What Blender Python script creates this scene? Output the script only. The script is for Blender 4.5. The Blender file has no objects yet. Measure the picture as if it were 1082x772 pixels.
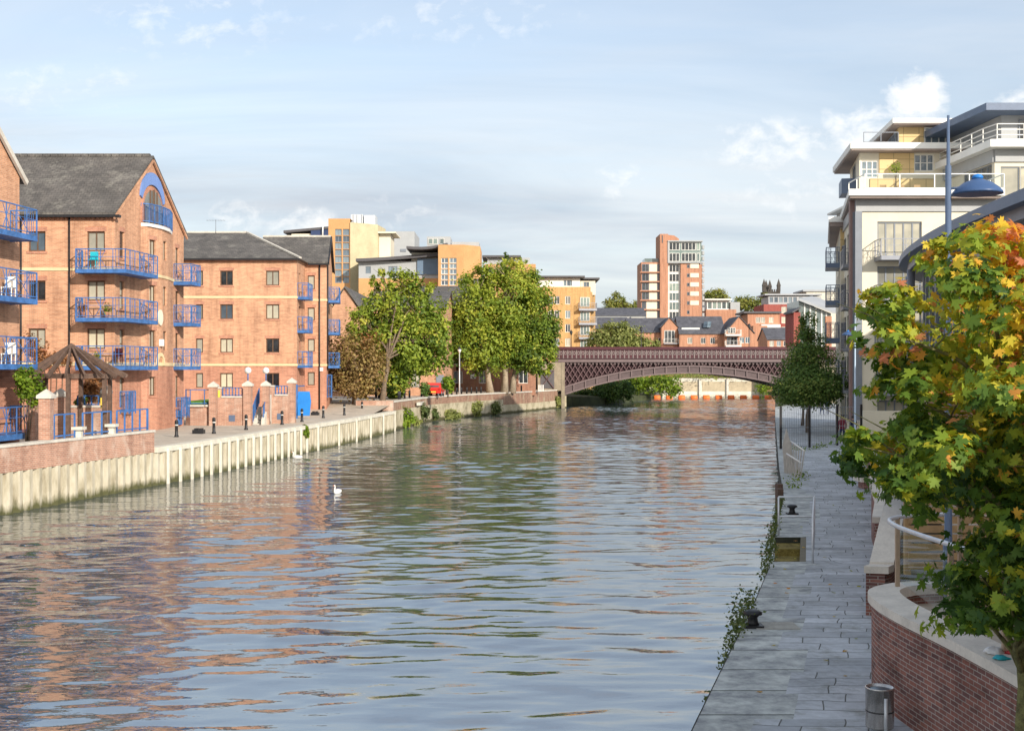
import bpy, math, random
import numpy as np
from mathutils import Vector, Matrix
random.seed(7); rng = np.random.default_rng(11)
scene = bpy.context.scene
COL = scene.collection
R = math.radians
# ------------------------------------------------------------------ survey frame
F, HY, CX, CZ = 1300.0, 391.0, 541.0, 4.5       # focal length in photo pixels, horizon row, centre column, eye height
WATER, BANK, QUAY = -0.7, 1.0, 1.8               # water, near left bank, far left bank; the right-hand path is z = 0
def fx(px, Y): return (px - CX) / F * Y
def fz(py, Y): return CZ - (py - HY) / F * Y
def at(px, py, Y): return Vector((fx(px, Y), Y, fz(py, Y)))
def gr(px, py, z=0.0):
    Y = (CZ - z) * F / (py - HY)
    return Vector((fx(px, Y), Y, z))
ORD = ['first', 'second', 'third', 'fourth', 'fifth', 'sixth', 'seventh', 'eighth', 'ninth', 'tenth', 'eleventh', 'twelfth',
       'thirteenth', 'fourteenth', 'fifteenth', 'sixteenth', 'seventeenth', 'eighteenth', 'nineteenth', 'twentieth']
# ------------------------------------------------------------------ materials
def nodes(name):
    m = bpy.data.materials.new(name); m.use_nodes = True
    nt = m.node_tree; nt.nodes.clear()
    out = nt.nodes.new('ShaderNodeOutputMaterial')
    return m, nt, out
def N(nt, kind, **kw):
    n = nt.nodes.new(kind)
    for k, v in kw.items():
        if k in n.inputs: n.inputs[k].default_value = v
        else: setattr(n, k, v)
    return n
def L(nt, a, b): nt.links.new(a, b)
def c4(c): return (c[0], c[1], c[2], 1.0)
def mixc(nt, fac, a, b, blend='MIX'):
    n = nt.nodes.new('ShaderNodeMix'); n.data_type = 'RGBA'; n.blend_type = blend
    for s, v in ((n.inputs[0], fac), (n.inputs[6], a), (n.inputs[7], b)):
        if hasattr(v, 'is_linked') or isinstance(v, bpy.types.NodeSocket): L(nt, v, s)
        elif isinstance(v, (int, float)): s.default_value = v
        else: s.default_value = c4(v)
    return n.outputs[2]
def ramp(nt, fac, stops):
    n = nt.nodes.new('ShaderNodeValToRGB'); e = n.color_ramp.elements
    while len(e) < len(stops): e.new(0.5)
    for el, (p, c) in zip(e, stops):
        el.position = p; el.color = c4(c) if hasattr(c, '__len__') else (c, c, c, 1)
    L(nt, fac, n.inputs[0]); return n.outputs[0]
def math_(nt, op, a, b=None):
    n = nt.nodes.new('ShaderNodeMath'); n.operation = op
    for i, v in enumerate((a, b)):
        if v is None: continue
        if isinstance(v, (int, float)): n.inputs[i].default_value = v
        else: L(nt, v, n.inputs[i])
    return n.outputs[0]
def noise(nt, vec, scale, detail=4, rough=0.55, dist=0.0):
    n = N(nt, 'ShaderNodeTexNoise', Scale=scale, Detail=detail, Roughness=rough, Distortion=dist)
    L(nt, vec, n.inputs['Vector']); return n.outputs['Fac']
def coords(nt, which='Object'): return nt.nodes.new('ShaderNodeTexCoord').outputs[which]
def mapping(nt, vec, scale=(1, 1, 1), rot=(0, 0, 0), loc=(0, 0, 0)):
    n = nt.nodes.new('ShaderNodeMapping'); n.inputs['Scale'].default_value = scale
    n.inputs['Rotation'].default_value = rot; n.inputs['Location'].default_value = loc
    L(nt, vec, n.inputs['Vector']); return n.outputs[0]
def principled(nt, out, col, rough=0.8, metal=0.0, spec=0.4, bump=None, bstr=0.3, bdist=0.02):
    p = nt.nodes.new('ShaderNodeBsdfPrincipled')
    if isinstance(col, bpy.types.NodeSocket): L(nt, col, p.inputs['Base Color'])
    else: p.inputs['Base Color'].default_value = c4(col)
    if isinstance(rough, bpy.types.NodeSocket): L(nt, rough, p.inputs['Roughness'])
    else: p.inputs['Roughness'].default_value = rough
    p.inputs['Metallic'].default_value = metal
    p.inputs['Specular IOR Level'].default_value = spec
    if bump is not None:
        b = N(nt, 'ShaderNodeBump', Strength=bstr, Distance=bdist); L(nt, bump, b.inputs['Height']); L(nt, b.outputs[0], p.inputs['Normal'])
    L(nt, p.outputs[0], out.inputs[0]); return p
def M(name, col, rough=0.8, var=0.15, scale=1.5, col2=None, metal=0.0, spec=0.4, bump=0.0):
    """a plain surface with two octave-bands of mottling"""
    m, nt, out = nodes(name); v = coords(nt)
    a = noise(nt, v, scale, 6, 0.62); b = noise(nt, v, scale * 9, 3)
    f = math_(nt, 'ADD', math_(nt, 'MULTIPLY', a, 0.7), math_(nt, 'MULTIPLY', b, 0.3))
    lo = tuple(x * (1 - var) for x in col); hi = col2 or tuple(min(1, x * (1 + var)) for x in col)
    c = ramp(nt, f, [(0.36, lo), (0.64, hi)])
    principled(nt, out, c, rough, metal, spec, b if bump else None, bump)
    return m
def brick(name, c1, c2, mortar, bw=0.225, bh=0.075, ms=0.011, stain=0.25, pale=None, bump=0.4, stainscale=0.35):
    m, nt, out = nodes(name); v = coords(nt)
    s = nt.nodes.new('ShaderNodeSeparateXYZ'); L(nt, v, s.inputs[0])
    k = nt.nodes.new('ShaderNodeCombineXYZ'); L(nt, math_(nt, 'ADD', s.outputs[0], s.outputs[1]), k.inputs[0]); L(nt, s.outputs[2], k.inputs[1])
    t = nt.nodes.new('ShaderNodeTexBrick'); L(nt, k.outputs[0], t.inputs['Vector'])
    t.inputs['Color1'].default_value = c4(c1); t.inputs['Color2'].default_value = c4(c2); t.inputs['Mortar'].default_value = c4(mortar)
    t.inputs['Scale'].default_value = 1.0; t.inputs['Mortar Size'].default_value = ms; t.inputs['Mortar Smooth'].default_value = 0.2
    t.inputs['Brick Width'].default_value = bw; t.inputs['Row Height'].default_value = bh; t.inputs['Bias'].default_value = 0.0
    big = noise(nt, v, stainscale, 5, 0.6); mid = noise(nt, mapping(nt, k.outputs[0], (1.2, 6.0, 1)), 1.0, 4, 0.6)
    f = math_(nt, 'ADD', math_(nt, 'MULTIPLY', big, 0.5), math_(nt, 'MULTIPLY', mid, 0.5))
    sh = ramp(nt, f, [(0.32, (1 - stain, 1 - stain * 1.08, 1 - stain * 1.1)), (0.5, (1, 1, 1)), (0.68, tuple([1 + stain * 0.45] * 3))])
    c = mixc(nt, 1.0, t.outputs['Color'], sh, 'MULTIPLY')
    streak = ramp(nt, noise(nt, mapping(nt, k.outputs[0], (1.7, 0.16, 1)), 1.0, 6, 0.7), [(0.34, (0.72, 0.70, 0.70)), (0.52, (1, 1, 1)), (0.7, (1.1, 1.1, 1.08))])
    c = mixc(nt, 1.0, c, streak, 'MULTIPLY')
    if pale:
        pf = ramp(nt, noise(nt, mapping(nt, v, (1, 1, 0.6)), 1.1, 6, 0.68), [(0.50, 0.0), (0.68, 0.75)])
        c = mixc(nt, pf, c, pale)
    principled(nt, out, c, 0.88, 0, 0.25, t.outputs['Fac'], -bump, 0.01)
    return m
def glass(name, base, tint=(0.3, 0.33, 0.36), rough=0.04, spec=0.9):
    m, nt, out = nodes(name); v = coords(nt)
    c = mixc(nt, ramp(nt, noise(nt, v, 0.8, 3), [(0.4, 0.0), (0.65, 1.0)]), base, tint)
    oi = nt.nodes.new('ShaderNodeObjectInfo'); c = mixc(nt, 1.0, c, ramp(nt, oi.outputs['Random'], [(0.0, (0.35, 0.36, 0.38)), (0.5, (0.9, 0.9, 0.88)), (1.0, (1.3, 1.25, 1.1))]), 'MULTIPLY')
    principled(nt, out, c, rough, 0, spec); return m
def leaf(name, stops, trans=0.35):
    """two-sided leaf; stops colour the per-leaf tone"""
    m, nt, out = nodes(name)
    a = nt.nodes.new('ShaderNodeAttribute'); a.attribute_name = 'tone'
    c = ramp(nt, a.outputs['Fac'], stops)
    d = nt.nodes.new('ShaderNodeBsdfPrincipled'); L(nt, c, d.inputs['Base Color']); d.inputs['Roughness'].default_value = 0.55; d.inputs['Specular IOR Level'].default_value = 0.3
    t = nt.nodes.new('ShaderNodeBsdfTranslucent'); L(nt, mixc(nt, 1.0, c, (1.25, 1.2, 0.7), 'MULTIPLY'), t.inputs[0])
    x = nt.nodes.new('ShaderNodeMixShader'); x.inputs[0].default_value = trans
    L(nt, d.outputs[0], x.inputs[1]); L(nt, t.outputs[0], x.inputs[2]); L(nt, x.outputs[0], out.inputs[0]); return m
def slate(name, c1, c2, lichen, amount=0.6):
    m, nt, out = nodes(name); v = coords(nt)
    s = nt.nodes.new('ShaderNodeSeparateXYZ'); L(nt, v, s.inputs[0])
    k = nt.nodes.new('ShaderNodeCombineXYZ'); L(nt, math_(nt, 'ADD', s.outputs[0], math_(nt, 'MULTIPLY', s.outputs[1], 0.15)), k.inputs[0]); L(nt, math_(nt, 'MULTIPLY', s.outputs[2], 1.6), k.inputs[1])
    t = nt.nodes.new('ShaderNodeTexBrick'); L(nt, k.outputs[0], t.inputs['Vector'])
    t.inputs['Color1'].default_value = c4(c1); t.inputs['Color2'].default_value = c4(c2); t.inputs['Mortar'].default_value = c4(tuple(x * 0.45 for x in c1))
    t.inputs['Scale'].default_value = 1.0; t.inputs['Mortar Size'].default_value = 0.012; t.inputs['Brick Width'].default_value = 0.3; t.inputs['Row Height'].default_value = 0.24
    n1 = noise(nt, v, 0.8, 6, 0.7); n2 = noise(nt, v, 5.0, 5, 0.75)
    f = ramp(nt, math_(nt, 'ADD', math_(nt, 'MULTIPLY', n1, 0.6), math_(nt, 'MULTIPLY', n2, 0.4)), [(0.52, 0.0), (0.63, amount)])
    g = ramp(nt, noise(nt, v, 0.9, 4), [(0.3, (0.75,) * 3), (0.7, (1.3,) * 3)])
    c = mixc(nt, f, mixc(nt, 1.0, t.outputs['Color'], g, 'MULTIPLY'), lichen)
    principled(nt, out, c, 0.75, 0, 0.4, t.outputs['Fac'], -0.5, 0.02); return m

MT = {}
MT['brick'] = brick('brick_orange', (0.62, 0.315, 0.18), (0.48, 0.225, 0.125), (0.54, 0.375, 0.255), stain=0.36)
MT['brick_low'] = brick('brick_red_base', (0.53, 0.225, 0.14), (0.41, 0.165, 0.10), (0.48, 0.32, 0.23), stain=0.32)
MT['brick_wall'] = brick('brick_garden', (0.48, 0.245, 0.165), (0.38, 0.185, 0.125), (0.48, 0.38, 0.30), stain=0.35, pale=(0.60, 0.49, 0.40))
MT['brick_near'] = brick('brick_brown', (0.30, 0.125, 0.095), (0.15, 0.078, 0.072), (0.38, 0.34, 0.30), stain=0.5, ms=0.006, bw=0.19, bh=0.061, bump=0.7, stainscale=1.2)
MT['brick_quay'] = brick('brick_quay', (0.31, 0.16, 0.105), (0.23, 0.115, 0.075), (0.33, 0.25, 0.19), stain=0.35, pale=(0.42, 0.36, 0.25))
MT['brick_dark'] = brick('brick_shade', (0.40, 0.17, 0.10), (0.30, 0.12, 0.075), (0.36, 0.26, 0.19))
MT['brick_far'] = brick('brick_distant', (0.50, 0.22, 0.13), (0.43, 0.18, 0.10), (0.48, 0.32, 0.22), stain=0.12)
MT['brick_crimson'] = brick('brick_crimson', (0.36, 0.075, 0.06), (0.29, 0.06, 0.05), (0.33, 0.15, 0.12), stain=0.12)
MT['brick_yellow'] = brick('brick_yellow', (0.60, 0.35, 0.14), (0.52, 0.29, 0.11), (0.56, 0.40, 0.2), stain=0.2)
MT['render_orange'] = M('render_orange', (0.54, 0.295, 0.125), 0.85, 0.12, 0.6)
MT['render_cream'] = M('render_cream', (0.50, 0.43, 0.27), 0.85, 0.14, 0.6)
MT['cream'] = M('cream_render', (0.72, 0.66, 0.52), 0.85, 0.06, 0.5)
MT['cream_band'] = M('cream_stone', (0.68, 0.54, 0.32), 0.8, 0.12, 1.2)
MT['white'] = M('white_paint', (0.78, 0.77, 0.72), 0.6, 0.05, 1.0)
MT['offwhite'] = M('pale_concrete', (0.62, 0.58, 0.48), 0.85, 0.16, 1.3)
MT['grey_panel'] = M('grey_panel', (0.38, 0.39, 0.39), 0.5, 0.06, 0.8)
MT['grey_metal'] = M('grey_metal', (0.24, 0.25, 0.28), 0.45, 0.1, 2, metal=0.3)
MT['bluegrey'] = M('slate_blue_cladding', (0.10, 0.14, 0.22), 0.4, 0.1, 2)
MT['navy'] = M('navy_cladding', (0.03, 0.05, 0.12), 0.5, 0.1, 1)
MT['blue'] = M('blue_paint', (0.05, 0.145, 0.365), 0.5, 0.35, 2.5)
MT['bright_blue'] = M('bright_blue_paint', (0.02, 0.21, 0.62), 0.5, 0.12, 1.2)
MT['frame_brown'] = M('brown_timber_frame', (0.13, 0.075, 0.045), 0.6, 0.2, 4)
MT['frame_white'] = M('white_frame', (0.72, 0.70, 0.64), 0.5, 0.05, 2)
MT['frame_grey'] = M('grey_frame', (0.20, 0.22, 0.25), 0.5, 0.08, 2)
MT['glass_dark'] = glass('dark_glass', (0.015, 0.018, 0.022), (0.06, 0.07, 0.08))
MT['glass_curtain'] = glass('curtained_glass', (0.50, 0.47, 0.38), (0.34, 0.33, 0.28), 0.12, 0.6)
MT['glass_sky'] = glass('sky_glass', (0.20, 0.26, 0.31), (0.10, 0.14, 0.18), 0.05, 0.8)
MT['glass_green'] = glass('green_glass', (0.16, 0.22, 0.21), (0.28, 0.33, 0.31), 0.08, 0.8)
MT['slate'] = slate('slate_roof', (0.125, 0.112, 0.10), (0.092, 0.084, 0.077), (0.34, 0.32, 0.27), 0.4)
MT['slate_far'] = slate('slate_roof_far', (0.10, 0.10, 0.115), (0.085, 0.085, 0.098), (0.16, 0.16, 0.16), 0.3)
MT['roof_grey'] = M('grey_roof_sheet', (0.36, 0.37, 0.38), 0.6, 0.08, 0.5)
MT['dark_roof'] = M('dark_roof_edge', (0.09, 0.085, 0.09), 0.6, 0.15, 2)
MT['stone'] = M('coping_stone', (0.56, 0.52, 0.45), 0.85, 0.18, 2.2, bump=0.15)
MT['black'] = M('black_iron', (0.018, 0.018, 0.02), 0.45, 0.3, 4)
MT['steel'] = M('galvanised_steel', (0.62, 0.64, 0.66), 0.4, 0.12, 6, metal=0.35)
MT['timber'] = M('weathered_timber', (0.115, 0.072, 0.052), 0.85, 0.35, 6)
MT['timber_tan'] = M('tan_timber', (0.40, 0.26, 0.13), 0.8, 0.2, 3)
MT['bark'] = M('bark', (0.17, 0.125, 0.085), 0.95, 0.4, 5, bump=0.8)
MT['bark_pale'] = M('bark_pale', (0.34, 0.27, 0.19), 0.95, 0.35, 4, bump=0.8)
MT['bark_moss'] = M('bark_moss', (0.17, 0.15, 0.075), 0.95, 0.5, 9, col2=(0.28, 0.27, 0.10), bump=1.0)
MT['maroon'] = M('maroon_iron', (0.065, 0.012, 0.018), 0.5, 0.2, 1.5)
MT['pink_iron'] = M('pink_grey_iron', (0.12, 0.07, 0.072), 0.6, 0.12, 1.5)
MT['pink_pale'] = M('pale_pink_iron', (0.155, 0.112, 0.11), 0.6, 0.1, 1.5)
MT['orange_float'] = M('orange_plastic', (0.80, 0.17, 0.03), 0.5, 0.1, 2)
MT['globe'] = M('opal_globe', (0.75, 0.74, 0.70), 0.25, 0.03, 2)
MT['yellow'] = M('yellow_sign', (0.75, 0.55, 0.08), 0.5, 0.05, 2)
MT['red_car'] = M('red_car_paint', (0.62, 0.03, 0.02), 0.2, 0.05, 2, spec=0.7)
MT['navy_car'] = M('navy_car_paint', (0.02, 0.03, 0.07), 0.2, 0.05, 2, spec=0.7)
MT['rubber'] = M('black_rubber', (0.02, 0.02, 0.02), 0.8, 0.2, 5)
MT['lamp_red'] = M('red_lens', (0.45, 0.02, 0.015), 0.3, 0.05, 2)
MT['teal'] = M('teal_plastic', (0.02, 0.42, 0.50), 0.5, 0.1, 4)
MT['red_cloth'] = M('red_cloth', (0.5, 0.06, 0.06), 0.9, 0.15, 6)
MT['white_cloth'] = M('white_cloth', (0.8, 0.8, 0.8), 0.95, 0.05, 6)
MT['maroon_cloth'] = M('maroon_cloth', (0.16, 0.02, 0.035), 0.95, 0.15, 8)
MT['navy_cloth'] = M('navy_cloth', (0.02, 0.03, 0.08), 0.95, 0.15, 8)
MT['grey_cloth'] = M('grey_cloth', (0.25, 0.26, 0.29), 0.95, 0.15, 8)
MT['skin'] = M('skin', (0.50, 0.30, 0.21), 0.6, 0.06, 6)
MT['hair'] = M('dark_hair', (0.02, 0.014, 0.01), 0.7, 0.2, 10)
MT['pavement'] = M('pale_paving', (0.50, 0.43, 0.34), 0.9, 0.18, 0.8)
MT['ground'] = M('ground_earth', (0.20, 0.18, 0.13), 0.95, 0.25, 0.1)
MT['grass'] = M('grass_lawn', (0.10, 0.22, 0.025), 0.95, 0.3, 3)
MT['asphalt'] = M('asphalt', (0.05, 0.05, 0.052), 0.9, 0.2, 2)
MT['church'] = M('sooty_sandstone', (0.07, 0.062, 0.055), 0.95, 0.3, 0.5)
MT['moss_stone'] = M('mossy_stone', (0.17, 0.125, 0.035), 0.95, 0.55, 3.2, col2=(0.34, 0.27, 0.07), bump=1.0)
GREEN = [(0.0, (0.05, 0.095, 0.014)), (0.35, (0.18, 0.26, 0.03)), (0.7, (0.37, 0.42, 0.05)), (1.0, (0.57, 0.52, 0.09))]
MT['leaf_lime'] = leaf('leaves_lime', GREEN)
MT['leaf_olive'] = leaf('leaves_olive', [(0.0, (0.07, 0.10, 0.02)), (0.4, (0.19, 0.22, 0.04)), (0.75, (0.33, 0.31, 0.07)), (1.0, (0.45, 0.36, 0.12))])
MT['leaf_deep'] = leaf('leaves_deep_green', [(0.0, (0.04, 0.09, 0.022)), (0.6, (0.14, 0.23, 0.05)), (1.0, (0.30, 0.34, 0.08))])
MT['leaf_brown'] = leaf('leaves_brown', [(0.0, (0.11, 0.07, 0.03)), (0.5, (0.29, 0.19, 0.075)), (0.8, (0.34, 0.27, 0.08)), (1.0, (0.46, 0.19, 0.08))])
MT['leaf_grey'] = leaf('leaves_willow', [(0.0, (0.10, 0.13, 0.03)), (0.5, (0.25, 0.28, 0.08)), (1.0, (0.40, 0.40, 0.14))])
MT['leaf_bright'] = leaf('leaves_bright', [(0.0, (0.08, 0.14, 0.01)), (0.6, (0.17, 0.26, 0.02)), (1.0, (0.33, 0.38, 0.03))])
MT['leaf_creeper'] = leaf('leaves_creeper', [(0.0, (0.10, 0.06, 0.03)), (0.5, (0.35, 0.16, 0.06)), (1.0, (0.50, 0.25, 0.10))])
MT['leaf_weed'] = leaf('leaves_weed', [(0.0, (0.04, 0.06, 0.02)), (0.5, (0.10, 0.14, 0.04)), (1.0, (0.24, 0.26, 0.10))])
MT['leaf_maple'] = leaf('leaves_maple', [(0.0, (0.045, 0.105, 0.022)), (0.24, (0.11, 0.20, 0.03)), (0.44, (0.26, 0.36, 0.04)), (0.60, (0.46, 0.47, 0.045)),
                        (0.76, (0.78, 0.58, 0.05)), (0.89, (0.76, 0.36, 0.05)), (1.0, (0.66, 0.25, 0.14))], 0.45)

def water_mat():
    m, nt, out = nodes('river_water'); v = coords(nt)
    w1 = noise(nt, mapping(nt, v, (0.42, 1.0, 1), (0, 0, R(-6))), 1.25, 3, 0.5, 0.6)
    w2 = noise(nt, mapping(nt, v, (0.55, 1.0, 1), (0, 0, R(9))), 3.6, 3, 0.55, 0.35)
    w3 = noise(nt, mapping(nt, v, (0.5, 1.0, 1), (0, 0, R(4))), 0.40, 2, 0.5, 0.4)
    calm = ramp(nt, noise(nt, mapping(nt, v, (0.6, 0.35, 1)), 0.10, 3), [(0.35, 0.55), (0.65, 1.0)])
    h = math_(nt, 'ADD', math_(nt, 'ADD', math_(nt, 'MULTIPLY', w1, 0.06), math_(nt, 'MULTIPLY', w2, 0.05)), math_(nt, 'MULTIPLY', w3, 0.05))
    h = math_(nt, 'MULTIPLY', h, calm)
    p = principled(nt, out, (0.068, 0.086, 0.098), 0.012, 0, 0.5, h, 1.0, 0.16)
    p.inputs['IOR'].default_value = 5.0
    return m
MT['water'] = water_mat()
def piling_mat():
    m, nt, out = nodes('sheet_pile_paint'); v = coords(nt)
    s = nt.nodes.new('ShaderNodeSeparateXYZ'); L(nt, v, s.inputs[0])
    n = noise(nt, mapping(nt, v, (2.0, 2.0, 0.5)), 1.3, 5, 0.65)
    c = ramp(nt, n, [(0.30, (0.25, 0.215, 0.145)), (0.5, (0.41, 0.37, 0.275)), (0.70, (0.53, 0.49, 0.39))])
    hgt = math_(nt, 'ADD', s.outputs[2], math_(nt, 'MULTIPLY', math_(nt, 'SUBTRACT', n, 0.5), 0.9))
    wet = ramp(nt, hgt, [(0.10, 1.0), (0.42, 0.0)])
    rust = ramp(nt, noise(nt, mapping(nt, v, (3.0, 3.0, 0.25)), 1.0, 6, 0.7), [(0.55, 0.0), (0.70, 0.55)])
    c = mixc(nt, rust, c, (0.30, 0.20, 0.10))
    c = mixc(nt, wet, c, (0.075, 0.075, 0.03))
    principled(nt, out, c, 0.8, 0, 0.3); return m
MT['piling'] = piling_mat()
def quay_stone_mat():
    m, nt, out = nodes('stained_quay_stone'); v = coords(nt)
    s = nt.nodes.new('ShaderNodeSeparateXYZ'); L(nt, v, s.inputs[0])
    n = noise(nt, v, 0.9, 6, 0.65)
    c = ramp(nt, n, [(0.3, (0.20, 0.17, 0.11)), (0.5, (0.40, 0.35, 0.24)), (0.7, (0.52, 0.46, 0.34))])
    wet = ramp(nt, math_(nt, 'ADD', s.outputs[2], math_(nt, 'MULTIPLY', n, 0.5)), [(0.42, 1.0), (0.62, 0.0)])
    c = mixc(nt, wet, c, (0.07, 0.065, 0.03))
    principled(nt, out, c, 0.9, 0, 0.2, n, 0.4, 0.05); return m
MT['quay_stone'] = quay_stone_mat()
def flag_mat():
    """riverside flags: courses run across the path (uv: u across, v along, metres)"""
    m, nt, out = nodes('york_stone_flags'); uv = coords(nt, 'UV'); v = coords(nt)
    wob = nt.nodes.new('ShaderNodeTexNoise'); wob.inputs['Scale'].default_value = 0.6; wob.inputs['Detail'].default_value = 2; L(nt, uv, wob.inputs['Vector'])
    off = nt.nodes.new('ShaderNodeVectorMath'); off.operation = 'MULTIPLY_ADD'
    L(nt, wob.outputs['Color'], off.inputs[0]); off.inputs[1].default_value = (0.35, 0.45, 0); L(nt, uv, off.inputs[2])
    t = nt.nodes.new('ShaderNodeTexBrick'); L(nt, off.outputs[0], t.inputs['Vector'])
    t.offset = 0.37; t.squash = 1.45; t.squash_frequency = 3
    t.inputs['Color1'].default_value = c4((0.50, 0.525, 0.55)); t.inputs['Color2'].default_value = c4((0.33, 0.35, 0.37)); t.inputs['Mortar'].default_value = c4((0.10, 0.105, 0.095))
    t.inputs['Scale'].default_value = 1.0; t.inputs['Mortar Size'].default_value = 0.012; t.inputs['Mortar Smooth'].default_value = 0.4
    t.inputs['Brick Width'].default_value = 0.82; t.inputs['Row Height'].default_value = 0.46
    n1 = noise(nt, v, 0.8, 6, 0.65); n2 = noise(nt, v, 7.0, 4, 0.7)
    f = math_(nt, 'ADD', math_(nt, 'MULTIPLY', n1, 0.55), math_(nt, 'MULTIPLY', n2, 0.45))
    c = mixc(nt, 1.0, t.outputs['Color'], ramp(nt, f, [(0.32, (0.5, 0.5, 0.48)), (0.5, (1, 1, 1)), (0.68, (1.35,) * 3)]), 'MULTIPLY')
    moss = ramp(nt, noise(nt, v, 1.7, 5, 0.7), [(0.54, 0.0), (0.70, 0.6)])
    c = mixc(nt, moss, c, (0.15, 0.15, 0.10))
    hb = math_(nt, 'ADD', math_(nt, 'MULTIPLY', t.outputs['Fac'], -1.0), math_(nt, 'MULTIPLY', n2, 0.5))
    principled(nt, out, c, ramp(nt, n2, [(0.3, 0.5), (0.7, 0.85)]), 0, 0.4, hb, 0.6, 0.015); return m
MT['flags'] = flag_mat()
def edge_mat():
    m, nt, out = nodes('dark_edge_stones'); v = coords(nt, 'UV'); o = coords(nt)
    t = nt.nodes.new('ShaderNodeTexBrick'); L(nt, v, t.inputs['Vector']); t.offset = 0.0
    t.inputs['Color1'].default_value = c4((0.41, 0.43, 0.45)); t.inputs['Color2'].default_value = c4((0.31, 0.325, 0.34)); t.inputs['Mortar'].default_value = c4((0.03, 0.033, 0.025))
    t.inputs['Scale'].default_value = 1.0; t.inputs['Mortar Size'].default_value = 0.02; t.inputs['Brick Width'].default_value = 3.0; t.inputs['Row Height'].default_value = 1.35
    n = noise(nt, o, 2.2, 6, 0.7)
    c = mixc(nt, 1.0, t.outputs['Color'], ramp(nt, n, [(0.35, (0.6,) * 3), (0.62, (1.5, 1.5, 1.35))]), 'MULTIPLY')
    c = mixc(nt, ramp(nt, noise(nt, o, 5.0, 5, 0.7), [(0.60, 0.0), (0.74, 0.4)]), c, (0.13, 0.14, 0.08))
    principled(nt, out, c, 0.75, 0, 0.35, n, 0.5, 0.02); return m
MT['edge'] = edge_mat()
def mesh_steel():
    return MT['grey_metal']
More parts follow.
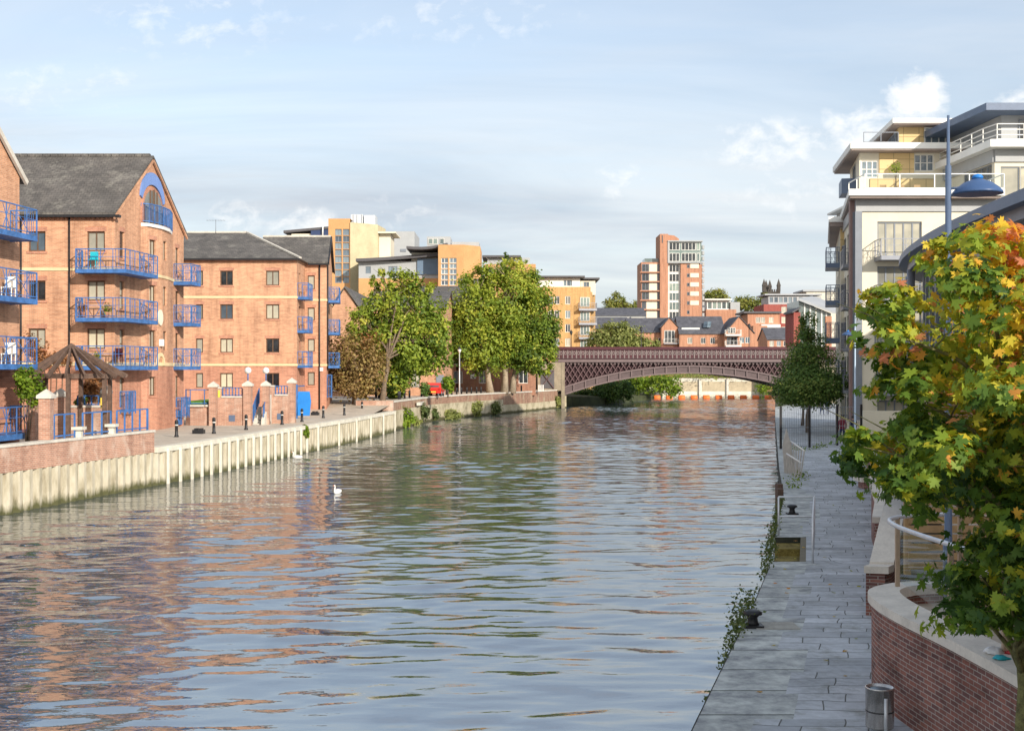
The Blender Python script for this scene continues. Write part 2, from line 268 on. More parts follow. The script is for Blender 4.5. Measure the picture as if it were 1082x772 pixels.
# ------------------------------------------------------------------ mesh builder
OFF = {}
def off(parent):
    v = Vector((0, 0, 0))
    while parent is not None:
        v = v + Vector(parent.location); parent = parent.parent
    return v
def tag(o, label=None, cat=None, group=None, kind=None):
    if label: o['label'] = label
    if cat: o['category'] = cat
    if group: o['group'] = group
    if kind: o['kind'] = kind
    return o
def thing(name, label, cat, loc=(0, 0, 0), group=None):
    o = bpy.data.objects.new(name, None); COL.objects.link(o); o.location = loc; o.empty_display_size = 0.3
    return tag(o, label, cat, group)
class MB:
    def __init__(s): s.v = []; s.f = []; s.m = []; s.smooth = []; s.uv = {}
    def add(s, vs, fs, mi=0, smooth=False):
        b = len(s.v); s.v.extend([tuple(p) for p in vs])
        for f in fs: s.f.append([b + i for i in f]); s.m.append(mi); s.smooth.append(smooth)
        return s
    def quad(s, a, b, c, d, mi=0): return s.add([a, b, c, d], [(0, 1, 2, 3)], mi)
    def box(s, x0, x1, y0, y1, z0, z1, mi=0):
        return s.add([(x0, y0, z0), (x1, y0, z0), (x1, y1, z0), (x0, y1, z0), (x0, y0, z1), (x1, y0, z1), (x1, y1, z1), (x0, y1, z1)],
                     [(3, 2, 1, 0), (4, 5, 6, 7), (0, 1, 5, 4), (1, 2, 6, 5), (2, 3, 7, 6), (3, 0, 4, 7)], mi)
    def bar(s, a, b, w, h=None, mi=0, up=(0, 0, 1)):
        """square bar from a to b"""
        a, b = Vector(a), Vector(b); h = h or w; d = (b - a)
        if d.length < 1e-6: return s
        d.normalize(); up = Vector(up)
        if abs(d.dot(up)) > 0.95: up = Vector((1, 0, 0)) if abs(d.x) < 0.9 else Vector((0, 1, 0))
        x = d.cross(up).normalized() * w / 2; y = x.cross(d).normalized() * h / 2
        vs = [a - x - y, a + x - y, a + x + y, a - x + y, b - x - y, b + x - y, b + x + y, b - x + y]
        return s.add(vs, [(3, 2, 1, 0), (4, 5, 6, 7), (0, 1, 5, 4), (1, 2, 6, 5), (2, 3, 7, 6), (3, 0, 4, 7)], mi)
    def tube(s, pts, r, n=8, mi=0, cap=True):
        pts = [Vector(p) for p in pts]; rs = r if hasattr(r, '__len__') else [r] * len(pts); b = []; vs = []; fs = []
        for i, p in enumerate(pts):
            d = (pts[min(i + 1, len(pts) - 1)] - pts[max(i - 1, 0)]).normalized()
            u = Vector((0, 0, 1)) if abs(d.z) < 0.9 else Vector((1, 0, 0))
            x = d.cross(u).normalized(); y = x.cross(d).normalized()
            for k in range(n):
                t = 2 * math.pi * k / n; vs.append(p + (x * math.cos(t) + y * math.sin(t)) * rs[i])
        for i in range(len(pts) - 1):
            for k in range(n): fs.append((i * n + k, i * n + (k + 1) % n, (i + 1) * n + (k + 1) % n, (i + 1) * n + k))
        if cap: fs.append(tuple(range(n))[::-1]); fs.append(tuple((len(pts) - 1) * n + k for k in range(n)))
        return s.add(vs, fs, mi, True)
    def lathe(s, prof, c=(0, 0, 0), n=16, mi=0):
        vs = []; fs = []
        for r, z in prof:
            for k in range(n):
                t = 2 * math.pi * k / n; vs.append((c[0] + r * math.cos(t), c[1] + r * math.sin(t), c[2] + z))
        for i in range(len(prof) - 1):
            for k in range(n): fs.append((i * n + k, i * n + (k + 1) % n, (i + 1) * n + (k + 1) % n, (i + 1) * n + k))
        if prof[0][0] > 1e-4: fs.append(tuple(range(n))[::-1])
        if prof[-1][0] > 1e-4: fs.append(tuple((len(prof) - 1) * n + k for k in range(n)))
        return s.add(vs, fs, mi, True)
    def prism(s, poly, e, mi=0):
        """closed polygon (3-D points) extruded along e"""
        n = len(poly); e = Vector(e); a = [Vector(p) for p in poly]; vs = a + [p + e for p in a]
        fs = [tuple(range(n))[::-1], tuple(range(n, 2 * n))] + [(i, (i + 1) % n, n + (i + 1) % n, n + i) for i in range(n)]
        return s.add(vs, fs, mi)
    def slab(s, poly, z0, z1, mi=0): return s.prism([(p[0], p[1], z0) for p in poly], (0, 0, z1 - z0), mi)
    def build(s, name, mats, parent=None, label=None, loc=None):
        me = bpy.data.meshes.new(name); o0 = off(parent)
        if loc is not None: o0 = o0 + Vector(loc)
        me.from_pydata([(p[0] - o0.x, p[1] - o0.y, p[2] - o0.z) for p in s.v], [], s.f)
        mats = mats if isinstance(mats, (list, tuple)) else [mats]
        for m in mats: me.materials.append(MT[m] if isinstance(m, str) else m)
        me.polygons.foreach_set('material_index', s.m); me.polygons.foreach_set('use_smooth', s.smooth)
        me.update()
        ob = bpy.data.objects.new(name, me); COL.objects.link(ob); ob.parent = parent
        if loc is not None: ob.location = loc
        if label: ob['label'] = label
        return ob
def single(name, mb, mats, label, cat, group=None, kind=None, loc=None):
    """a thing that is one mesh; loc = its base point"""
    o = mb.build(name, mats, None, None, loc); return tag(o, label, cat, group, kind)
def struct(name, mb, mats): return tag(mb.build(name, mats), kind='structure')
def copy_tree(o, parent=None):
    c = o.copy(); COL.objects.link(c)
    if parent is not None: c.parent = parent
    for ch in [x for x in COL.objects if x.parent == o]: copy_tree(ch, c)
    return c
CH = {}
def dup(root, loc, label=None, rz=None):
    """copy of a thing with copies of its parts and sub-parts"""
    kids = {}
    for x in bpy.data.objects:
        if x.parent is not None: kids.setdefault(x.parent, []).append(x)
    def rec(o, parent):
        c = o.copy(); COL.objects.link(c); c.parent = parent
        for ch in kids.get(o, []): rec(ch, c)
        return c
    c = rec(root, None); c.location = loc
    if rz is not None: c.rotation_euler = (0, 0, rz)
    if label: c['label'] = label
    return c
# ------------------------------------------------------------------ facades
class Facade:
    """a vertical wall from A to B (plan points), outside on the right hand going A to B"""
    def __init__(s, A, B):
        s.A = Vector((A[0], A[1], 0)); s.B = Vector((B[0], B[1], 0)); d = s.B - s.A
        s.W = d.length; s.u = d / s.W; s.n = Vector((s.u.y, -s.u.x, 0)); s.rz = math.atan2(s.u.y, s.u.x)
    def p(s, t, z, d=0.0): q = s.A + s.u * t + s.n * d; return Vector((q.x, q.y, z))
    def s_of(s, px):
        k = (px - CX) / F; return (k * s.A.y - s.A.x) / (s.u.x - k * s.u.y)
    def z_of(s, t, py): return fz(py, (s.A + s.u * t).y)
    def rect(s, x0, x1, y0, y1):
        """photo rectangle -> (s0, s1, z0, z1) on this wall"""
        a, b = sorted((s.s_of(x0), s.s_of(x1))); m = (a + b) / 2
        return (a, b, s.z_of(m, y1), s.z_of(m, y0))
    def wall(s, mb, z0, z1, openings=(), depth=0.18, mi=0, split=None, s0=0.0, s1=None):
        s1 = s.W if s1 is None else s1
        ss = sorted({round(x, 4) for o in openings for x in o[:2]} | {s0, s1}); zs = sorted({round(x, 4) for o in openings for x in o[2:4]} | {z0, z1} | ({split[0]} if split else set()))
        ss = [x for x in ss if s0 - 1e-6 <= x <= s1 + 1e-6]; zs = [z for z in zs if z0 - 1e-6 <= z <= z1 + 1e-6]
        for a, b in zip(ss, ss[1:]):
            for c, d in zip(zs, zs[1:]):
                ms, mz = (a + b) / 2, (c + d) / 2
                if any(o[0] < ms < o[1] and o[2] < mz < o[3] for o in openings): continue
                k = split[1] if split and mz < split[0] else mi
                mb.quad(s.p(a, c), s.p(b, c), s.p(b, d), s.p(a, d), k)
        for a, b, c, d in [o[:4] for o in openings]:
            k = split[1] if split and c < split[0] else mi
            mb.quad(s.p(a, c), s.p(b, c), s.p(b, c, -depth), s.p(a, c, -depth), k); mb.quad(s.p(a, d, -depth), s.p(b, d, -depth), s.p(b, d), s.p(a, d), k)
            mb.quad(s.p(a, c), s.p(a, c, -depth), s.p(a, d, -depth), s.p(a, d), k); mb.quad(s.p(b, c, -depth), s.p(b, c), s.p(b, d), s.p(b, d, -depth), k)
    def band(s, mb, z0, z1, t=0.05, s0=None, s1=None, mi=0):
        s0 = -t if s0 is None else s0; s1 = s.W + t if s1 is None else s1
        mb.prism([s.p(s0, z0, -0.02), s.p(s1, z0, -0.02), s.p(s1, z0, t), s.p(s0, z0, t)], (0, 0, z1 - z0), mi)
WIN = {}
def window(root, fc, o, style='curtain', frame='frame_brown', nx=2, ny=1, fw=0.075, name='window', depth=0.18, sill=None, head=None):
    """a window filling opening o of facade fc: frame with mullions, its pane as a sub-part"""
    w, h = o[1] - o[0], o[3] - o[2]; key = (round(w, 2), round(h, 2), style, frame, nx, ny, fw, sill)
    loc = fc.p((o[0] + o[1]) / 2, o[2], -depth + 0.005) - off(root)
    if key not in WIN:
        b = MB(); x = w / 2
        b.box(-x, x, -0.07, 0, 0, fw); b.box(-x, x, -0.07, 0, h - fw, h); b.box(-x, -x + fw, -0.07, 0, fw, h - fw); b.box(x - fw, x, -0.07, 0, fw, h - fw)
        for i in range(1, nx): q = -x + w * i / nx; b.box(q - fw * 0.5, q + fw * 0.5, -0.062, 0, fw, h - fw)
        for j in range(1, ny): q = h * j / ny; b.box(-x + fw, x - fw, -0.055, 0, q - fw * 0.35, q + fw * 0.35)
        if sill: b.box(-x - 0.06, x + 0.06, -depth - 0.07, -0.071, -0.07, 0.012)
        me = MB(); me.v = b.v; me.f = b.f; me.m = b.m; me.smooth = b.smooth
        fo = me.build(name, frame); pm = MB(); pm.quad((-x + fw, -0.03, fw), (x - fw, -0.03, fw), (x - fw, -0.03, h - fw), (-x + fw, -0.03, h - fw))
        po = pm.build('pane', 'glass_' + style); WIN[key] = (fo.data, po.data); bpy.data.objects.remove(fo); bpy.data.objects.remove(po)
    fd, pd = WIN[key]
    f = bpy.data.objects.new(name, fd); COL.objects.link(f); f.parent = root; f.location = loc; f.rotation_euler = (0, 0, fc.rz)
    p = bpy.data.objects.new('pane', pd); COL.objects.link(p); p.parent = f
    if head:                                                     # brick head and projecting sill of this window
        k2 = ('head', round(w, 2), round(h, 2), depth, head)
        if k2 not in WIN:
            y = -(depth - 0.005); b = MB(); b.box(-w / 2 - .1, w / 2 + .1, y - .012, y + .03, h + .004, h + .25); o1 = b.build('lintel', head); b = MB(); b.box(-w / 2 - .1, w / 2 + .1, y - .05, y + .03, -.12, -.004); o2 = b.build('sill', head)
            WIN[k2] = (o1.data, o2.data); bpy.data.objects.remove(o1); bpy.data.objects.remove(o2)
        for nm, d in zip(('lintel', 'sill'), WIN[k2]):
            q = bpy.data.objects.new(nm, d); COL.objects.link(q); q.parent = f
    return f
def balcony(root, pts, z, slab='blue', rail='blue', h=1.1, th=0.16, gap=0.62, fine=False, glass_panel=None, soffit=None):
    """slab over plan polygon pts (first and last point on the wall) with a railing round the open edge"""
    b = MB(); b.slab(pts, z - th, z)
    for i in range(len(pts) - 1):
        a, c = Vector((*pts[i], z - th * 0.5)), Vector((*pts[i + 1], z - th * 0.5)); b.bar(a, c, 0.08, th + 0.06)
    ob = b.build('balcony', slab, root)
    r = MB()
    for i in range(len(pts) - 1):
        a, c = Vector((*pts[i], z)), Vector((*pts[i + 1], z)); d = c - a; n = max(1, round(d.length / gap))
        up = Vector((0, 0, 1))
        e = up * (0.004 * (i % 2)); r.bar(a + up * h + e, c + up * h + e, 0.048, 0.048); r.bar(a + up * 0.12 + e, c + up * 0.12 + e, 0.03); r.bar(a + up * (h * 0.62) + e, c + up * (h * 0.62) + e, 0.022)
        for k in range(n + (i == len(pts) - 2)):
            q = a + d * k / n; r.bar(q, q + up * h, 0.05 if k in (0, n) else 0.036)
        if fine:
            m = max(2, round(d.length / 0.14))
            for k in range(1, m): q = a + d * k / m; r.bar(q + up * 0.12, q + up * h, 0.018)
        elif d.length > 0.9:                                    # the ornament: a crossed panel in the middle of each run
            q0, q1 = a + d * 0.5 - d.normalized() * 0.27, a + d * 0.5 + d.normalized() * 0.27
            r.bar(q0 + up * 0.12, q1 + up * h * 0.95, 0.02); r.bar(q1 + up * 0.12, q0 + up * h * 0.95, 0.02)
            for k in range(1, 3): q = a + d * (0.06 + 0.07 * k); r.bar(q + up * 0.12, q + up * h, 0.018); q = c - d * (0.06 + 0.07 * k); r.bar(q + up * 0.12, q + up * h, 0.018)
    r.build('railing', rail, ob)
    return ob
def railing_run(mb, pts, h=1.05, gap=1.0, w=0.05, rails=(1.0, 0.12), n_fine=0):
    """posts and rails through 3-D points on the ground"""
    up = Vector((0, 0, 1))
    for i, (a, c) in enumerate(zip(pts, pts[1:])):
        a, c = Vector(a), Vector(c); d = c - a; n = max(1, round(d.length / gap)); e = up * (0.004 * (i % 2))
        for f in rails: mb.bar(a + up * h * f + e, c + up * h * f + e, w, w)
        for k in range(n + (i == len(pts) - 2)): q = a + d * k / n; mb.bar(q, q + up * h, w, w)
        if n_fine:
            m = max(2, round(d.length / n_fine))
            for k in range(1, m): q = a + d * k / m; mb.bar(q + up * h * rails[-1], q + up * h, w * 0.4, w * 0.4)
# ------------------------------------------------------------------ foliage
def np_mesh(name, verts, nper, mat, parent, tones):
    """verts (n, k, 3): n separate k-gons with one tone each"""
    n, k = verts.shape[:2]; o0 = off(parent); vv = (verts.reshape(-1, 3) - np.array(o0)).astype(np.float32)
    me = bpy.data.meshes.new(name); me.vertices.add(n * k); me.vertices.foreach_set('co', vv.ravel())
    me.loops.add(n * k); me.loops.foreach_set('vertex_index', np.arange(n * k, dtype=np.int32))
    me.polygons.add(n); me.polygons.foreach_set('loop_start', np.arange(0, n * k, k, dtype=np.int32)); me.polygons.foreach_set('loop_total', np.full(n, k, dtype=np.int32))
    me.update(calc_edges=True); at_ = me.attributes.new('tone', 'FLOAT', 'FACE'); at_.data.foreach_set('value', np.clip(tones, 0, 1).astype(np.float32))
    me.materials.append(MT[mat]); o = bpy.data.objects.new(name, me); COL.objects.link(o); o.parent = parent; return o
def unit(a): return a / (np.linalg.norm(a, axis=-1, keepdims=True) + 1e-9)
LEAF4 = np.array([(-0.5, 0.0), (0.0, -0.32), (0.5, 0.0), (0.0, 0.32)])
_mp = [(0, -0.34), (0.08, -0.30), (0.36, -0.46), (0.27, -0.24), (0.34, -0.20), (0.60, -0.12), (0.47, 0.0), (0.62, 0.26), (0.40, 0.20), (0.16, 0.10), (0.26, 0.34), (0.20, 0.44), (0.12, 0.42), (0.0, 0.74)]
MAPLE = np.array(_mp + [(-x, y) for x, y in _mp[-2:0:-1]])
def place_leaves(c, nrm, size, shape, curl=0.0):
    n = len(c); nrm = unit(nrm); r = rng.normal(size=(n, 3)); t = unit(np.cross(nrm, r)); b = np.cross(nrm, t)
    s = size[:, None, None]
    q = c[:, None, :] + s * (shape[None, :, 0, None] * t[:, None, :] + shape[None, :, 1, None] * b[:, None, :])
    if curl: q = q - s * curl * (np.abs(shape[None, :, 0, None]) ** 1.5 + 0.6 * np.abs(shape[None, :, 1, None]) ** 2) * nrm[:, None, :]
    return q
def crown(parent, blobs, n, size, mat, name='crown', clumps=30, spread=0.22, tone0=0.45, tvar=0.18, shape=LEAF4, hollow=0.55, tone_fn=None, up=0.6, curl=0.0, droop=0.0, flat=1.0):
    """blobs (x, y, z, rx, ry, rz): leaf clumps over and inside every blob"""
    blobs = np.array(blobs, float); vol = (blobs[:, 3] * blobs[:, 4] * blobs[:, 5]) ** 0.75; vol /= vol.sum()
    C, T, Nn = [], [], []
    for bl, w in zip(blobs, vol):
        m = max(6, int(clumps * len(blobs) * w)); k = max(4, int(n * w / m))
        d = unit(rng.normal(size=(m, 3))); rad = hollow + (1 - hollow) * rng.random(m) ** 0.6
        cc = bl[:3] + d * rad[:, None] * bl[3:6]
        ct = rng.normal(tone0, tvar, m)
        g = rng.normal(size=(m, k, 3)) * spread * bl[3:6]; g[..., 2] *= flat; g[..., 2] -= droop * np.abs(g[..., 0])
        p = cc[:, None, :] + g
        C.append(p.reshape(-1, 3)); T.append(np.repeat(ct, k) + rng.normal(0, 0.09, m * k))
        Nn.append((np.repeat(d, k, 0) * 0.7 + unit(g.reshape(-1, 3)) * 0.5 + np.array((0, 0, up)) + rng.normal(size=(m * k, 3)) * 0.55))
    C = np.concatenate(C); T = np.concatenate(T); Nn = np.concatenate(Nn)
    if tone_fn is not None: T = T + tone_fn(C)
    sz = size * rng.uniform(0.55, 1.4, len(C))
    return np_mesh(name, place_leaves(C, Nn, sz, shape, curl), 0, mat, parent, T)
def trunk(parent, base, top, r0, r1, limbs=(), mat='bark', wob=0.15):
    b = MB(); base, top = Vector(base), Vector(top); pts = []; rs = []
    for i in range(7):
        t = i / 6; p = base.lerp(top, t) + Vector((random.uniform(-wob, wob), random.uniform(-wob, wob), 0)) * math.sin(t * math.pi)
        pts.append(p); rs.append(r0 + (r1 - r0) * t + (r0 * 0.35 if i == 0 else 0))
    b.tube(pts, rs, 9)
    for f, e, r in limbs:
        a = base.lerp(top, f); e = Vector(e); mid = a.lerp(e, 0.5) + Vector((0, 0, 0.12 * (e - a).length)); q1 = a.lerp(mid, 0.5) + Vector((random.uniform(-.1, .1), random.uniform(-.1, .1), 0))
        b.tube([a, q1, mid, mid.lerp(e, 0.55), e], [r, r * 0.85, r * 0.65, r * 0.45, r * 0.2], 7)
        for _ in range(3):
            s0 = mid.lerp(e, random.uniform(0, 0.8)); d = Vector((random.uniform(-1, 1), random.uniform(-1, 1), random.uniform(0.1, 0.9))) * (e - a).length * 0.35
            b.tube([s0, s0 + d * 0.5 + Vector((0, 0, 0.05)), s0 + d], [r * 0.35, r * 0.25, r * 0.1], 5)
    return b.build('trunk', mat, parent)
def tree(name, label, base, pb, Y, mat, bark='bark', n=7000, size=0.45, r0=0.28, cat='tree', group=None, top_f=0.8, tone0=0.45, tvar=0.18, clumps=34, depth=0.9, spread=0.22, extra_trunks=(), up=0.6, hollow=0.55, tone_fn=None):
    """crown blobs given as (px, py, radius px[, radius y px]) seen at distance Y"""
    root = thing(name, label, cat, base, group); bl = []
    for q in pb:
        p = at(q[0], q[1], Y); r = q[2] / F * Y; rz = (q[3] if len(q) > 3 else q[2]) / F * Y
        bl.append((p.x, Y + random.uniform(-0.3, 0.3) * r * 2 * depth, p.z, r, r * depth, rz))
    zs = max(b[2] for b in bl); cx = sum(b[0] for b in bl) / len(bl); base = Vector(base)
    top = Vector((cx * 0.5 + base.x * 0.5, Y, base.z + (zs - base.z) * top_f))
    trunk(root, base - Vector((0, 0, 0.1)), top, r0, r0 * 0.35, [(random.uniform(0.35, 0.85), (b[0], b[1], b[2]), r0 * 0.5) for b in bl], bark)
    crown(root, bl, n, size, mat, tone0=tone0, tvar=tvar, clumps=clumps, spread=spread, up=up, hollow=hollow, tone_fn=tone_fn)
    return root
def shrub(name, label, blobs, n, size, mat, base, cat='shrub', group=None, tone0=0.5, stems=5, kind=None):
    root = thing(name, label, cat, base, group)
    if kind: root['kind'] = kind
    b = MB(); base = Vector(base)
    for _ in range(stems):
        e = random.choice(blobs); e = Vector(e[:3]) + Vector((random.uniform(-.4, .4) * e[3], random.uniform(-.4, .4) * e[4], 0.3 * e[5]))
        b.tube([base + Vector((random.uniform(-.1, .1), random.uniform(-.1, .1), 0)), base.lerp(e, 0.5) + Vector((random.uniform(-.1, .1),) * 3), e], [0.03, 0.022, 0.01], 5)
    b.build('stem', 'bark', root)
    crown(root, blobs, n, size, mat, 'foliage', tone0=tone0, clumps=26, hollow=0.3)
    return root
# ================================================================== camera, light, sky
cam = bpy.data.cameras.new('camera'); co = bpy.data.objects.new('camera', cam); COL.objects.link(co); scene.camera = co
co.location = (0, 0, CZ); co.rotation_euler = (R(90), 0, 0); cam.sensor_width = 36.0; cam.lens = 36.0 * F / 1082.0
cam.shift_y = (HY - 386.0) / 1082.0; cam.clip_start = 0.2; cam.clip_end = 20000
SUN_AZ, SUN_EL = 146.0, 22.0                                    # azimuth clockwise from +Y (the view direction)
sd = Vector((math.sin(R(SUN_AZ)) * math.cos(R(SUN_EL)), math.cos(R(SUN_AZ)) * math.cos(R(SUN_EL)), math.sin(R(SUN_EL))))
sl = bpy.data.lights.new('sun', 'SUN'); so = bpy.data.objects.new('sun', sl); COL.objects.link(so)
sl.energy = 3.6; sl.angle = R(0.5); sl.color = (1.0, 0.925, 0.82); so.rotation_euler = (-sd).to_track_quat('-Z', 'Y').to_euler(); so.location = (40, -80, 60)
w = bpy.data.worlds.new('World'); scene.world = w; w.use_nodes = True; nt = w.node_tree; nt.nodes.clear()
wo = nt.nodes.new('ShaderNodeOutputWorld'); bg = nt.nodes.new('ShaderNodeBackground'); L(nt, bg.outputs[0], wo.inputs[0]); bg.inputs[1].default_value = 0.15
sky = nt.nodes.new('ShaderNodeTexSky'); sky.sky_type = 'NISHITA'; sky.sun_disc = False; sky.sun_elevation = R(SUN_EL); sky.sun_rotation = R(SUN_AZ)
sky.altitude = 30; sky.air_density = 1.0; sky.dust_density = 1.6; sky.ozone_density = 1.2
g = coords(nt, 'Generated'); sp = nt.nodes.new('ShaderNodeSeparateXYZ'); L(nt, g, sp.inputs[0])
zz = math_(nt, 'ADD', math_(nt, 'MAXIMUM', sp.outputs[2], 0.0), 0.12)
cb = nt.nodes.new('ShaderNodeCombineXYZ'); L(nt, math_(nt, 'DIVIDE', sp.outputs[0], zz), cb.inputs[0]); L(nt, math_(nt, 'DIVIDE', sp.outputs[1], zz), cb.inputs[1])
veil = noise(nt, mapping(nt, cb.outputs[0], (0.55, 0.9, 1), (0, 0, R(12)), (3.1, 1.7, 0)), 0.9, 7, 0.6, 0.6)
streak = noise(nt, mapping(nt, cb.outputs[0], (0.35, 1.5, 1), (0, 0, R(-14)), (7.7, 2.2, 0)), 1.3, 6, 0.62, 0.4)
vf = ramp(nt, math_(nt, 'ADD', math_(nt, 'MULTIPLY', veil, 0.6), math_(nt, 'MULTIPLY', streak, 0.4)), [(0.34, 0.58), (0.50, 0.80), (0.64, 1.0)])
vf = math_(nt, 'MULTIPLY', vf, ramp(nt, sp.outputs[2], [(0.14, 1.0), (0.5, 0.22)]))
vf = math_(nt, 'MAXIMUM', vf, ramp(nt, sp.outputs[2], [(0.02, 0.88), (0.22, 0.45)]))
base = mixc(nt, vf, sky.outputs[0], mixc(nt, ramp(nt, noise(nt, mapping(nt, cb.outputs[0], (0.5, 1.1, 1), (0, 0, R(20)), (1.3, 5.1, 0)), 0.9, 9, 0.58, 0.8), [(0.36, 0.0), (0.64, 1.0)]), (2.75, 3.08, 3.5), (4.0, 4.12, 4.25)))
# small bright cumulus low over the roofs
ang = nt.nodes.new('ShaderNodeCombineXYZ'); L(nt, math_(nt, 'DIVIDE', sp.outputs[0], math_(nt, 'ABSOLUTE', sp.outputs[1])), ang.inputs[0]); L(nt, math_(nt, 'DIVIDE', sp.outputs[2], math_(nt, 'ABSOLUTE', sp.outputs[1])), ang.inputs[1])
cn = noise(nt, mapping(nt, ang.outputs[0], (1, 1.35, 1)), 42.0, 8, 0.62, 0.25)
puffs = None
def puff(px, py, rx, ry, amp=1.0):
    """a cumulus at a sky direction (taken from the photograph), ragged by noise"""
    u, v = (px - CX) / F, (HY - py) / F
    dx = math_(nt, 'DIVIDE', math_(nt, 'SUBTRACT', s2.outputs[0], u), rx / F); dy = math_(nt, 'DIVIDE', math_(nt, 'SUBTRACT', s2.outputs[1], v), ry / F)
    d = math_(nt, 'ADD', math_(nt, 'MULTIPLY', dx, dx), math_(nt, 'MULTIPLY', dy, dy))
    return math_(nt, 'MULTIPLY', math_(nt, 'MAXIMUM', math_(nt, 'SUBTRACT', 1.0, d), 0.0), amp)
s2 = nt.nodes.new('ShaderNodeSeparateXYZ'); L(nt, ang.outputs[0], s2.inputs[0])
tot = None
for q in [(968, 106, 42, 40, 1.25), (925, 135, 75, 40, 0.72), (820, 152, 90, 34, 0.6), (1080, 125, 60, 40, 0.7), (655, 192, 34, 24, 0.5), (322, 240, 48, 26, 0.8), (248, 228, 44, 22, 0.5), (420, 225, 60, 24, 0.35),
          (60, 92, 150, 34, 0.3), (470, 16, 190, 44, 0.28), (205, 22, 150, 50, 0.32), (860, 205, 140, 36, 0.3)]:
    a = puff(*q); tot = a if tot is None else math_(nt, 'MAXIMUM', tot, a)
rear_fill = math_(nt, 'MULTIPLY', ramp(nt, math_(nt, 'MULTIPLY', sp.outputs[1], -1.0), [(0.05, 0.0), (0.6, 0.75)]), ramp(nt, veil, [(0.36, 0.4), (0.6, 1.0)]))
base = mixc(nt, rear_fill, base, (6.0, 5.95, 5.8))   # unseen bright cloud added behind the viewer to fill the shaded faces
front = math_(nt, 'GREATER_THAN', sp.outputs[1], 0.05)
pf = ramp(nt, math_(nt, 'MULTIPLY', math_(nt, 'ADD', math_(nt, 'MULTIPLY', tot, 0.8), math_(nt, 'MULTIPLY', math_(nt, 'SUBTRACT', cn, 0.5), 2.4)), 1.0), [(0.20, 0.0), (1.0, 1.0)])
pf = math_(nt, 'MULTIPLY', math_(nt, 'MULTIPLY', pf, front), math_(nt, 'MINIMUM', math_(nt, 'MULTIPLY', tot, 2.2), 0.9))
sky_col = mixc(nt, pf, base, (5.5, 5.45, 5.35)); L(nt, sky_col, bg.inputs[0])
vs = scene.view_settings; vs.view_transform = 'Standard'; vs.look = 'None'; vs.exposure = 0.52; vs.gamma = 1.0; vs.use_curve_mapping = False
# ================================================================== ground, water, quays
def interp(poly, Y):
    for a, b in zip(poly, poly[1:]):
        if a[1] <= Y <= b[1]: t = (Y - a[1]) / (b[1] - a[1]); return a[0] + (b[0] - a[0]) * t
    return poly[0][0] if Y < poly[0][1] else poly[-1][0]
EDGE = [(-10.5, -30), (-1.55, 2)] + [(p.x, p.y) for p in (gr(733, 765), gr(770, 690), gr(795, 640), gr(812, 600), gr(820, 560), gr(828, 525), gr(823, 495), gr(821, 470), gr(819, 445), gr(819, 430))] + [(38.5, 168), (41.5, 169), (44, 182), (56, 240), (66, 270)]
PATHR = [(-6, -30), (1.5, 2), (4.75, 15.64), (5.6, 19.6), (6.6, 23.5), (8.1, 28), (9.8, 34.6), (12.7, 43.7), (16.0, 56.3), (20.6, 74), (31, 108), (46, 150)]
LEFT = [(-26, -30), (-22.5, 20)] + [(p.x, p.y) for p in (gr(0, 545, WATER), gr(100, 525.6, WATER), gr(200, 506, WATER), gr(300, 483.4, WATER), gr(370, 467.7, WATER), gr(418, 455, WATER))]
LEFT2 = [(p.x - 0.25, p.y) for p in (gr(418, 455, WATER), gr(460, 444.7, WATER), gr(500, 440, WATER), gr(534, 437, WATER), gr(570, 433.6, WATER), gr(592, 431, WATER))]
ex = lambda Y: interp(EDGE, Y); pr = lambda Y: interp(PATHR, Y); lx = lambda Y: interp(LEFT, Y); lx2 = lambda Y: interp(LEFT2, Y)
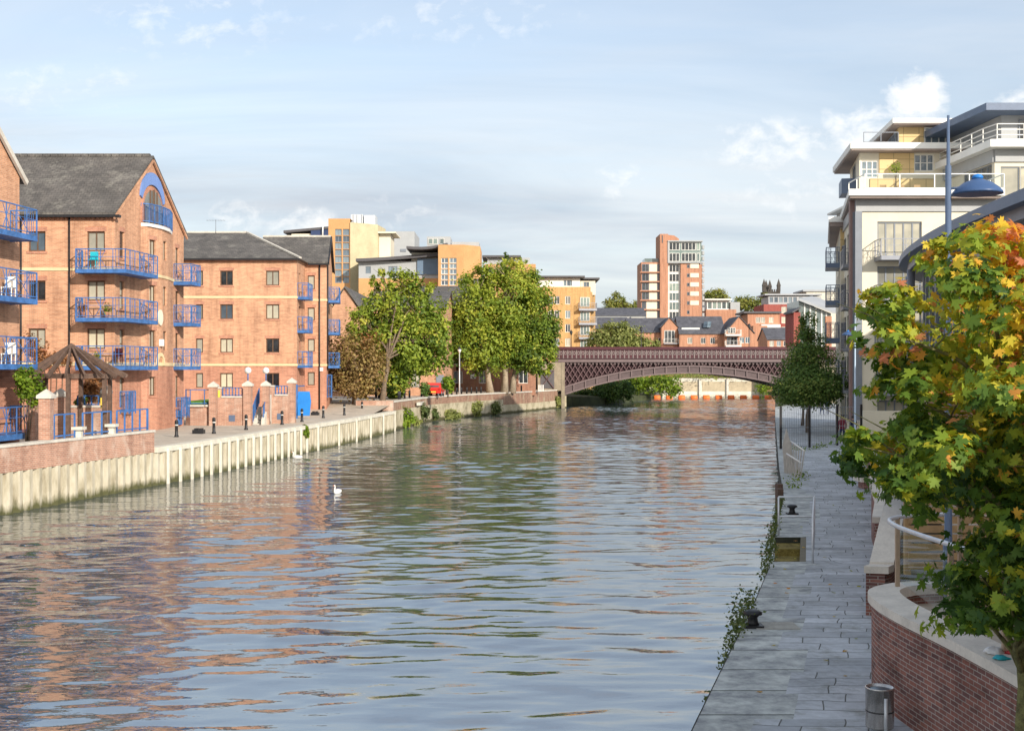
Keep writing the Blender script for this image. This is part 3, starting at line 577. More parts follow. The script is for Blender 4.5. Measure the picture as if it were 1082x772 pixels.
def river():
    """rippled river surface: a fine grid raised by a band of short wind waves, flat sheets around it"""
    r = np.random.default_rng(5)
    ys = [6.0]
    while ys[-1] < 232: ys.append(ys[-1] + (0.06 if ys[-1] < 30 else 0.10 if ys[-1] < 60 else 0.16))
    ys = np.array(ys); xs = np.arange(-31.0, 62.01, 0.22); X, Y = np.meshgrid(xs, ys)
    Z = np.zeros_like(X); n = 44; S = 0.056
    for i in range(n):
        lam = 0.46 * (3.4 / 0.46) ** ((i / (n - 1)) ** 1.35); th = r.normal(0, 0.5); k = 2 * np.pi / lam; a = S / math.sqrt(n / 2) / k
        ph = k * (X * math.sin(th) + Y * math.cos(th)) + r.uniform(0, 6.28)
        Z += a * (np.sin(ph) + 0.25 * np.sin(2 * ph + 1.3))
    calm = 0.0
    for i in range(6): lam = r.uniform(9, 40); th = r.uniform(0, 3.14); calm = calm + np.sin(2 * np.pi / lam * (X * math.sin(th) * .6 + Y * math.cos(th)) + r.uniform(0, 6.28))
    Z *= np.clip(0.86 + 0.13 * calm, 0.42, 1.3); edge = np.minimum(np.minimum((X + 31) / 2, (62 - X) / 2), np.minimum((Y - 6) / 2, (232 - Y) / 4)); Z *= np.clip(edge, 0, 1)
    ny, nx = X.shape; co_ = np.stack([X, Y, Z + WATER], -1).reshape(-1, 3).astype(np.float32)
    ymax = float(ys[-1]); extra = np.array([(-160, -120, WATER), (160, -120, WATER), (160, 6, WATER), (-160, 6, WATER), (-160, ymax, WATER), (-31, 6, WATER), (-31, ymax, WATER), (xs[-1], 6, WATER), (160, ymax, WATER), (xs[-1], ymax, WATER), (-160, 420, WATER), (160, 420, WATER)], np.float32)
    b0 = len(co_); co_ = np.concatenate([co_, extra]); idx = np.arange(ny * nx).reshape(ny, nx)
    q = np.stack([idx[:-1, :-1], idx[:-1, 1:], idx[1:, 1:], idx[1:, :-1]], -1).reshape(-1, 4); q = np.concatenate([q, b0 + np.array([(0, 1, 2, 3), (3, 5, 6, 4), (7, 2, 8, 9), (4, 8, 11, 10)])]).astype(np.int32)
    me = bpy.data.meshes.new('water'); me.vertices.add(len(co_)); me.vertices.foreach_set('co', co_.ravel()); me.loops.add(q.size); me.loops.foreach_set('vertex_index', q.ravel()); me.polygons.add(len(q))
    me.polygons.foreach_set('loop_start', np.arange(0, q.size, 4, dtype=np.int32)); me.polygons.foreach_set('loop_total', np.full(len(q), 4, np.int32)); me.polygons.foreach_set('use_smooth', np.ones(len(q), bool)); me.update(calc_edges=True)
    me.materials.append(MT['water']); o = bpy.data.objects.new('water', me); COL.objects.link(o); tag(o, kind='structure')
river()
b = MB(); b.quad((-4000, -400, -2.2), (4000, -400, -2.2), (4000, 420, -2.2), (-4000, 420, -2.2)); struct('riverbed', b, 'ground')
# right bank ground sheet and the flagged path on it
b = MB(); pts = [(x, y, -0.006) for x, y in EDGE]; pts = [(-10.5 + 0.02, -400, -0.006)] + [(x + 0.7, y, z) for x, y, z in pts] + [(66, 300, -0.006), (4000, 300, -0.006), (4000, -400, -0.006)]
b.add(pts, [tuple(range(len(pts)))[::-1]]); struct('right_bank_ground', b, 'ground')
def strip(Ys, fa, fb, z, name, mat, skip=None, ucols=2):
    me = bpy.data.meshes.new(name); vs, fs, uvs = [], [], []; dist = 0; last = None
    for i, Y in enumerate(Ys):
        a, c = fa(Y), fb(Y)
        if last: dist += math.hypot((a + c) / 2 - last[0], Y - last[1])
        last = ((a + c) / 2, Y); wd = c - a
        vs += [(a, Y, z), (c, Y, z)]; uvs += [(0, dist), (wd, dist)]
        if i and not (skip and skip[0] - 1e-6 <= Ys[i - 1] and Y <= skip[1] + 1e-6): k = 2 * i; fs.append((k - 2, k - 1, k + 1, k))
    me.from_pydata(vs, [], fs); uvl = me.uv_layers.new(name='uv')
    for p in me.polygons:
        for li in p.loop_indices: uvl.data[li].uv = uvs[me.loops[li].vertex_index]
    me.materials.append(MT[mat]); o = bpy.data.objects.new(name, me); COL.objects.link(o); return tag(o, kind='structure')
YS = [-30, -10, 2, 8] + [12 + i for i in range(17)] + [28.96, 31, 33.2] + [34.6 + 1.4 * i for i in range(24)] + [72, 80, 90, 100, 115, 130, 150, 168]
EW = 0.85
_jr = random.Random(3); _CB = [(-40, .1)]
while _CB[-1][0] < 175: _CB.append((max(8.0, _CB[-1][0]) + _jr.uniform(.9, 1.6), _jr.choice((-.2, -.1, 0, .08, .22, .4))))
def ew(Y):
    if 28.9 < Y < 33.3: return EW
    return EW + [j for y, j in _CB if y <= Y + 1e-6][-1]
YC = sorted(set(YS + [y + d for y, j in _CB if 8 < y < 70 and not 28.5 < y < 33.7 for d in (-.004, 0)]))
strip(YC, lambda Y: ex(Y), lambda Y: ex(Y) + ew(Y), 0.0, 'quay_edge_stones', 'edge', (28.96, 33.2))
strip(YC, lambda Y: ex(Y) + ew(Y), lambda Y: max(pr(Y) + .75, ex(Y) + 1.2), 0.0, 'riverside_path', 'flags')
b = MB()
for a, c in zip(YS, YS[1:]):
    o = EW if 28.9 < a < 33.1 else 0
    b.quad((ex(a) + o, a, -2.2), (ex(a) + o, a, 0), (ex(c) + o, c, 0), (ex(c) + o, c, -2.2))
for Y in (28.96, 33.2): b.quad((ex(Y), Y, -2.2), (ex(Y) + EW, Y, -2.2), (ex(Y) + EW, Y, 0), (ex(Y), Y, 0))
for a, c in zip(EDGE[-6:], EDGE[-5:]): b.quad((a[0], a[1], -2.2), (a[0], a[1], 1.2), (c[0], c[1], 1.2), (c[0], c[1], -2.2))
struct('right_quay_face', b, 'edge')
# landing steps in the recess of the quay edge
b = MB()
for i, (y0, y1, z) in enumerate([(28.97, 30.9, -0.52), (30.9, 32.1, -0.34), (32.1, 33.19, -0.16)]):
    b.prism([(ex(y0) + 0.03, y0, -1.6), (ex(y0) + EW - 0.004, y0, -1.6), (ex(y1) + EW - 0.004, y1, -1.6), (ex(y1) + 0.03, y1, -1.6)], (0, 0, 1.6 + z))
single('landing_steps', b, 'moss_stone', 'mossy yellow brown landing steps sunk into the quay edge inside the steel guard rail', 'steps', loc=(6.9, 31, -0.6))
# left banks: near bank, ramp, far bank
b = MB(); i = 0.30
pts = [(-4000, -400, BANK), (LEFT[0][0] - i, -400, BANK)] + [(x - i, y, BANK) for x, y in LEFT if y < 97] + [(lx(97) - i, 97, BANK), (-4000, 97, BANK)]
b.add(pts, [tuple(range(len(pts)))]); struct('left_bank_paving', b, 'pavement')
b = MB(); b.quad((-4000, 97, BANK), (lx(97) - i, 97, BANK), (lx2(110) - i, 110, QUAY), (-4000, 110, QUAY)); struct('left_bank_ramp', b, 'pavement')
b = MB(); pts = [(-4000, 110, QUAY), (lx2(110) - i, 110, QUAY)] + [(x - i, y, QUAY) for x, y in LEFT2 if y > 110] + [(LEFT2[-1][0] - i, 300, QUAY), (-4000, 300, QUAY)]
b.add(pts, [tuple(range(len(pts)))]); struct('left_quay_paving', b, 'pavement')
b = MB(); pts = [(LEFT2[-1][0] - 0.3, 169, 0.6), (9, 180, 0.6), (17, 196, 0.3), (24, 214, 0.2), (28, 240, 0.4), (29, 300, 1.6), (6, 300, 1.79)]
b.add(pts, [tuple(range(len(pts)))]); b.add([(p[0], p[1], -2.2) for p in pts[:6]] + pts[:6], [(i, i + 1, i + 7, i + 6) for i in range(5)])
struct('far_left_riverbank', b, MT.setdefault('bank_weeds_shade', M('shadowed_bank_weeds', (0.05, 0.06, 0.025), .95, .4, .8)))  # weedy bank, its colour darkened to carry the shadow under the arch
b = MB(); b.quad((-4000, 300, 2.4), (4000, 300, 2.4), (4000, 9000, 6), (-4000, 9000, 6)); struct('far_ground', b, 'ground')
b = MB(); b.box(27, 80, 268, 300.01, -2.2, 2.3); struct('far_right_riverbank', b, 'offwhite')
# ---- sheet piling along the near left bank
def along(poly, y0, y1, step):
    out = []; Y = y0
    while Y <= y1: out.append(Y); Y += step
    return out
def offs(poly, Y, d):
    f = lambda y: interp(poly, y); tx, ty = f(Y + 0.4) - f(Y - 0.4), 0.8; l = math.hypot(tx, ty)
    return (f(Y) + ty / l * d, Y - tx / l * d)
root = thing('sheet_pile_wall', 'long cream painted corrugated sheet pile wall rising from the river with green slime at its foot', 'river wall', (lx(70), 70, WATER))
b = MB(); prof = []; Y = 18.0
while Y < 105.2: prof += [(Y, 0.0), (Y + 0.12, -0.2), (Y + 0.30, -0.2), (Y + 0.42, 0.0)]; Y += 0.62
P = [offs(LEFT, y, d) for y, d in prof]; top = lambda y: 0.82 if y < 56 else min(0.92, 0.82 + (y - 56) * 0.02)
for (a, c), (ya, _), (yc, _) in zip(zip(P, P[1:]), prof, prof[1:]): b.quad((a[0], a[1], -2.2), (a[0], a[1], top(ya)), (c[0], c[1], top(yc)), (c[0], c[1], -2.2))
b.build('piling', 'piling', root)
b = MB(); ys = along(LEFT, 55.5, 105.4, 1.6) + [105.6]
for a, c in zip(ys, ys[1:]):
    p, q = offs(LEFT, a, 0.05), offs(LEFT, c, 0.05); p2, q2 = offs(LEFT, a, -0.5), offs(LEFT, c, -0.5)
    b.prism([(p[0], p[1], 0.78), (q[0], q[1], 0.78), (q2[0], q2[1], 0.78), (p2[0], p2[1], 0.78)], (0, 0, BANK + 0.03 - 0.78))
b.build('cap_beam', 'offwhite', root)
b = MB()
for k, yy in enumerate(along(LEFT, 56.5, 78, 1.24) + along(LEFT, 80, 105, 5.0)):
    p = offs(LEFT, yy, 0.06); b.box(p[0] - 0.05, p[0] + 0.07, p[1] - 0.07, p[1] + 0.07, -1, 0.9)
b.build('fender_strip', 'offwhite', root)
# ---- stone and brick quay wall further along
root = thing('quay_wall', 'stained stone and red brick quay wall with weeds, running up to the iron bridge', 'river wall', (lx2(130), 130, WATER))
lo, hi, cp = MB(), MB(), MB(); ys = [LEFT2[0][1]] + [p[1] for p in LEFT2[1:]]
for a, c in zip(ys, ys[1:]):
    zs = 1.0 if a < 140 else 0.35
    A_, C_ = (lx2(a), a), (lx2(c), c); A1, C1 = offs(LEFT2, a, -0.12), offs(LEFT2, c, -0.12)
    lo.prism([(A_[0], A_[1], -2.2), (C_[0], C_[1], -2.2), (C_[0] - 0.8, C_[1], -2.2), (A_[0] - 0.8, A_[1], -2.2)], (0, 0, 2.2 + zs))
    hi.prism([(A1[0], A1[1], zs + 0.002), (C1[0], C1[1], zs + 0.002), (C1[0] - 0.6, C1[1], zs + 0.002), (A1[0] - 0.6, A1[1], zs + 0.002)], (0, 0, QUAY - 0.1 - zs))
    cp.prism([(A1[0] + 0.06, A1[1], QUAY - 0.095), (C1[0] + 0.06, C1[1], QUAY - 0.095), (C1[0] - 0.7, C1[1], QUAY - 0.095), (A1[0] - 0.7, A1[1], QUAY - 0.095)], (0, 0, 0.14))
hi.build('brick_upper', 'brick_quay', root); lo.build('stone_base', 'quay_stone', root); cp.build('coping', 'stone', root)
b = MB(); p = gr(455, 425, QUAY - 0.5); b.box(lx2(118) - 0.1, lx2(118) + 0.25, 116.5, 122, 1.15, 1.45); b.build('ledge_stone', 'stone', root)
b = MB(); b.box(lx(104) - 3.2, lx2(106) + 0.02, 105.1, 106.1, BANK + 0.03, QUAY + 0.1)
single('brick_parapet', b, 'brick_wall', 'low brick parapet closing the end of the cream sheet pile wall', 'wall', loc=(lx(104) - 1.5, 105.6, BANK))
# ================================================================== left bank: the blue-balconied brick flats
BALC = []
# ---- building with the gable and the bow (second along)
A1p, B1p = (fx(121, 67.5), 67.5), (fx(194, 77.6), 77.6)
def flats_gable():
    root = thing('apartment_block', 'orange brick apartment block with a gabled river front, bowed bay and arched attic window', 'apartment block', (A1p[0], A1p[1], 0.8))
    fr = Facade((-42, 67.5), A1p); gb = Facade(A1p, B1p)
    EV, BAND1, BAND2 = 13.05, 4.75, 9.95; w = MB()
    # front wall
    fo = []
    rows = [(244.5, 265.5), (296.5, 317.5), (347, 368.5)]
    for y0, y1 in rows:
        for x0, x1 in ((30, 48), (92, 110.7)): fo.append(fr.rect(x0, x1, y0, y1))
    for y0 in (400,): fo.append(fr.rect(95, 108, y0, y0 + 26)); fo.append(fr.rect(31, 46, y0, y0 + 20))
    fr.wall(w, 0.4, EV, fo, split=(BAND1, 1))
    # gable wall: straight parts left and right of the bow
    go = []
    for y0, y1 in ((245, 273), (297, 327), (348, 378), (399, 430)): go.append(gb.rect(126.5, 131.5, y0, y1))
    for y0, y1 in ((262, 290), (307.5, 338), (352, 380), (397, 430)): go.append(gb.rect(185.5, 189.0, y0, y1))
    sp = lambda px, d: Facade(tuple(gb.p(0, 0, d))[:2], tuple(gb.p(gb.W, 0, d))[:2]).s_of(px)
    bs = [(sp(p, d), d) for p, d in ((149, 0), (155.5, 0.25), (166.5, 0.45), (171, 0.48), (177.6, 0.34), (182, 0))]
    gb.wall(w, 0.4, EV, [o for o in go if o[1] < bs[0][0]], split=(BAND1, 1), s1=bs[0][0])
    gb.wall(w, 0.4, EV, [o for o in go if o[0] > bs[-1][0]], split=(BAND1, 1), s0=bs[-1][0])
    ZB = gb.z_of(bs[2][0], 241)
    gb.wall(w, ZB, EV, s0=bs[0][0], s1=bs[-1][0]) if ZB < EV else None
    ap = gb.p(gb.W / 2, 16.9)
    w.add([gb.p(0, EV), gb.p(gb.W, EV), ap], [(0, 1, 2)])
    segs = []; bayo = {}
    for (a, da), (c, dc) in zip(bs, bs[1:]):
        s = Facade(tuple(gb.p(a, 0, da))[:2], tuple(gb.p(c, 0, dc))[:2]); segs.append(s)
    op1 = [segs[1].rect(158, 164.6, y0, y1) for y0, y1 in ((253.5, 272.5), (301.5, 320.5), (349, 368), (398, 418))]
    op3 = [segs[3].rect(172.6, 176, y0, y1) for y0, y1 in ((255, 275), (303, 323), (350, 370))]
    for i, s in enumerate(segs): s.wall(w, 0.4, min(ZB, EV - 0.02), op1 if i == 1 else op3 if i == 3 else (), split=(BAND1, 1))
    # far end wall and back
    w.quad((*B1p, 0.4), (*B1p, EV), (-42, 77.6, EV), (-42, 77.6, 0.4)); w.quad((-42, 77.6, 0.4), (-42, 77.6, EV), (-42, 67.5, EV), (-42, 67.5, 0.4))
    wall = w.build('wall', ['brick', 'brick_low'], root)
    for o in fo[:6]: window(root, fr, o, random.choice(['curtain', 'curtain', 'sky', 'dark']), head='brick_low')
    for o in fo[6:]: window(root, fr, o, 'dark')
    for o in go: window(root, gb, o, random.choice(['curtain', 'dark']), nx=1, ny=2, head='brick_low')
    for o in op1: window(root, segs[1], o, 'curtain', head='brick_low')
    for o in op3: window(root, segs[3], o, 'curtain', nx=1, fw=.05)
    # stone bands, dentil course, soldier heads
    b = MB(); fr.band(b, BAND2, BAND2 + 0.17); fr.band(b, BAND1, BAND1 + 0.2)
    for z0, z1 in ((BAND2, BAND2 + 0.17), (BAND1, BAND1 + 0.2)):
        gb.band(b, z0, z1, s1=bs[0][0]); gb.band(b, z0, z1, s0=bs[-1][0])
        for s in segs: s.band(b, z0, z1, s0=0, s1=s.W)
    b.build('stone_band', 'cream_band', root)
    b = MB(); k = 0.0
    while k < fr.W: b.prism([fr.p(k, EV - .34, -.02), fr.p(k + .11, EV - .34, -.02), fr.p(k + .11, EV - .34, .07), fr.p(k, EV - .34, .07)], (0, 0, .2)); k += .24
    fr.band(b, EV - .14, EV, .1); b.build('dentil_course', 'brick_low', root)
    # roof
    b = MB(); ov = 0.28; e0 = fr.p(0, EV - .02, ov); Rz = 17.0
    ridge_r = gb.p(gb.W / 2, Rz, .14); ridge_l = Vector((-42, ridge_r.y, Rz)); fr_r = gb.p(-.3, EV - .08, .14) + Vector((0, 0, 0)); bk_r = gb.p(gb.W + .3, EV - .08, .14)
    for p, q in ((fr_r, Vector((-42, 67.2, EV - .08))), (bk_r, Vector((-42, 78, EV - .08)))):
        d = [p, ridge_r, ridge_l, q]; b.prism(d, (0, 0, .14))
    rf = b.build('roof', 'slate', root)
    b = MB(); x = -42.0
    while x < ridge_r.x - .3: b.box(x, x + .42, ridge_r.y - .14, ridge_r.y + .14, Rz + .06, Rz + .24); x += .45
    b.build('ridge_tile', 'slate', rf)
    b = MB(); fr.band(b, EV - .2, EV - .06, .36, s0=0); b.build('gutter', 'black', root)
    b = MB()
    for p, q in ((gb.p(-.3, EV - .25, .02), gb.p(gb.W / 2, Rz - .15, .02)), (gb.p(gb.W + .3, EV - .25, .02), gb.p(gb.W / 2, Rz - .15, .02))):
        b.bar(p + gb.n * .1, q + gb.n * .1, .1, .12)
    b.build('verge', 'brick', root)
    # arched attic window
    sc = gb.s_of(160.2); wz0, wz1 = gb.z_of(sc, 238), gb.z_of(sc, 201); hw = (gb.s_of(170.5) - gb.s_of(150.5)) / 2; r = hw
    def arch(sw, z0, zs, d, n=12): return [gb.p(sc - sw, z0, d), gb.p(sc + sw, z0, d)] + [gb.p(sc + sw * math.cos(math.pi * i / n), zs + (wz1 - zs + (sw - hw)) * math.sin(math.pi * i / n), d) for i in range(n + 1)]
    zs = wz0 + (wz1 - wz0) * .42
    b = MB(); b.prism(arch(hw + .16, wz0, zs, 0.002), gb.n * .09); b.build('arch_surround', 'brick_low', root)
    b = MB(); b.prism(arch(hw - .04, wz0, zs, .05), gb.n * .065); aw = b.build('arched_window', 'glass_curtain', root)
    b = MB()
    for t in (-.97, -.36, .0, .36, .97):
        s = sc + t * (hw - .04); hh = zs + (wz1 - zs) * math.sqrt(max(0, 1 - t * t)) ; b.bar(gb.p(s, wz0, .13), gb.p(s, hh, .13), .12 if t == 0 else .08)
    b.build('frame', 'frame_brown', aw)
    b = MB(); n = 14; po, pi_ = [], []
    for i in range(n + 1):
        t = math.pi * (0.10 + .80 * i / n); cs, sn = math.cos(t), math.sin(t); th = .2 + .5 * sn
        po.append((sc + (hw + .2 + th) * cs * .96, zs + .1 + (wz1 - zs + .22 + th) * sn)); pi_.append((sc + (hw + .2) * cs, zs + .1 + (wz1 - zs + .2) * sn))
    for i in range(n):
        b.prism([gb.p(*pi_[i], .005), gb.p(*po[i], .005), gb.p(*po[i + 1], .005), gb.p(*pi_[i + 1], .005)], gb.n * .1)
    b.build('arch_panel', MT.setdefault('periwinkle', M('periwinkle_panel', (0.17, 0.27, 0.55), .6, .06, 2)), root)
    pts = [tuple(gb.p(a, 0, max(d, 0) + (.12 if d > 0 else 0)))[:2] for a, d in bs]
    b = MB(); b.slab(pts, ZB - .02, ZB + .16); bal = b.build('attic_balcony', 'white', root)
    b = MB(); railing_run(b, [(*p, ZB + .16) for p in pts], 1.12, .5, .05, (1, .1), .13); b.build('railing', 'blue', bal)
    # plaque, blind arch, small sign
    s0 = sp(168.7, .47); d3 = .53
    b = MB(); b.prism([gb.p(s0 + .36 * math.cos(a), fz(335.5, gb.p(s0, 0, .5).y) + .47 * math.sin(a), d3 - .05) for a in [2 * math.pi * i / 18 for i in range(18)]], gb.n * .07); b.build('oval_plaque', 'cream', root)
    b = MB(); b.box(*(lambda p: (p.x - .2, p.x + .2, p.y - .05, p.y + .05, p.z - .2, p.z + .2))(gb.p(s0, gb.z_of(s0, 362), d3))); b.build('wall_sign', 'white', root)
    b = MB(); zt = gb.z_of(s0, 386)
    for i in range(10):
        a0, a1 = math.pi * i / 10, math.pi * (i + 1) / 10
        b.prism([gb.p(s0 + .42 * math.cos(a0), zt + .55 * math.sin(a0), d3 - .06), gb.p(s0 + .6 * math.cos(a0), zt + .75 * math.sin(a0), d3 - .06), gb.p(s0 + .6 * math.cos(a1), zt + .75 * math.sin(a1), d3 - .06), gb.p(s0 + .42 * math.cos(a1), zt + .55 * math.sin(a1), d3 - .06)], gb.n * .11)
    b.build('blind_arch', 'cream_band', root)
    # corner balconies
    for py in (286.5, 338, 389):
        z = fz(py, 66.4) + .1; p0 = fx(80, 66.4)
        pts = [(p0, 67.5), (p0, 66.4), (A1p[0] + .75, 66.4), tuple(gb.p(gb.s_of(150) - .3, 0, 1.05))[:2], tuple(gb.p(gb.s_of(150) - .3, 0, 0))[:2]]
        pts[2] = (pts[3][0] - (pts[3][1] - 66.4) * gb.u.x / gb.u.y, 66.4); balcony(root, pts, z)
    for py in (299.5, 343, 389):
        s1 = gb.s_of(183.5); z = gb.z_of(s1, py) + .1
        q0, q1 = gb.p(s1, 0, 0), gb.p(s1, 0, 1.1); q2 = gb.p(gb.W - .05, 0, 1.1); q3 = gb.p(gb.W - .05, 0, 0)
        balcony(root, [tuple(q)[:2] for q in (q0, q1, q2, q3)], z)
    for px, py in ((131, 437), (189.5, 441)):                                 # shallow guards before the ground-floor doors
        s1 = gb.s_of(px); z = gb.z_of(s1, py); b = MB()
        pts = [tuple(gb.p(s1 + a, z, d)) for a, d in ((-.55, .02), (-.55, .35), (.75, .35), (.75, .02))]; railing_run(b, pts, 1.25, .5, .05, (1, .1), .12)
        b.build('door_guard', 'blue', root)
    b = MB(); b.box(*(lambda p: (p.x - .1, p.x + .05, p.y - .3, p.y + .3, BANK + .1, BANK + 1.0))(gb.p(gb.s_of(189.5), 0, .06))); b.build('vent_door', 'blue', root)
    for xx in (fx(73, 67.4), fx(22, 67.4)):
        b = MB(); b.tube([(xx, 67.42, .9), (xx, 67.42, EV - .2)], .05, 8); b.build('downpipe', 'black', root)
    return root
gable_block = flats_gable()
# ---- nearest block, only its far river corner in frame
def flats_near():
    C = (fx(20.5, 51.6), 51.6); u = Vector((0.108, 0.994)); A = (C[0] - u.x * 13, C[1] - u.y * 13)
    root = thing('apartment_block', 'nearest orange brick apartment block, cut by the photo edge, with four blue balconies', 'apartment block', (C[0], C[1], .8))
    gb = Facade(A, C); EV = gb.z_of(gb.W, 186); w = MB(); op = []
    rows = [(254, ), (320,), (388,), (459,)]
    zs = [gb.z_of(gb.W - .5, r[0]) for r in rows]
    for z in zs: op.append((gb.W - 4.6, gb.W - 3.2, z, z + 2.1)); op.append((gb.W - 9.5, gb.W - 7.8, z + .7, z + 2.0))
    gb.wall(w, .4, EV, op, split=(4.75, 1)); ap = gb.p(gb.W / 2, EV + 5.2); w.add([gb.p(0, EV), gb.p(gb.W, EV), ap], [(0, 1, 2)])
    w.quad((*C, .4), (*C, EV), (-45, C[1], EV), (-45, C[1], .4)); w.quad((-45, A[1], .4), (*A, .4), (*A, EV), (-45, A[1], EV))
    w.build('wall', ['brick', 'brick_low'], root)
    for o in op: window(root, gb, o, random.choice(['curtain', 'dark']))
    b = MB()
    for s, e in ((0, -.35), (gb.W, gb.W + .35)):
        p, q = gb.p(e, EV - .3, .15), gb.p(gb.W / 2, EV + 5.25, .15)
        b.prism([p, q, Vector((-45, q.y, q.z)), Vector((-45, p.y, p.z))], (0, 0, .14))
    b.build('roof', 'slate', root)
    b = MB(); b.bar(gb.p(gb.W + .35, EV - .25, .14), gb.p(gb.W / 2, EV + 5.25, .14), .12, .2); b.bar(gb.p(-.35, EV - .25, .14), gb.p(gb.W / 2, EV + 5.25, .14), .12, .2); b.build('verge', 'stone', root)
    for z in zs:
        pts = [tuple(gb.p(gb.W - a, 0, d))[:2] for a, d in ((5.6, 0), (5.6, 1.15), (.75, 1.15), (.75, 0))]
        balcony(root, pts, z + .1, gap=.8)
    return root
near_block = flats_near()
# ---- third block: long front facing the camera, hipped slate roof, set-back wing
def flats_long():
    Y = 97.5; xr = fx(313.5, Y); Y2 = 101.5; xr2 = fx(345, Y2)
    root = thing('apartment_block', 'long orange brick apartment block with a hipped slate roof and terrace walls before it', 'apartment block', (xr, Y, .8))
    fr = Facade((-36, Y), (xr, Y)); sd_ = Facade((xr, Y), (xr, Y2)); wg = Facade((xr, Y2), (xr2, Y2)); ge = Facade((xr2, Y2), (xr2 - .85, 110.5))
    EV = fz(272.5, Y); BZ = (fz(386.5, Y), fz(315, Y)); w = MB()
    fo = [fr.rect(x0, x1, y0, y1) for y0, y1 in ((286, 301.5), (321.5, 337), (357.5, 372.5), (394, 409.5)) for x0, x1 in ((207, 214.5), (232.5, 246), (281, 295))]
    wo_ = [wg.rect(325, 332.5, y0, y1) for y0, y1 in ((291, 305.5), (325, 338.5), (358, 371.5), (393, 407))]
    so_ = [(1.0, 1.75, z, z + 2.05) for z in (fz(314.5, Y), fz(350, Y), fz(387, Y))]
    go = [(2.0, 3.0, z, z + 2.05) for z in (fz(318, Y2 + 2), fz(352, Y2 + 2), fz(387, Y2 + 2))]
    fr.wall(w, .4, EV, fo, split=(BZ[0], 1)); sd_.wall(w, .4, EV, so_, split=(BZ[0], 1)); wg.wall(w, .4, EV, wo_, split=(BZ[0], 1)); ge.wall(w, .4, EV, go, split=(BZ[0], 1))
    RZ = 15.9; gm = ge.p(ge.W / 2, RZ); w.add([ge.p(0, EV), ge.p(ge.W, EV), gm], [(0, 1, 2)])
    w.quad((-36, 111, .4), (-36, 111, EV), (-36, Y, EV), (-36, Y, .4)); w.build('wall', ['brick', 'brick_low'], root)
    for i, o in enumerate(fo): window(root, fr, o, ['curtain', 'dark', 'curtain', 'curtain', 'sky', 'curtain', 'curtain', 'curtain', 'dark', 'curtain', 'curtain', 'dark'][i], nx=1 if o[1] - o[0] < .7 else 2, head='brick_low')
    for o in wo_: window(root, wg, o, 'curtain', nx=1, head='brick_low')
    for o in so_: window(root, sd_, o, 'dark', nx=1, ny=2)
    for o in go: window(root, ge, o, 'dark', nx=1, ny=2)
    b = MB()
    for z in BZ:
        for fc in (fr, sd_, wg, ge): fc.band(b, z, z + .17, s1=fc.W, s0=0)
    b.build('stone_band', 'cream_band', root)
    b = MB()
    for fc in (fr, wg): fc.band(b, EV - .3, EV - .05, .07, s0=0, s1=fc.W)
    b.build('eaves_course', 'brick_low', root)
    # roofs: hip over the long front, ridge of the wing running to the river gable
    b = MB(); yb = 110.8; ym = (Y + yb) / 2; hx = fx(261, ym); o_ = .35
    b.add([(-36, Y - o_, EV - .1), (xr + o_, Y - o_, EV - .1), (hx, ym, RZ + .25), (-36, ym, RZ + .25), (xr + o_, yb, EV - .1), (-36, yb, EV - .1)], [(0, 1, 2, 3), (1, 4, 2), (4, 5, 3, 2), (0, 5, 4, 1)])
    g0, g1 = ge.p(-o_, EV - .12, .12), ge.p(ge.W + o_, EV - .12, .12); gr_ = ge.p(ge.W / 2, RZ, .12); rl = Vector((hx + 1, gr_.y, RZ)); 
    b.prism([Vector((xr - 4, g0.y, EV - .12)), g0, gr_, rl], (0, 0, .12)); b.prism([Vector((xr - 4, g1.y, EV - .12)), g1, gr_, rl], (0, 0, .12))
    rf = b.build('roof', 'slate', root)
    b = MB(); b.bar((-36, ym, RZ + .27), (hx, ym, RZ + .27), .26, .14); b.bar((hx, ym, RZ + .27), (xr + o_, Y - o_, EV - .02), .24, .12); b.bar(rl + Vector((0, 0, .13)), gr_ + Vector((0, 0, .13)), .26, .14); b.build('ridge_tile', 'stone', rf)
    b = MB(); b.box(-36, xr + o_, Y - o_ - .1, Y - o_, EV - .2, EV - .06); b.box(xr + .3, xr2 + .3, g0.y - .1, g0.y, EV - .24, EV - .1)
    b.bar(g0 + ge.n * .06, gr_ + ge.n * .06, .1, .25); b.bar(g1 + ge.n * .06, gr_ + ge.n * .06, .1, .25); b.build('gutter', 'black', root)
    b = MB(); p = wg.p(wg.s_of(337.7), 0, .08); b.tube([(p.x, p.y, .9), (p.x, p.y, EV - .2)], .06, 8); p = ge.p(.4, 0, .08); b.tube([(p.x, p.y, 4.5), (p.x, p.y, EV + .4)], .06, 8); b.build('downpipe', 'black', root)
    b = MB(); p = wg.p(wg.s_of(340), fz(390, Y2), .06); b.box(p.x - .18, p.x + .12, p.y - .06, p.y + .04, p.z - .15, p.z + .15); b.build('alarm_box', 'white', root)
    b = MB(); ax = fx(228, 104); b.tube([(ax, 104, RZ), (ax, 104, RZ + 1.3)], .025, 6); b.bar((ax - .8, 104, RZ + 1.25), (ax + .8, 104, RZ + 1.25), .025)
    for q in range(7): b.bar((ax - .7 + q * .23, 103.8, RZ + 1.25), (ax - .7 + q * .23, 104.2, RZ + 1.25), .018)
    b.build('aerial', 'frame_grey', rf)
    for py in (314.5, 350, 387):
        balcony(root, [(xr, Y + .35), (xr + .85, Y + .35), (xr + .85, Y + 2.4), (xr, Y + 2.4)], fz(py, Y) + .08, gap=.45)
    for py in (318.5, 352.5, 387.5):
        pts = [tuple(ge.p(a, 0, d))[:2] for a, d in ((1.3, 0), (1.3, .95), (3.6, .95), (3.6, 0))]; balcony(root, pts, fz(py, Y2 + 1.5) + .08, gap=.45)
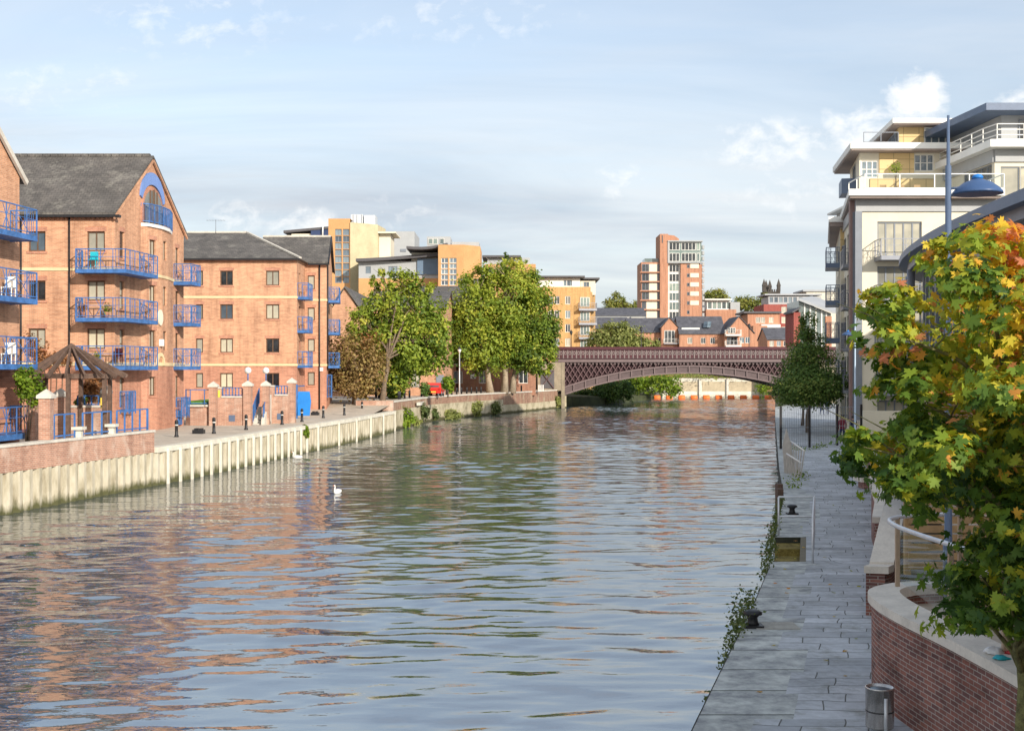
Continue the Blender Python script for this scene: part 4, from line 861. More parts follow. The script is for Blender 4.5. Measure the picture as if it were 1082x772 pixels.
    b = MB(); pts = [tuple(ge.p(a, fz(420, Y2 + 1), d)) for a, d in ((.6, .02), (.6, .35), (1.8, .35), (1.8, .02))]; railing_run(b, pts, 1.9, .5, .05, (1, .5, .05), .14); b.build('door_guard', 'blue', root)
    return root
long_block = flats_long()
# ================================================================== terrace walls and furniture on the left bank
def pier(px, py_top, py_bot, wpx, name='brick_pier', label='', z=BANK, Y=None, mat='brick_wall'):
    Y = Y or gr(px, py_bot, z).y; x = fx(px, Y); hw = wpx / F * Y / 2; zt = fz(py_top, Y)
    root = thing(name, label, 'pier', (x, Y, z))
    b = MB(); b.box(x - hw * .86, x + hw * .86, Y - hw * .86, Y + hw * .86, z - .3, zt - .32); b.build('shaft', mat, root)
    b = MB(); b.box(x - hw * 1.12, x + hw * 1.12, Y - hw * 1.12, Y + hw * 1.12, zt - .32, zt - .2)
    h = hw * 1.12; b.add([(x - h, Y - h, zt - .2), (x + h, Y - h, zt - .2), (x + h, Y + h, zt - .2), (x - h, Y + h, zt - .2), (x, Y, zt + .05)], [(0, 1, 4), (1, 2, 4), (2, 3, 4), (3, 0, 4)]); b.build('cap', 'stone', root)
    return root, x, Y, zt, hw
TER = 1.5
# terrace in front of the gable block, held by a brick wall on the piling
b = MB(); pts = [(-26, 38, TER)] + [(lx(y) - .45, y, TER) for y in (38, 44, 50, 55.4)] + [(-26, 55.4, TER)]; b.add(pts, [tuple(range(len(pts)))]); b.quad((-26, 55.4, .9), (lx(55.4) - .45, 55.4, .9), (lx(55.4) - .45, 55.4, TER), (-26, 55.4, TER)); struct('terrace_paving', b, 'pavement')
root = thing('river_terrace_wall', 'red brick terrace wall on the sheet piling, limestained below the timber pergola', 'wall', (lx(48), 48, .8))
b = MB(); cb_ = MB(); ys = [20, 28, 36, 40, 43, 46, 49, 52, 55.4]
for a, c in zip(ys, ys[1:]):
    p, q, p2, q2 = (*offs(LEFT, a, -.05), ), (*offs(LEFT, c, -.05), ), offs(LEFT, a, -.4), offs(LEFT, c, -.4)
    zt = 1.72 if a >= 43 else 2.1
    b.prism([(p[0], p[1], .8), (q[0], q[1], .8), (q2[0], q2[1], .8), (p2[0], p2[1], .8)], (0, 0, zt - .8))
    cb_.prism([(p[0] + .05, p[1], zt + .002), (q[0] + .05, q[1], zt + .002), (q2[0] - .05, q2[1], zt + .002), (p2[0] - .05, p2[1], zt + .002)], (0, 0, .1))
b.build('brickwork', 'brick_wall', root); cb_.build('coping', 'stone', root)
def fence_run(label, pts, h=1.05, gap=.75, fine=0, mats='blue', name='railing', group=None, cat='railing', rails=(1.0, .12)):
    root = thing(name, label, cat, pts[0], group); b = MB(); up = Vector((0, 0, h)); 
    for a, c in zip(pts, pts[1:]):
        a, c = Vector(a), Vector(c)
        for f in rails: b.bar(a + up * f, c + up * f, .055, .055)
    b.build('rail', mats, root)
    for i, (a, c) in enumerate(zip(pts, pts[1:])):
        a, c = Vector(a), Vector(c); n = max(1, round((c - a).length / gap))
        for k in range(n + (i == len(pts) - 2)): q = a.lerp(c, k / n); b = MB(); b.bar(q, q + up, .06, .06); b.build('post', mats, root)
    return root
tz = 1.82
def tp(px, d=-.22):
    Y = 44.0
    while interp(LEFT, Y) * F / Y + CX < px and Y < 60: Y += .05
    q = offs(LEFT, Y, d); return (q[0], q[1], tz)
fence_run('short blue railing on the river terrace under the left side of the pergola', [tp(62), tp(84)], .95)
fence_run('short blue railing on the river terrace under the right side of the pergola', [tp(92), tp(122)], .95)
fence_run('long blue railing on the river terrace running right from the pergola past the bowed bay', [tp(128), tp(160), (lx(55.2) - .25, 55.2, tz)], .95)
for px, lab in ((86.5, 'under the front post of the pergola'), (121, 'under the right post of the pergola')):
    p = tp(px, -.15); b = MB(); b.box(p[0] - .1, p[0] + .12, p[1] - .14, p[1] + .14, tz - .1, tz + .3); b.box(p[0] - .22, p[0] + .22, p[1] - .26, p[1] + .26, tz + .3, tz + .42)
    single('stone_block', b, 'offwhite', 'pale stone capped block ' + lab, 'stone block', loc=(p[0], p[1], tz))
# pergola
def pergola():
    Y = 52.3; cx = fx(76, Y); root = thing('pergola', 'open timber pergola with a pyramid of dark rafters on the river terrace', 'pergola', (cx, Y, TER))
    zb = fz(397, Y); za = fz(367, Y); hw = (fx(126, Y) - fx(33, Y)) / 2; r = hw * 1.02; cx2 = fx(79, Y)
    ang = [math.radians(a) for a in (-80, -20, 40, 100, 160, 220)]
    P6 = [Vector((cx2 + r * .80 * math.cos(a), Y + r * .8 * math.sin(a), zb)) for a in ang]
    for p in P6: b = MB(); b.bar((p.x, p.y, TER), (p.x, p.y, zb), .16, .16); b.build('post', 'timber', root)
    b = MB()
    for p, q in zip(P6, P6[1:] + P6[:1]): d = (q - p).normalized() * .22; b.bar(p - d, q + d, .12, .2)
    b.build('ring_beam', 'timber', root)
    for i in range(18):
        a = ang[0] + i * math.pi / 9; k = math.cos(((i % 3) - 0) * 0) ; e = Vector((cx2 + r * 1.12 * math.cos(a), Y + r * 1.12 * math.sin(a), zb - .02)); t = Vector((cx2 - .15 + .12 * math.cos(a), Y + .12 * math.sin(a), za))
        b = MB(); b.bar(e, t, .09, .17); b.build('rafter', 'timber', root)
    b = MB(); b.lathe([(.16, -.25), (.2, -.1), (.16, .1), (.02, .18)], (cx2 - .15, Y, za), 8); b.build('crown_block', 'timber', root)
pergola()
# garden piers and walls round the terrace (photo columns)
pier(49, 412, 494, 14, label='tall brick pier with a pyramid stone cap at the left end of the pergola terrace', z=TER - .2, Y=47.5)
pier(35, 412, 480, 9, label='slim brick pier half hidden by the leafy shrub beside the nearest block', z=TER - .2, Y=49.5)
pier(64, 411, 470, 13, label='brick pier with a pyramid stone cap standing behind the pergola front post', z=TER - .2, Y=52.0)
pier(112.5, 408, 452, 9, label='brick pier with a stone cap behind the right post of the pergola', z=TER - .2, Y=54.5)
Y = 54.0; b = MB(); x0, x1 = fx(66, Y), fx(110, Y)
root = thing('garden_wall', 'low brick garden wall with a blue railing opening behind the pergola', 'wall', (x0, Y, TER)); zt = fz(430, Y)
b.box(x0, x1, Y - .15, Y + .15, TER - .2, zt); b.build('brickwork', 'brick_wall', root); b = MB(); b.box(x0, x1, Y - .2, Y + .2, zt + .002, zt + .08); b.build('coping', 'stone', root)
b = MB(); railing_run(b, [(fx(82, Y), Y, zt + .08), (fx(104, Y), Y, zt + .08)], .42, .3, .05, (1, .1)); b.build('railing', 'blue', root)
p = at(113, 425, 54.3); b = MB(); b.box(p.x - .12, p.x + .12, p.y - .5, p.y - .46, p.z - .22, p.z + .22); single('warning_sign', b, 'yellow', 'small yellow sign on the brick pier behind the pergola', 'sign', loc=(p.x, p.y - .48, p.z - .22))
# planter, piers, walls and steps in front of the long block
def pbox(mb, px0, px1, py_top, Y, z0=BANK - .2, t=.3, mi=0): mb.box(fx(px0, Y), fx(px1, Y), Y, Y + t, z0, fz(py_top, Y), mi)
Yt = 78.0
root = thing('raised_planter', 'brick raised lawn planter with stone coping and blue rail beside the gable block', 'planter', (fx(205, Yt), Yt, BANK)); b = MB()
zt = fz(429.5, Yt); pl = [(fx(191, Yt), Yt + 1.3), (fx(195, Yt), Yt + .3), (fx(201, Yt), Yt), (fx(216, Yt), Yt), (fx(224, Yt), Yt + .35), (fx(224, Yt), Yt + 8), (fx(191, Yt), Yt + 8)]
b.slab(pl, BANK - .2, zt); b.build('brickwork', 'brick_wall', root); b = MB()
for p, q in zip(pl[:4], pl[1:5]): b.bar((*p, zt + .06), (*q, zt + .06), .34, .12)
b.build('coping', 'stone', root); b = MB(); gp = [(p[0] * .98 + fx(208, Yt) * .02, p[1] + .2) for p in pl]; b.slab(gp, zt + .002, zt + .32); b.build('lawn', 'grass', root)
b = MB(); railing_run(b, [(*p, zt + .12) for p in pl[:5]], .95, .65, .05, (1, .1)); b.build('railing', 'blue', root)
PL = [(225.5, 403.5, 451.5, 9.0, 'brick pier with a pyramid cap between the lawn planter and the vented wall', Yt), (262, 402.5, 451, 9.5, 'brick pier carrying the globe lamp left of the terrace steps', Yt + .3),
      (281, 402.5, 449, 8.5, 'brick pier carrying the globe lamp right of the terrace steps', Yt + 1.6), (308.5, 399.5, 445, 8.5, 'brick pier with a pyramid cap beside the bright blue hoarding', Yt + 4)]
for i, (px, yt, yb, wp, lab, YY) in enumerate(PL):
    r_, x, Y, zt, hw = pier(px, yt, yb, wp, label=lab, Y=YY)
    if i in (1, 2):
        root = thing('globe_lamp', 'white globe lamp on the brick pier ' + ('left' if i == 1 else 'right') + ' of the terrace steps', 'lamp', (x, Y, zt + .02))
        b = MB(); b.tube([(x, Y, zt), (x, Y, zt + .5)], .04, 8); b.build('stem', 'blue', root); b = MB(); b.lathe([(.001, -.22), (.13, -.19), (.21, -.08), (.22, .02), (.16, .15), (.001, .22)], (x, Y, zt + .68), 14); b.build('globe', 'globe', root)
for (p0, p1, yt, YY, lab, r0, r1, vent) in ((230, 258, 410.5, Yt + .2, 'brick terrace wall with a small blue vent between two piers', 234, 256, 245), (285, 305, 408.5, Yt + 3, 'brick terrace wall with a stepped coping between the steps and the blue hoarding', 290, 304, 296)):
    root = thing('garden_wall', lab, 'wall', (fx((p0 + p1) / 2, YY), YY, BANK)); zt = fz(yt, YY); zl = fz(yt + 9.5, YY); b = MB(); x0, x1, a0, a1 = fx(p0, YY), fx(p1, YY), fx(r0, YY), fx(r1, YY)
    b.box(x0, x1, YY, YY + .3, BANK - .2, zl); b.box(x0, a0, YY, YY + .3, zl, zt); b.box(a1, x1, YY, YY + .3, zl, zt) if a1 < x1 else None; b.build('brickwork', 'brick_wall', root)
    b = MB(); b.box(a0, a1, YY - .06, YY + .36, zl + .002, zl + .1); b.box(x0, a0 - .002, YY - .06, YY + .36, zt + .002, zt + .1); b.build('coping', 'stone', root)
    b = MB(); railing_run(b, [(a0 + .05, YY + .15, zl + .1), (a1 - .05, YY + .15, zl + .1)], zt - zl - .05, .22, .05, (1, .1)); b.build('railing', 'blue', root)
    v = fx(vent, YY); b = MB(); b.box(v - .2, v + .2, YY - .02, YY, BANK + .25, BANK + .65); b.build('vent', MT['bluegrey'], root)
    if vent == 245: b = MB(); v = fx(231.5, YY); b.box(v - .07, v + .07, YY - .03, YY, zt - .55, zt - .1); b.build('sign', 'yellow', root)
x0, x1 = fx(266.5, Yt + 1), fx(277, Yt + 1); root = thing('terrace_steps', 'stone terrace steps with blue handrail rising between the two globe lamp piers', 'steps', (x0, Yt + 1, BANK)); b = MB()
for k in range(7): b.box(x0, x1, Yt + 1 + k * .3, Yt + 3.6, BANK - .1 + k * .17, BANK + .08 + k * .17)
b.build('tread', 'stone', root); b = MB(); b.prism([(x1, Yt + .7, BANK), (x1, Yt + 3.4, BANK), (x1, Yt + 3.4, BANK + 1.9), (x1, Yt + 3.0, BANK + 1.9), (x1, Yt + .7, BANK + .35)], (.22, 0, 0)); b.build('string_wall', 'stone', root)
b = MB(); railing_run(b, [(x0, Yt + .9, BANK), (x0, Yt + 3.2, BANK + 1.3)], 1.0, .4, .05, (1, .15), .15); railing_run(b, [(x1 + .1, Yt + .9, BANK + .35), (x1 + .1, Yt + 3.2, BANK + 1.7)], .8, .4, .05, (1, .15)); b.build('handrail', 'blue', root)
Yh = 89.0; root = thing('hoarding', 'bright blue plywood hoarding leaning on the wing of the long brick block', 'hoarding', (fx(320, Yh), Yh, BANK)); b = MB()
b.prism([(fx(313.5, Yh), Yh, fz(439, Yh)), (fx(327, Yh), Yh, fz(439, Yh)), (fx(328.5, Yh), Yh, fz(424, Yh)), (fx(327, Yh), Yh, fz(413.5, Yh)), (fx(315, Yh), Yh, fz(413.5, Yh))], (0, .12, 0)); b.build('panel', 'bright_blue', root)
b = MB(); b.bar((fx(313.5, Yh), Yh + .06, BANK), (fx(313.5, Yh), Yh + .06, fz(406, Yh)), .12); b.bar((fx(314, Yh), Yh + .1, fz(408, Yh)), (fx(314, Yh), Yh + 3, fz(408, Yh)), .08); b.build('post', 'blue', root)
for px, py in ((257.5, 459), (277.5, 449.8), (333, 441)): pass
# bollards on the near left bank
def bollard():
    root = thing('bollard', '', 'bollard', (0, 0, 0), 'black bollards along the sheet pile quay'); b = MB()
    b.lathe([(.12, 0), (.115, .08), (.085, .12), (.08, .66), (.1, .68), (.1, .74), (.085, .76)], n=12); b.build('post', 'black', root)
    b = MB(); b.lathe([(.09, .765), (.105, .80), (.07, .88), (.001, .91)], n=12); b.build('cap', 'black', root)
    b = MB(); b.lathe([(.087, .60), (.089, .60), (.089, .65), (.087, .65)], n=12); b.build('band', 'white', root); return root
bol = bollard(); first = True
BL = [(186.5, 461.5), (226, 458), (260, 454), (298, 448.5), (319, 445.5), (341.6, 441.5), (363.8, 438.5), (382.5, 435.5), (395, 432.5)]
for i, (px, py) in enumerate(BL):
    p = gr(px, py, BANK if py > 434 else BANK + .1); lab = 'black iron bollard, %s from the pergola terrace along the sheet pile quay' % ORD[i]
    if i == 0: bol.location = p; bol['label'] = lab
    else: dup(bol, p, lab)
# timber and steel posts along the far left quay
POST = [(424, 8), (431, 8), (436, 8), (441, 8)] + [(453, 8), (463, 8), (469, 8)] + [(474 + 5.1 * i, 7) for i in range(9)] + [(549.5, 6), (557, 6), (563.5, 6)]
pb_ = None
for i, (px, h) in enumerate(POST):
    Y = 112.0
    while lx2(Y) * F / Y + CX < px and Y < 168: Y += .2
    p = Vector((lx2(Y) - .75, Y, QUAY))
    if pb_ is None:
        pb_ = thing('quay_post', '', 'post', p, 'dark posts along the far left quay'); b = MB(); b.lathe([(.1, 0), (.1, .72), (.06, .8), (.001, .8)], (p.x, p.y, p.z), 8); b.build('shaft', 'black', pb_); o = pb_
    else: o = dup(pb_, p)
    o['label'] = 'short dark quay post, %s of the row from the sheet piling towards the iron bridge' % ORD[i]
for i, px in enumerate((569.5, 571.6, 573.8)):
    p = Vector((fx(px, 158), 158, QUAY)); b = MB(); b.box(p.x - .07, p.x + .07, p.y - .07, p.y + .07, p.z, p.z + .75); b.box(p.x - .09, p.x + .09, p.y - .09, p.y + .09, p.z + .75, p.z + .82)
    single('quay_post', b, 'white', 'small white post, %s of three beside the bridge pier' % ORD[i], 'post', 'white posts beside the bridge pier', loc=tuple(p))
# drain grilles lying by the bollards
for i, (px, py) in enumerate(((210, 458), (277.5, 448), (333, 438.5))):
    p = gr(px, py, BANK); b = MB(); b.box(p.x - .3, p.x + .3, p.y - .25, p.y + .25, BANK, BANK + .22); b.box(p.x - .2, p.x - .05, p.y - .27, p.y + .27, BANK + .05, BANK + .3); b.box(p.x + .05, p.x + .2, p.y - .27, p.y + .27, BANK + .05, BANK + .3)
    single('mooring_cleat', b, 'black', 'dark mooring cleat on the quay paving, %s from the pergola' % ORD[i], 'mooring cleat', 'mooring cleats on the left quay', loc=tuple(p))
# white garden set on the second balcony of the nearest block, plants and chairs elsewhere
def chair(loc, label, mat):
    root = thing('balcony_chair', label, 'chair', loc); x, y, z = loc
    b = MB(); b.box(x - .22, x + .22, y - .22, y + .22, z + .42, z + .46); b.build('seat', mat, root)
    b = MB(); b.box(x - .22, x + .22, y + .18, y + .22, z + .46, z + .9); b.build('backrest', mat, root)
    for dx in (-.2, .2):
        for dy in (-.2, .2): b = MB(); b.bar((x + dx, y + dy, z), (x + dx, y + dy, z + .42), .035); b.build('leg', mat, root)
gbF = Facade((fx(20.5, 51.6) - .108 * 13, 51.6 - .994 * 13), (fx(20.5, 51.6), 51.6))
p = gbF.p(gbF.W - 1.9, gbF.z_of(gbF.W - .5, 320) + .1, .55); chair(tuple(p), 'white garden chair on the second balcony of the nearest block', 'white')
p = gbF.p(gbF.W - 1.9, gbF.z_of(gbF.W - .5, 388) + .1, .55); chair(tuple(p), 'white garden chair on the third balcony down of the nearest block', 'white')
for px, py, lab, mt in ((98, 285, 'teal chair on the top front balcony of the gabled block', 'teal'), (124, 388, 'dark folding chair on the lowest front balcony of the gabled block', 'maroon')): chair((fx(px, 66.9), 66.95, fz(py, 66.4) + .15), lab, mt)
# ================================================================== iron bridge
def bridge():
    Y0, Y1 = 169.0, 182.0; x0, xc, x1 = fx(594, Y0), fx(728, Y0), fx(862, Y0); hs = (x1 - x0) / 2; XL, XR = fx(586, Y0), 78.0
    root = thing('iron_bridge', 'maroon and pale pink cast iron arch bridge with lattice spandrels across the river', 'bridge', (xc, Y0, WATER))
    zb = lambda x: fz(418, Y0) + (fz(394.5, Y0) - fz(418, Y0)) * (1 - ((x - xc) / hs) ** 2)          # intrados
    zt = lambda x: fz(409, Y0) + (fz(386.0, Y0) - fz(409, Y0)) * (1 - ((x - xc) / hs) ** 2)          # extrados
    zc = fz(382.5, Y0)                                                                               # underside of the cornice
    n = 44; xs = [x0 + (x1 - x0) * i / n for i in range(n + 1)]
    for Ya in (Y0, Y0 + 4.2, Y0 + 8.4, Y1 - .5):
        b = MB()
        for a, c in zip(xs, xs[1:]): b.prism([(a, Ya, zb(a)), (c, Ya, zb(c)), (c, Ya, zt(c)), (a, Ya, zt(a))], (0, .5, 0))
        rib = b.build('arch_rib', MT.setdefault('rib_iron', M('dark_rib_iron', (.10, .07, .07), .6, .2, 1.2)), root)
        if Ya == Y0:
            b = MB()
            for a, c in zip(xs, xs[1:]):                                                             # raised flanges and panel ribs
                b.bar((a, Y0 - .06, zb(a) + .09), (c, Y0 - .06, zb(c) + .09), .16, .2); b.bar((a, Y0 - .06, zt(a) - .09), (c, Y0 - .06, zt(c) - .09), .16, .2)
            for k in range(0, 23): x = x0 + (x1 - x0) * k / 22; b.bar((x, Y0 - .05, zb(x)), (x, Y0 - .05, zt(x)), .26, .14)
            b.build('flange', 'pink_pale', rib)
    b = MB(); px0 = None                                                                              # lattice spandrels
    st = .74; x = x0 - 6
    b2 = MB(); b3 = MB(); 
    def clip(xa, za, xb, zb_, y, mb):
        pts = []
        for i in range(25):
            t = i / 24; X = xa + (xb - xa) * t; Z = za + (zb_ - za) * t
            if x0 <= X <= x1 and zt(X) < Z < zc: pts.append((X, Z))
        if len(pts) > 1: mb.bar((pts[0][0], y, pts[0][1]), (pts[-1][0], y, pts[-1][1]), .105, .1)
    hgt = zc - zt(x0); k = 0
    while x < x1 + 6:
        clip(x, zt(x0), x + hgt * .62, zc, Y0 + .12, b2); clip(x, zt(x0), x - hgt * .62, zc, Y0 + .2, b2); x += st
    b2.build('spandrel_lattice', 'pink_iron', root)
    b = MB()
    for a, c in zip(xs, xs[1:]):
        if zt(a) < zc - .02 or zt(c) < zc - .02: b.prism([(a, Y0 + .42, zt(a)), (c, Y0 + .42, zt(c)), (c, Y0 + .42, zc), (a, Y0 + .42, zc)], (0, .06, 0))
    b.build('spandrel_backing', MT.setdefault('backing', M('dark_maroon', (.030, .008, .011), .7, .2, 1.5)), root)
    b = MB(); x = x0
    while x < x1 - .2: b.add([(x, Y0 - .04, zc), (x + .5, Y0 - .04, zc), (x + .25, Y0 - .04, zc - .42), (x, Y0 + .1, zc), (x + .5, Y0 + .1, zc), (x + .25, Y0 + .1, zc - .42)], [(0, 2, 1), (0, 3, 5, 2), (1, 2, 5, 4)]); x += .5
    b.build('drop_fringe', 'pink_pale', root)
    b = MB(); b.box(XL, XR, Y0 - .35, Y0 + .6, zc, zc + .22); b.box(XL, XR, Y0 - .2, Y0 + .6, zc + .22, zc + .36); b.build('cornice', 'pink_pale', root)
    z1, z2, z3, z4 = zc + .36, fz(378.5, Y0), fz(369.5, Y0), fz(366.3, Y0)
    b = MB(); b.box(XL, XR, Y0 - .1, Y0 + .5, z1, z2); b.build('string_course', MT['backing'], root)
    b = MB(); b.box(XL, XR, Y0 + .12, Y0 + .2, z2, z3); par = b.build('parapet_panel', 'pink_iron', root)
    b = MB(); x = XL; hz = (z3 - z2)
    while x < XR:                                                                                     # pierced arcading on the parapet
        b.box(x - .045, x + .045, Y0 + .02, Y0 + .12, z2, z3); 
        m = 8; cx_, cz_ = x + .3, z2 + hz * .62; rr = .17
        for i in range(m): t0, t1 = 2 * math.pi * i / m, 2 * math.pi * (i + 1) / m; b.bar((cx_ + rr * math.cos(t0), Y0 + .07, cz_ + rr * math.sin(t0)), (cx_ + rr * math.cos(t1), Y0 + .07, cz_ + rr * math.sin(t1)), .07)
        x += .6
    b.build('arcading', MT.setdefault('parapet_pale', M('parapet_pale_iron', (.27, .22, .21), .6, .15, 1.5)), par)
    b = MB(); x = XL
    while x < XR: b.box(x + .16, x + .44, Y0 + .08, Y0 + .119, z2 + .08, z2 + hz * .36); b.box(x + .22, x + .38, Y0 + .06, Y0 + .119, z2 + hz * .54, z2 + hz * .7); x += .6
    b.build('piercing', 'maroon', par)
    b = MB(); b.box(XL, XR, Y0 - .12, Y0 + .45, z3, z4); b.build('top_rail', 'maroon', root)
    b = MB(); b.box(XL, XR, Y0 + .6, Y1, zc + .1, zc + .35); b.build('deck', 'asphalt', root)
    b = MB(); b.box(XL, XR, Y1, Y1 + .3, zc, z4); b.build('far_parapet', 'maroon', root)
    b = MB(); b.box(XL - 3, x0 + .6, Y0 + .5, Y1, -2, zb(x0) + .3); b.box(x1 - .6, x1 + 6, Y0 + .3, Y1, -2, zb(x1) + .3); b.box(x1 + .2, XR, Y0 + .5, Y1 - .1, -1, zc - .01); b.build('abutment', 'quay_stone', root)
    b = MB(); b.box(fx(568, Y0), x0 - .15, Y0 - .4, Y1, QUAY - .1, zc - .05); b.build('pier', MT.setdefault('pier_stone', M('pier_stone', (0.25, 0.21, 0.15), .9, .25, .7)), root)
    b = MB(); xa, xb = fx(571, Y0), fx(585.5, Y0); za, zz_ = QUAY + .2, fz(391, Y0); b.box(xa, xb, Y0 - .43, Y0 - .402, za, zz_); b.build('pier_recess', 'dark_roof', root)
    b = MB(); b.bar((xa, Y0 - .5, za), (xb, Y0 - .5, zz_), .25, .1); b.bar((xb, Y0 - .5, za), (xa, Y0 - .5, zz_), .25, .1); b.build('recess_strut', 'pink_iron', root)
    b = MB(); b.box(x0 - .12, x0 + .35, Y0 - .3, Y0 + .5, -2, zc - .02); b.build('edge_pilaster', MT['pier_stone'], root)
    return z4, zc
BZ4, BZC = bridge()
def street_lamp(px, py, Y, zbase, label, name='street_lamp', mat='black'):
    p = at(px, py, Y); root = thing(name, label, 'street lamp', (p.x, Y, zbase)); b = MB(); b.tube([(p.x, Y, zbase), (p.x, Y, zbase + 1.2), (p.x, Y, p.z)], [.1, .07, .05], 8); b.build('pole', mat, root)
    b = MB(); b.lathe([(.05, -.05), (.2, .3), (.22, .42), (.16, .45)], (p.x, Y, p.z), 8); b.build('lantern', 'globe' if mat == 'steel' else 'glass_dark', root); b = MB(); b.lathe([(.24, .45), (.2, .56), (.06, .68), (.02, .8)], (p.x, Y, p.z), 8); b.build('cap', 'black', root)
for px, py, lab in ((603.5, 354, 'black lantern lamp post on the bridge before the yellow flats'), (677.5, 350, 'black lantern lamp post on the bridge before the willow'), (791.5, 347, 'black lantern lamp post on the bridge in front of the slate roofed houses')): street_lamp(px, py, 180, BZC + .35, lab)
street_lamp(485.5, 373, 141, QUAY, 'tall grey lamp post on the far left quay before the big lime trees', mat='steel')
# orange floats of the weir boom
fl = None
for i in range(12):
    px = 668 + 13.05 * i; Y = 225.0; p = Vector((fx(px, Y), Y, WATER)); lab = 'orange weir boom float, %s from the green bank under the bridge' % ORD[i]
    if fl is None:
        fl = thing('boom_float', lab, 'float', p, 'orange floats strung under the bridge'); b = MB(); r = .46
        b.tube([(p.x - .6, Y, WATER + .2), (p.x - .52, Y, WATER + .2), (p.x + .52, Y, WATER + .2), (p.x + .6, Y, WATER + .2)], [.34, .45, .45, .34], 14); b.build('drum', 'orange_float', fl)
        b = MB(); b.tube([(p.x - .95, Y, WATER + .25), (p.x + .95, Y, WATER + .25)], .06, 6); b.build('link', 'black', fl)
    else: dup(fl, p, lab)
# weir structure and lock wall seen under the arch
root = thing('weir_wall', 'pale concrete weir wall with three panels beyond the bridge arch', 'wall', (fx(760, 266), 266, WATER)); b = MB(); Yw = 266
b.box(fx(700, Yw), fx(830, Yw), Yw, Yw + 1.5, -2, fz(401, Yw)); b.build('wall', 'offwhite', root); b = MB()
for a, c in ((712, 737), (742, 766), (770, 798)): b.box(fx(a, Yw), fx(c, Yw), Yw - .08, Yw - .003, fz(413, Yw), fz(403, Yw))
b.build('panel', MT.setdefault('panel_tan', M('tan_panel', (0.42, 0.35, 0.24), .9, .2, .5)), root)
b = MB()
for a in (739.5, 768.5, 800): b.box(fx(a - 1.2, Yw), fx(a + 1.2, Yw), Yw - .5, Yw - .1, -2, fz(400, Yw))
b.build('buttress', 'stone', root)
b = MB(); b.box(fx(700, Yw), fx(830, Yw), Yw - .1, Yw + 1.6, fz(401, Yw), fz(399.5, Yw)); b.build('coping', 'stone', root)
# ================================================================== buildings beyond
def block(root, px0, px1, Y, depth, z0, z1, mat, name='wall', rows=(), cols=(), style='sky', frame='frame_grey', ww=(1.2, 1.5), nx=2, ny=1, turn=0.0):
    """a wing facing the camera; rows/cols are photo rows (sills) and columns (centres) of its windows"""
    fc = Facade((fx(px0, Y), Y), (fx(px1, Y), Y)); op = []
    for r in rows:
        for c in cols: s = fc.s_of(c); z = fz(r, Y); op.append((s - ww[0] / 2, s + ww[0] / 2, z, z + ww[1]))
    b = MB(); fc.wall(b, z0, z1, op, .15); x0, x1 = fx(px0, Y), fx(px1, Y)
    b.quad((x1, Y, z0), (x1, Y + depth, z0), (x1, Y + depth, z1), (x1, Y, z1)); b.quad((x0, Y + depth, z0), (x0, Y, z0), (x0, Y, z1), (x0, Y + depth, z1)); b.quad((x1, Y + depth, z0), (x0, Y + depth, z0), (x0, Y + depth, z1), (x1, Y + depth, z1))
    b.quad((x0, Y, z1), (x1, Y, z1), (x1, Y + depth, z1), (x0, Y + depth, z1)); o = b.build(name, mat, root)
    for q in op: window(root, fc, q, style if isinstance(style, str) else random.choice(style), frame, nx, ny, .09, depth=.15)
    return fc, x0, x1
def flat_roof(root, px0, px1, py, Y, depth, th=.5, ov=1.0, mat='dark_roof', tilt=0.0, name='roof'):
    x0, x1 = fx(px0, Y), fx(px1, Y); z = fz(py, Y); b = MB(); a = [(x0 - ov, Y - ov, z), (x1 + ov, Y - ov, z + tilt), (x1 + ov, Y + depth + ov, z + tilt), (x0 - ov, Y + depth + ov, z)]; b.prism(a, (0, 0, th)); return b.build(name, mat, root)
# -- office cluster behind the left trees
Y = 190.0; root = thing('office_tower', 'orange and cream office tower with two glazed stair strips and silver roof plant', 'office tower', (fx(375, Y), Y, QUAY))
b = MB(); x0, x1, x2, x3 = fx(347, Y), fx(370, Y), fx(397, Y), fx(410, Y); z1, z2 = fz(231, Y), fz(235, Y)
fc = Facade((x0, Y), (x1, Y)); ops = []
for (a, c) in ((354, 361), (362.3, 369)): ops += [fc.rect(a, c, 242 + 7.2 * k, 248.6 + 7.2 * k) for k in range(8)]
fc.wall(b, QUAY, z1, ops, .2); b.quad((x0, Y + 10, QUAY), (x0, Y, QUAY), (x0, Y, z1), (x0, Y + 10, z1)); b.quad((x0, Y, z1), (x1, Y, z1), (x1, Y + 10, z1), (x0, Y + 10, z1)); b.build('wall', 'render_orange', root)
for q in ops: window(root, fc, q, 'sky', 'frame_grey', 2, 1, .07, depth=.2)
fc2 = Facade((x1 + .02, Y - .2), (x2, Y + 3)); b = MB(); fc2.wall(b, QUAY, z2); fc3 = Facade((x2, Y + 3), (x2 + .6, Y + 9)); fc3.wall(b, QUAY, z2); b.add([(x1, Y - .2, z2), (x2, Y + 3, z2), (x2 + .6, Y + 9, z2), (x1, Y + 9, z2)], [(0, 1, 2, 3)]); b.build('stair_core', 'render_cream', root)
b = MB(); b.box(x2, x3, Y + 4, Y + 10, QUAY, fz(244, Y)); b.box(x2 - .5, x3 + .9, Y + 3, Y + 11, fz(244, Y), fz(242.5, Y)); b.build('side_wing', 'cream', root)
b = MB(); b.box(fx(368, Y), fx(381, Y), Y + 3, Y + 6, z2, fz(224, Y)); b.box(fx(382, Y), fx(394, Y), Y + 3.2, Y + 6.5, z2, fz(224.5, Y))
for px in (371, 375, 380): b.box(fx(px, Y), fx(px + 1, Y), Y + 2.8, Y + 2.99, z2, fz(224, Y))
b.build('roof_plant', 'steel', root)
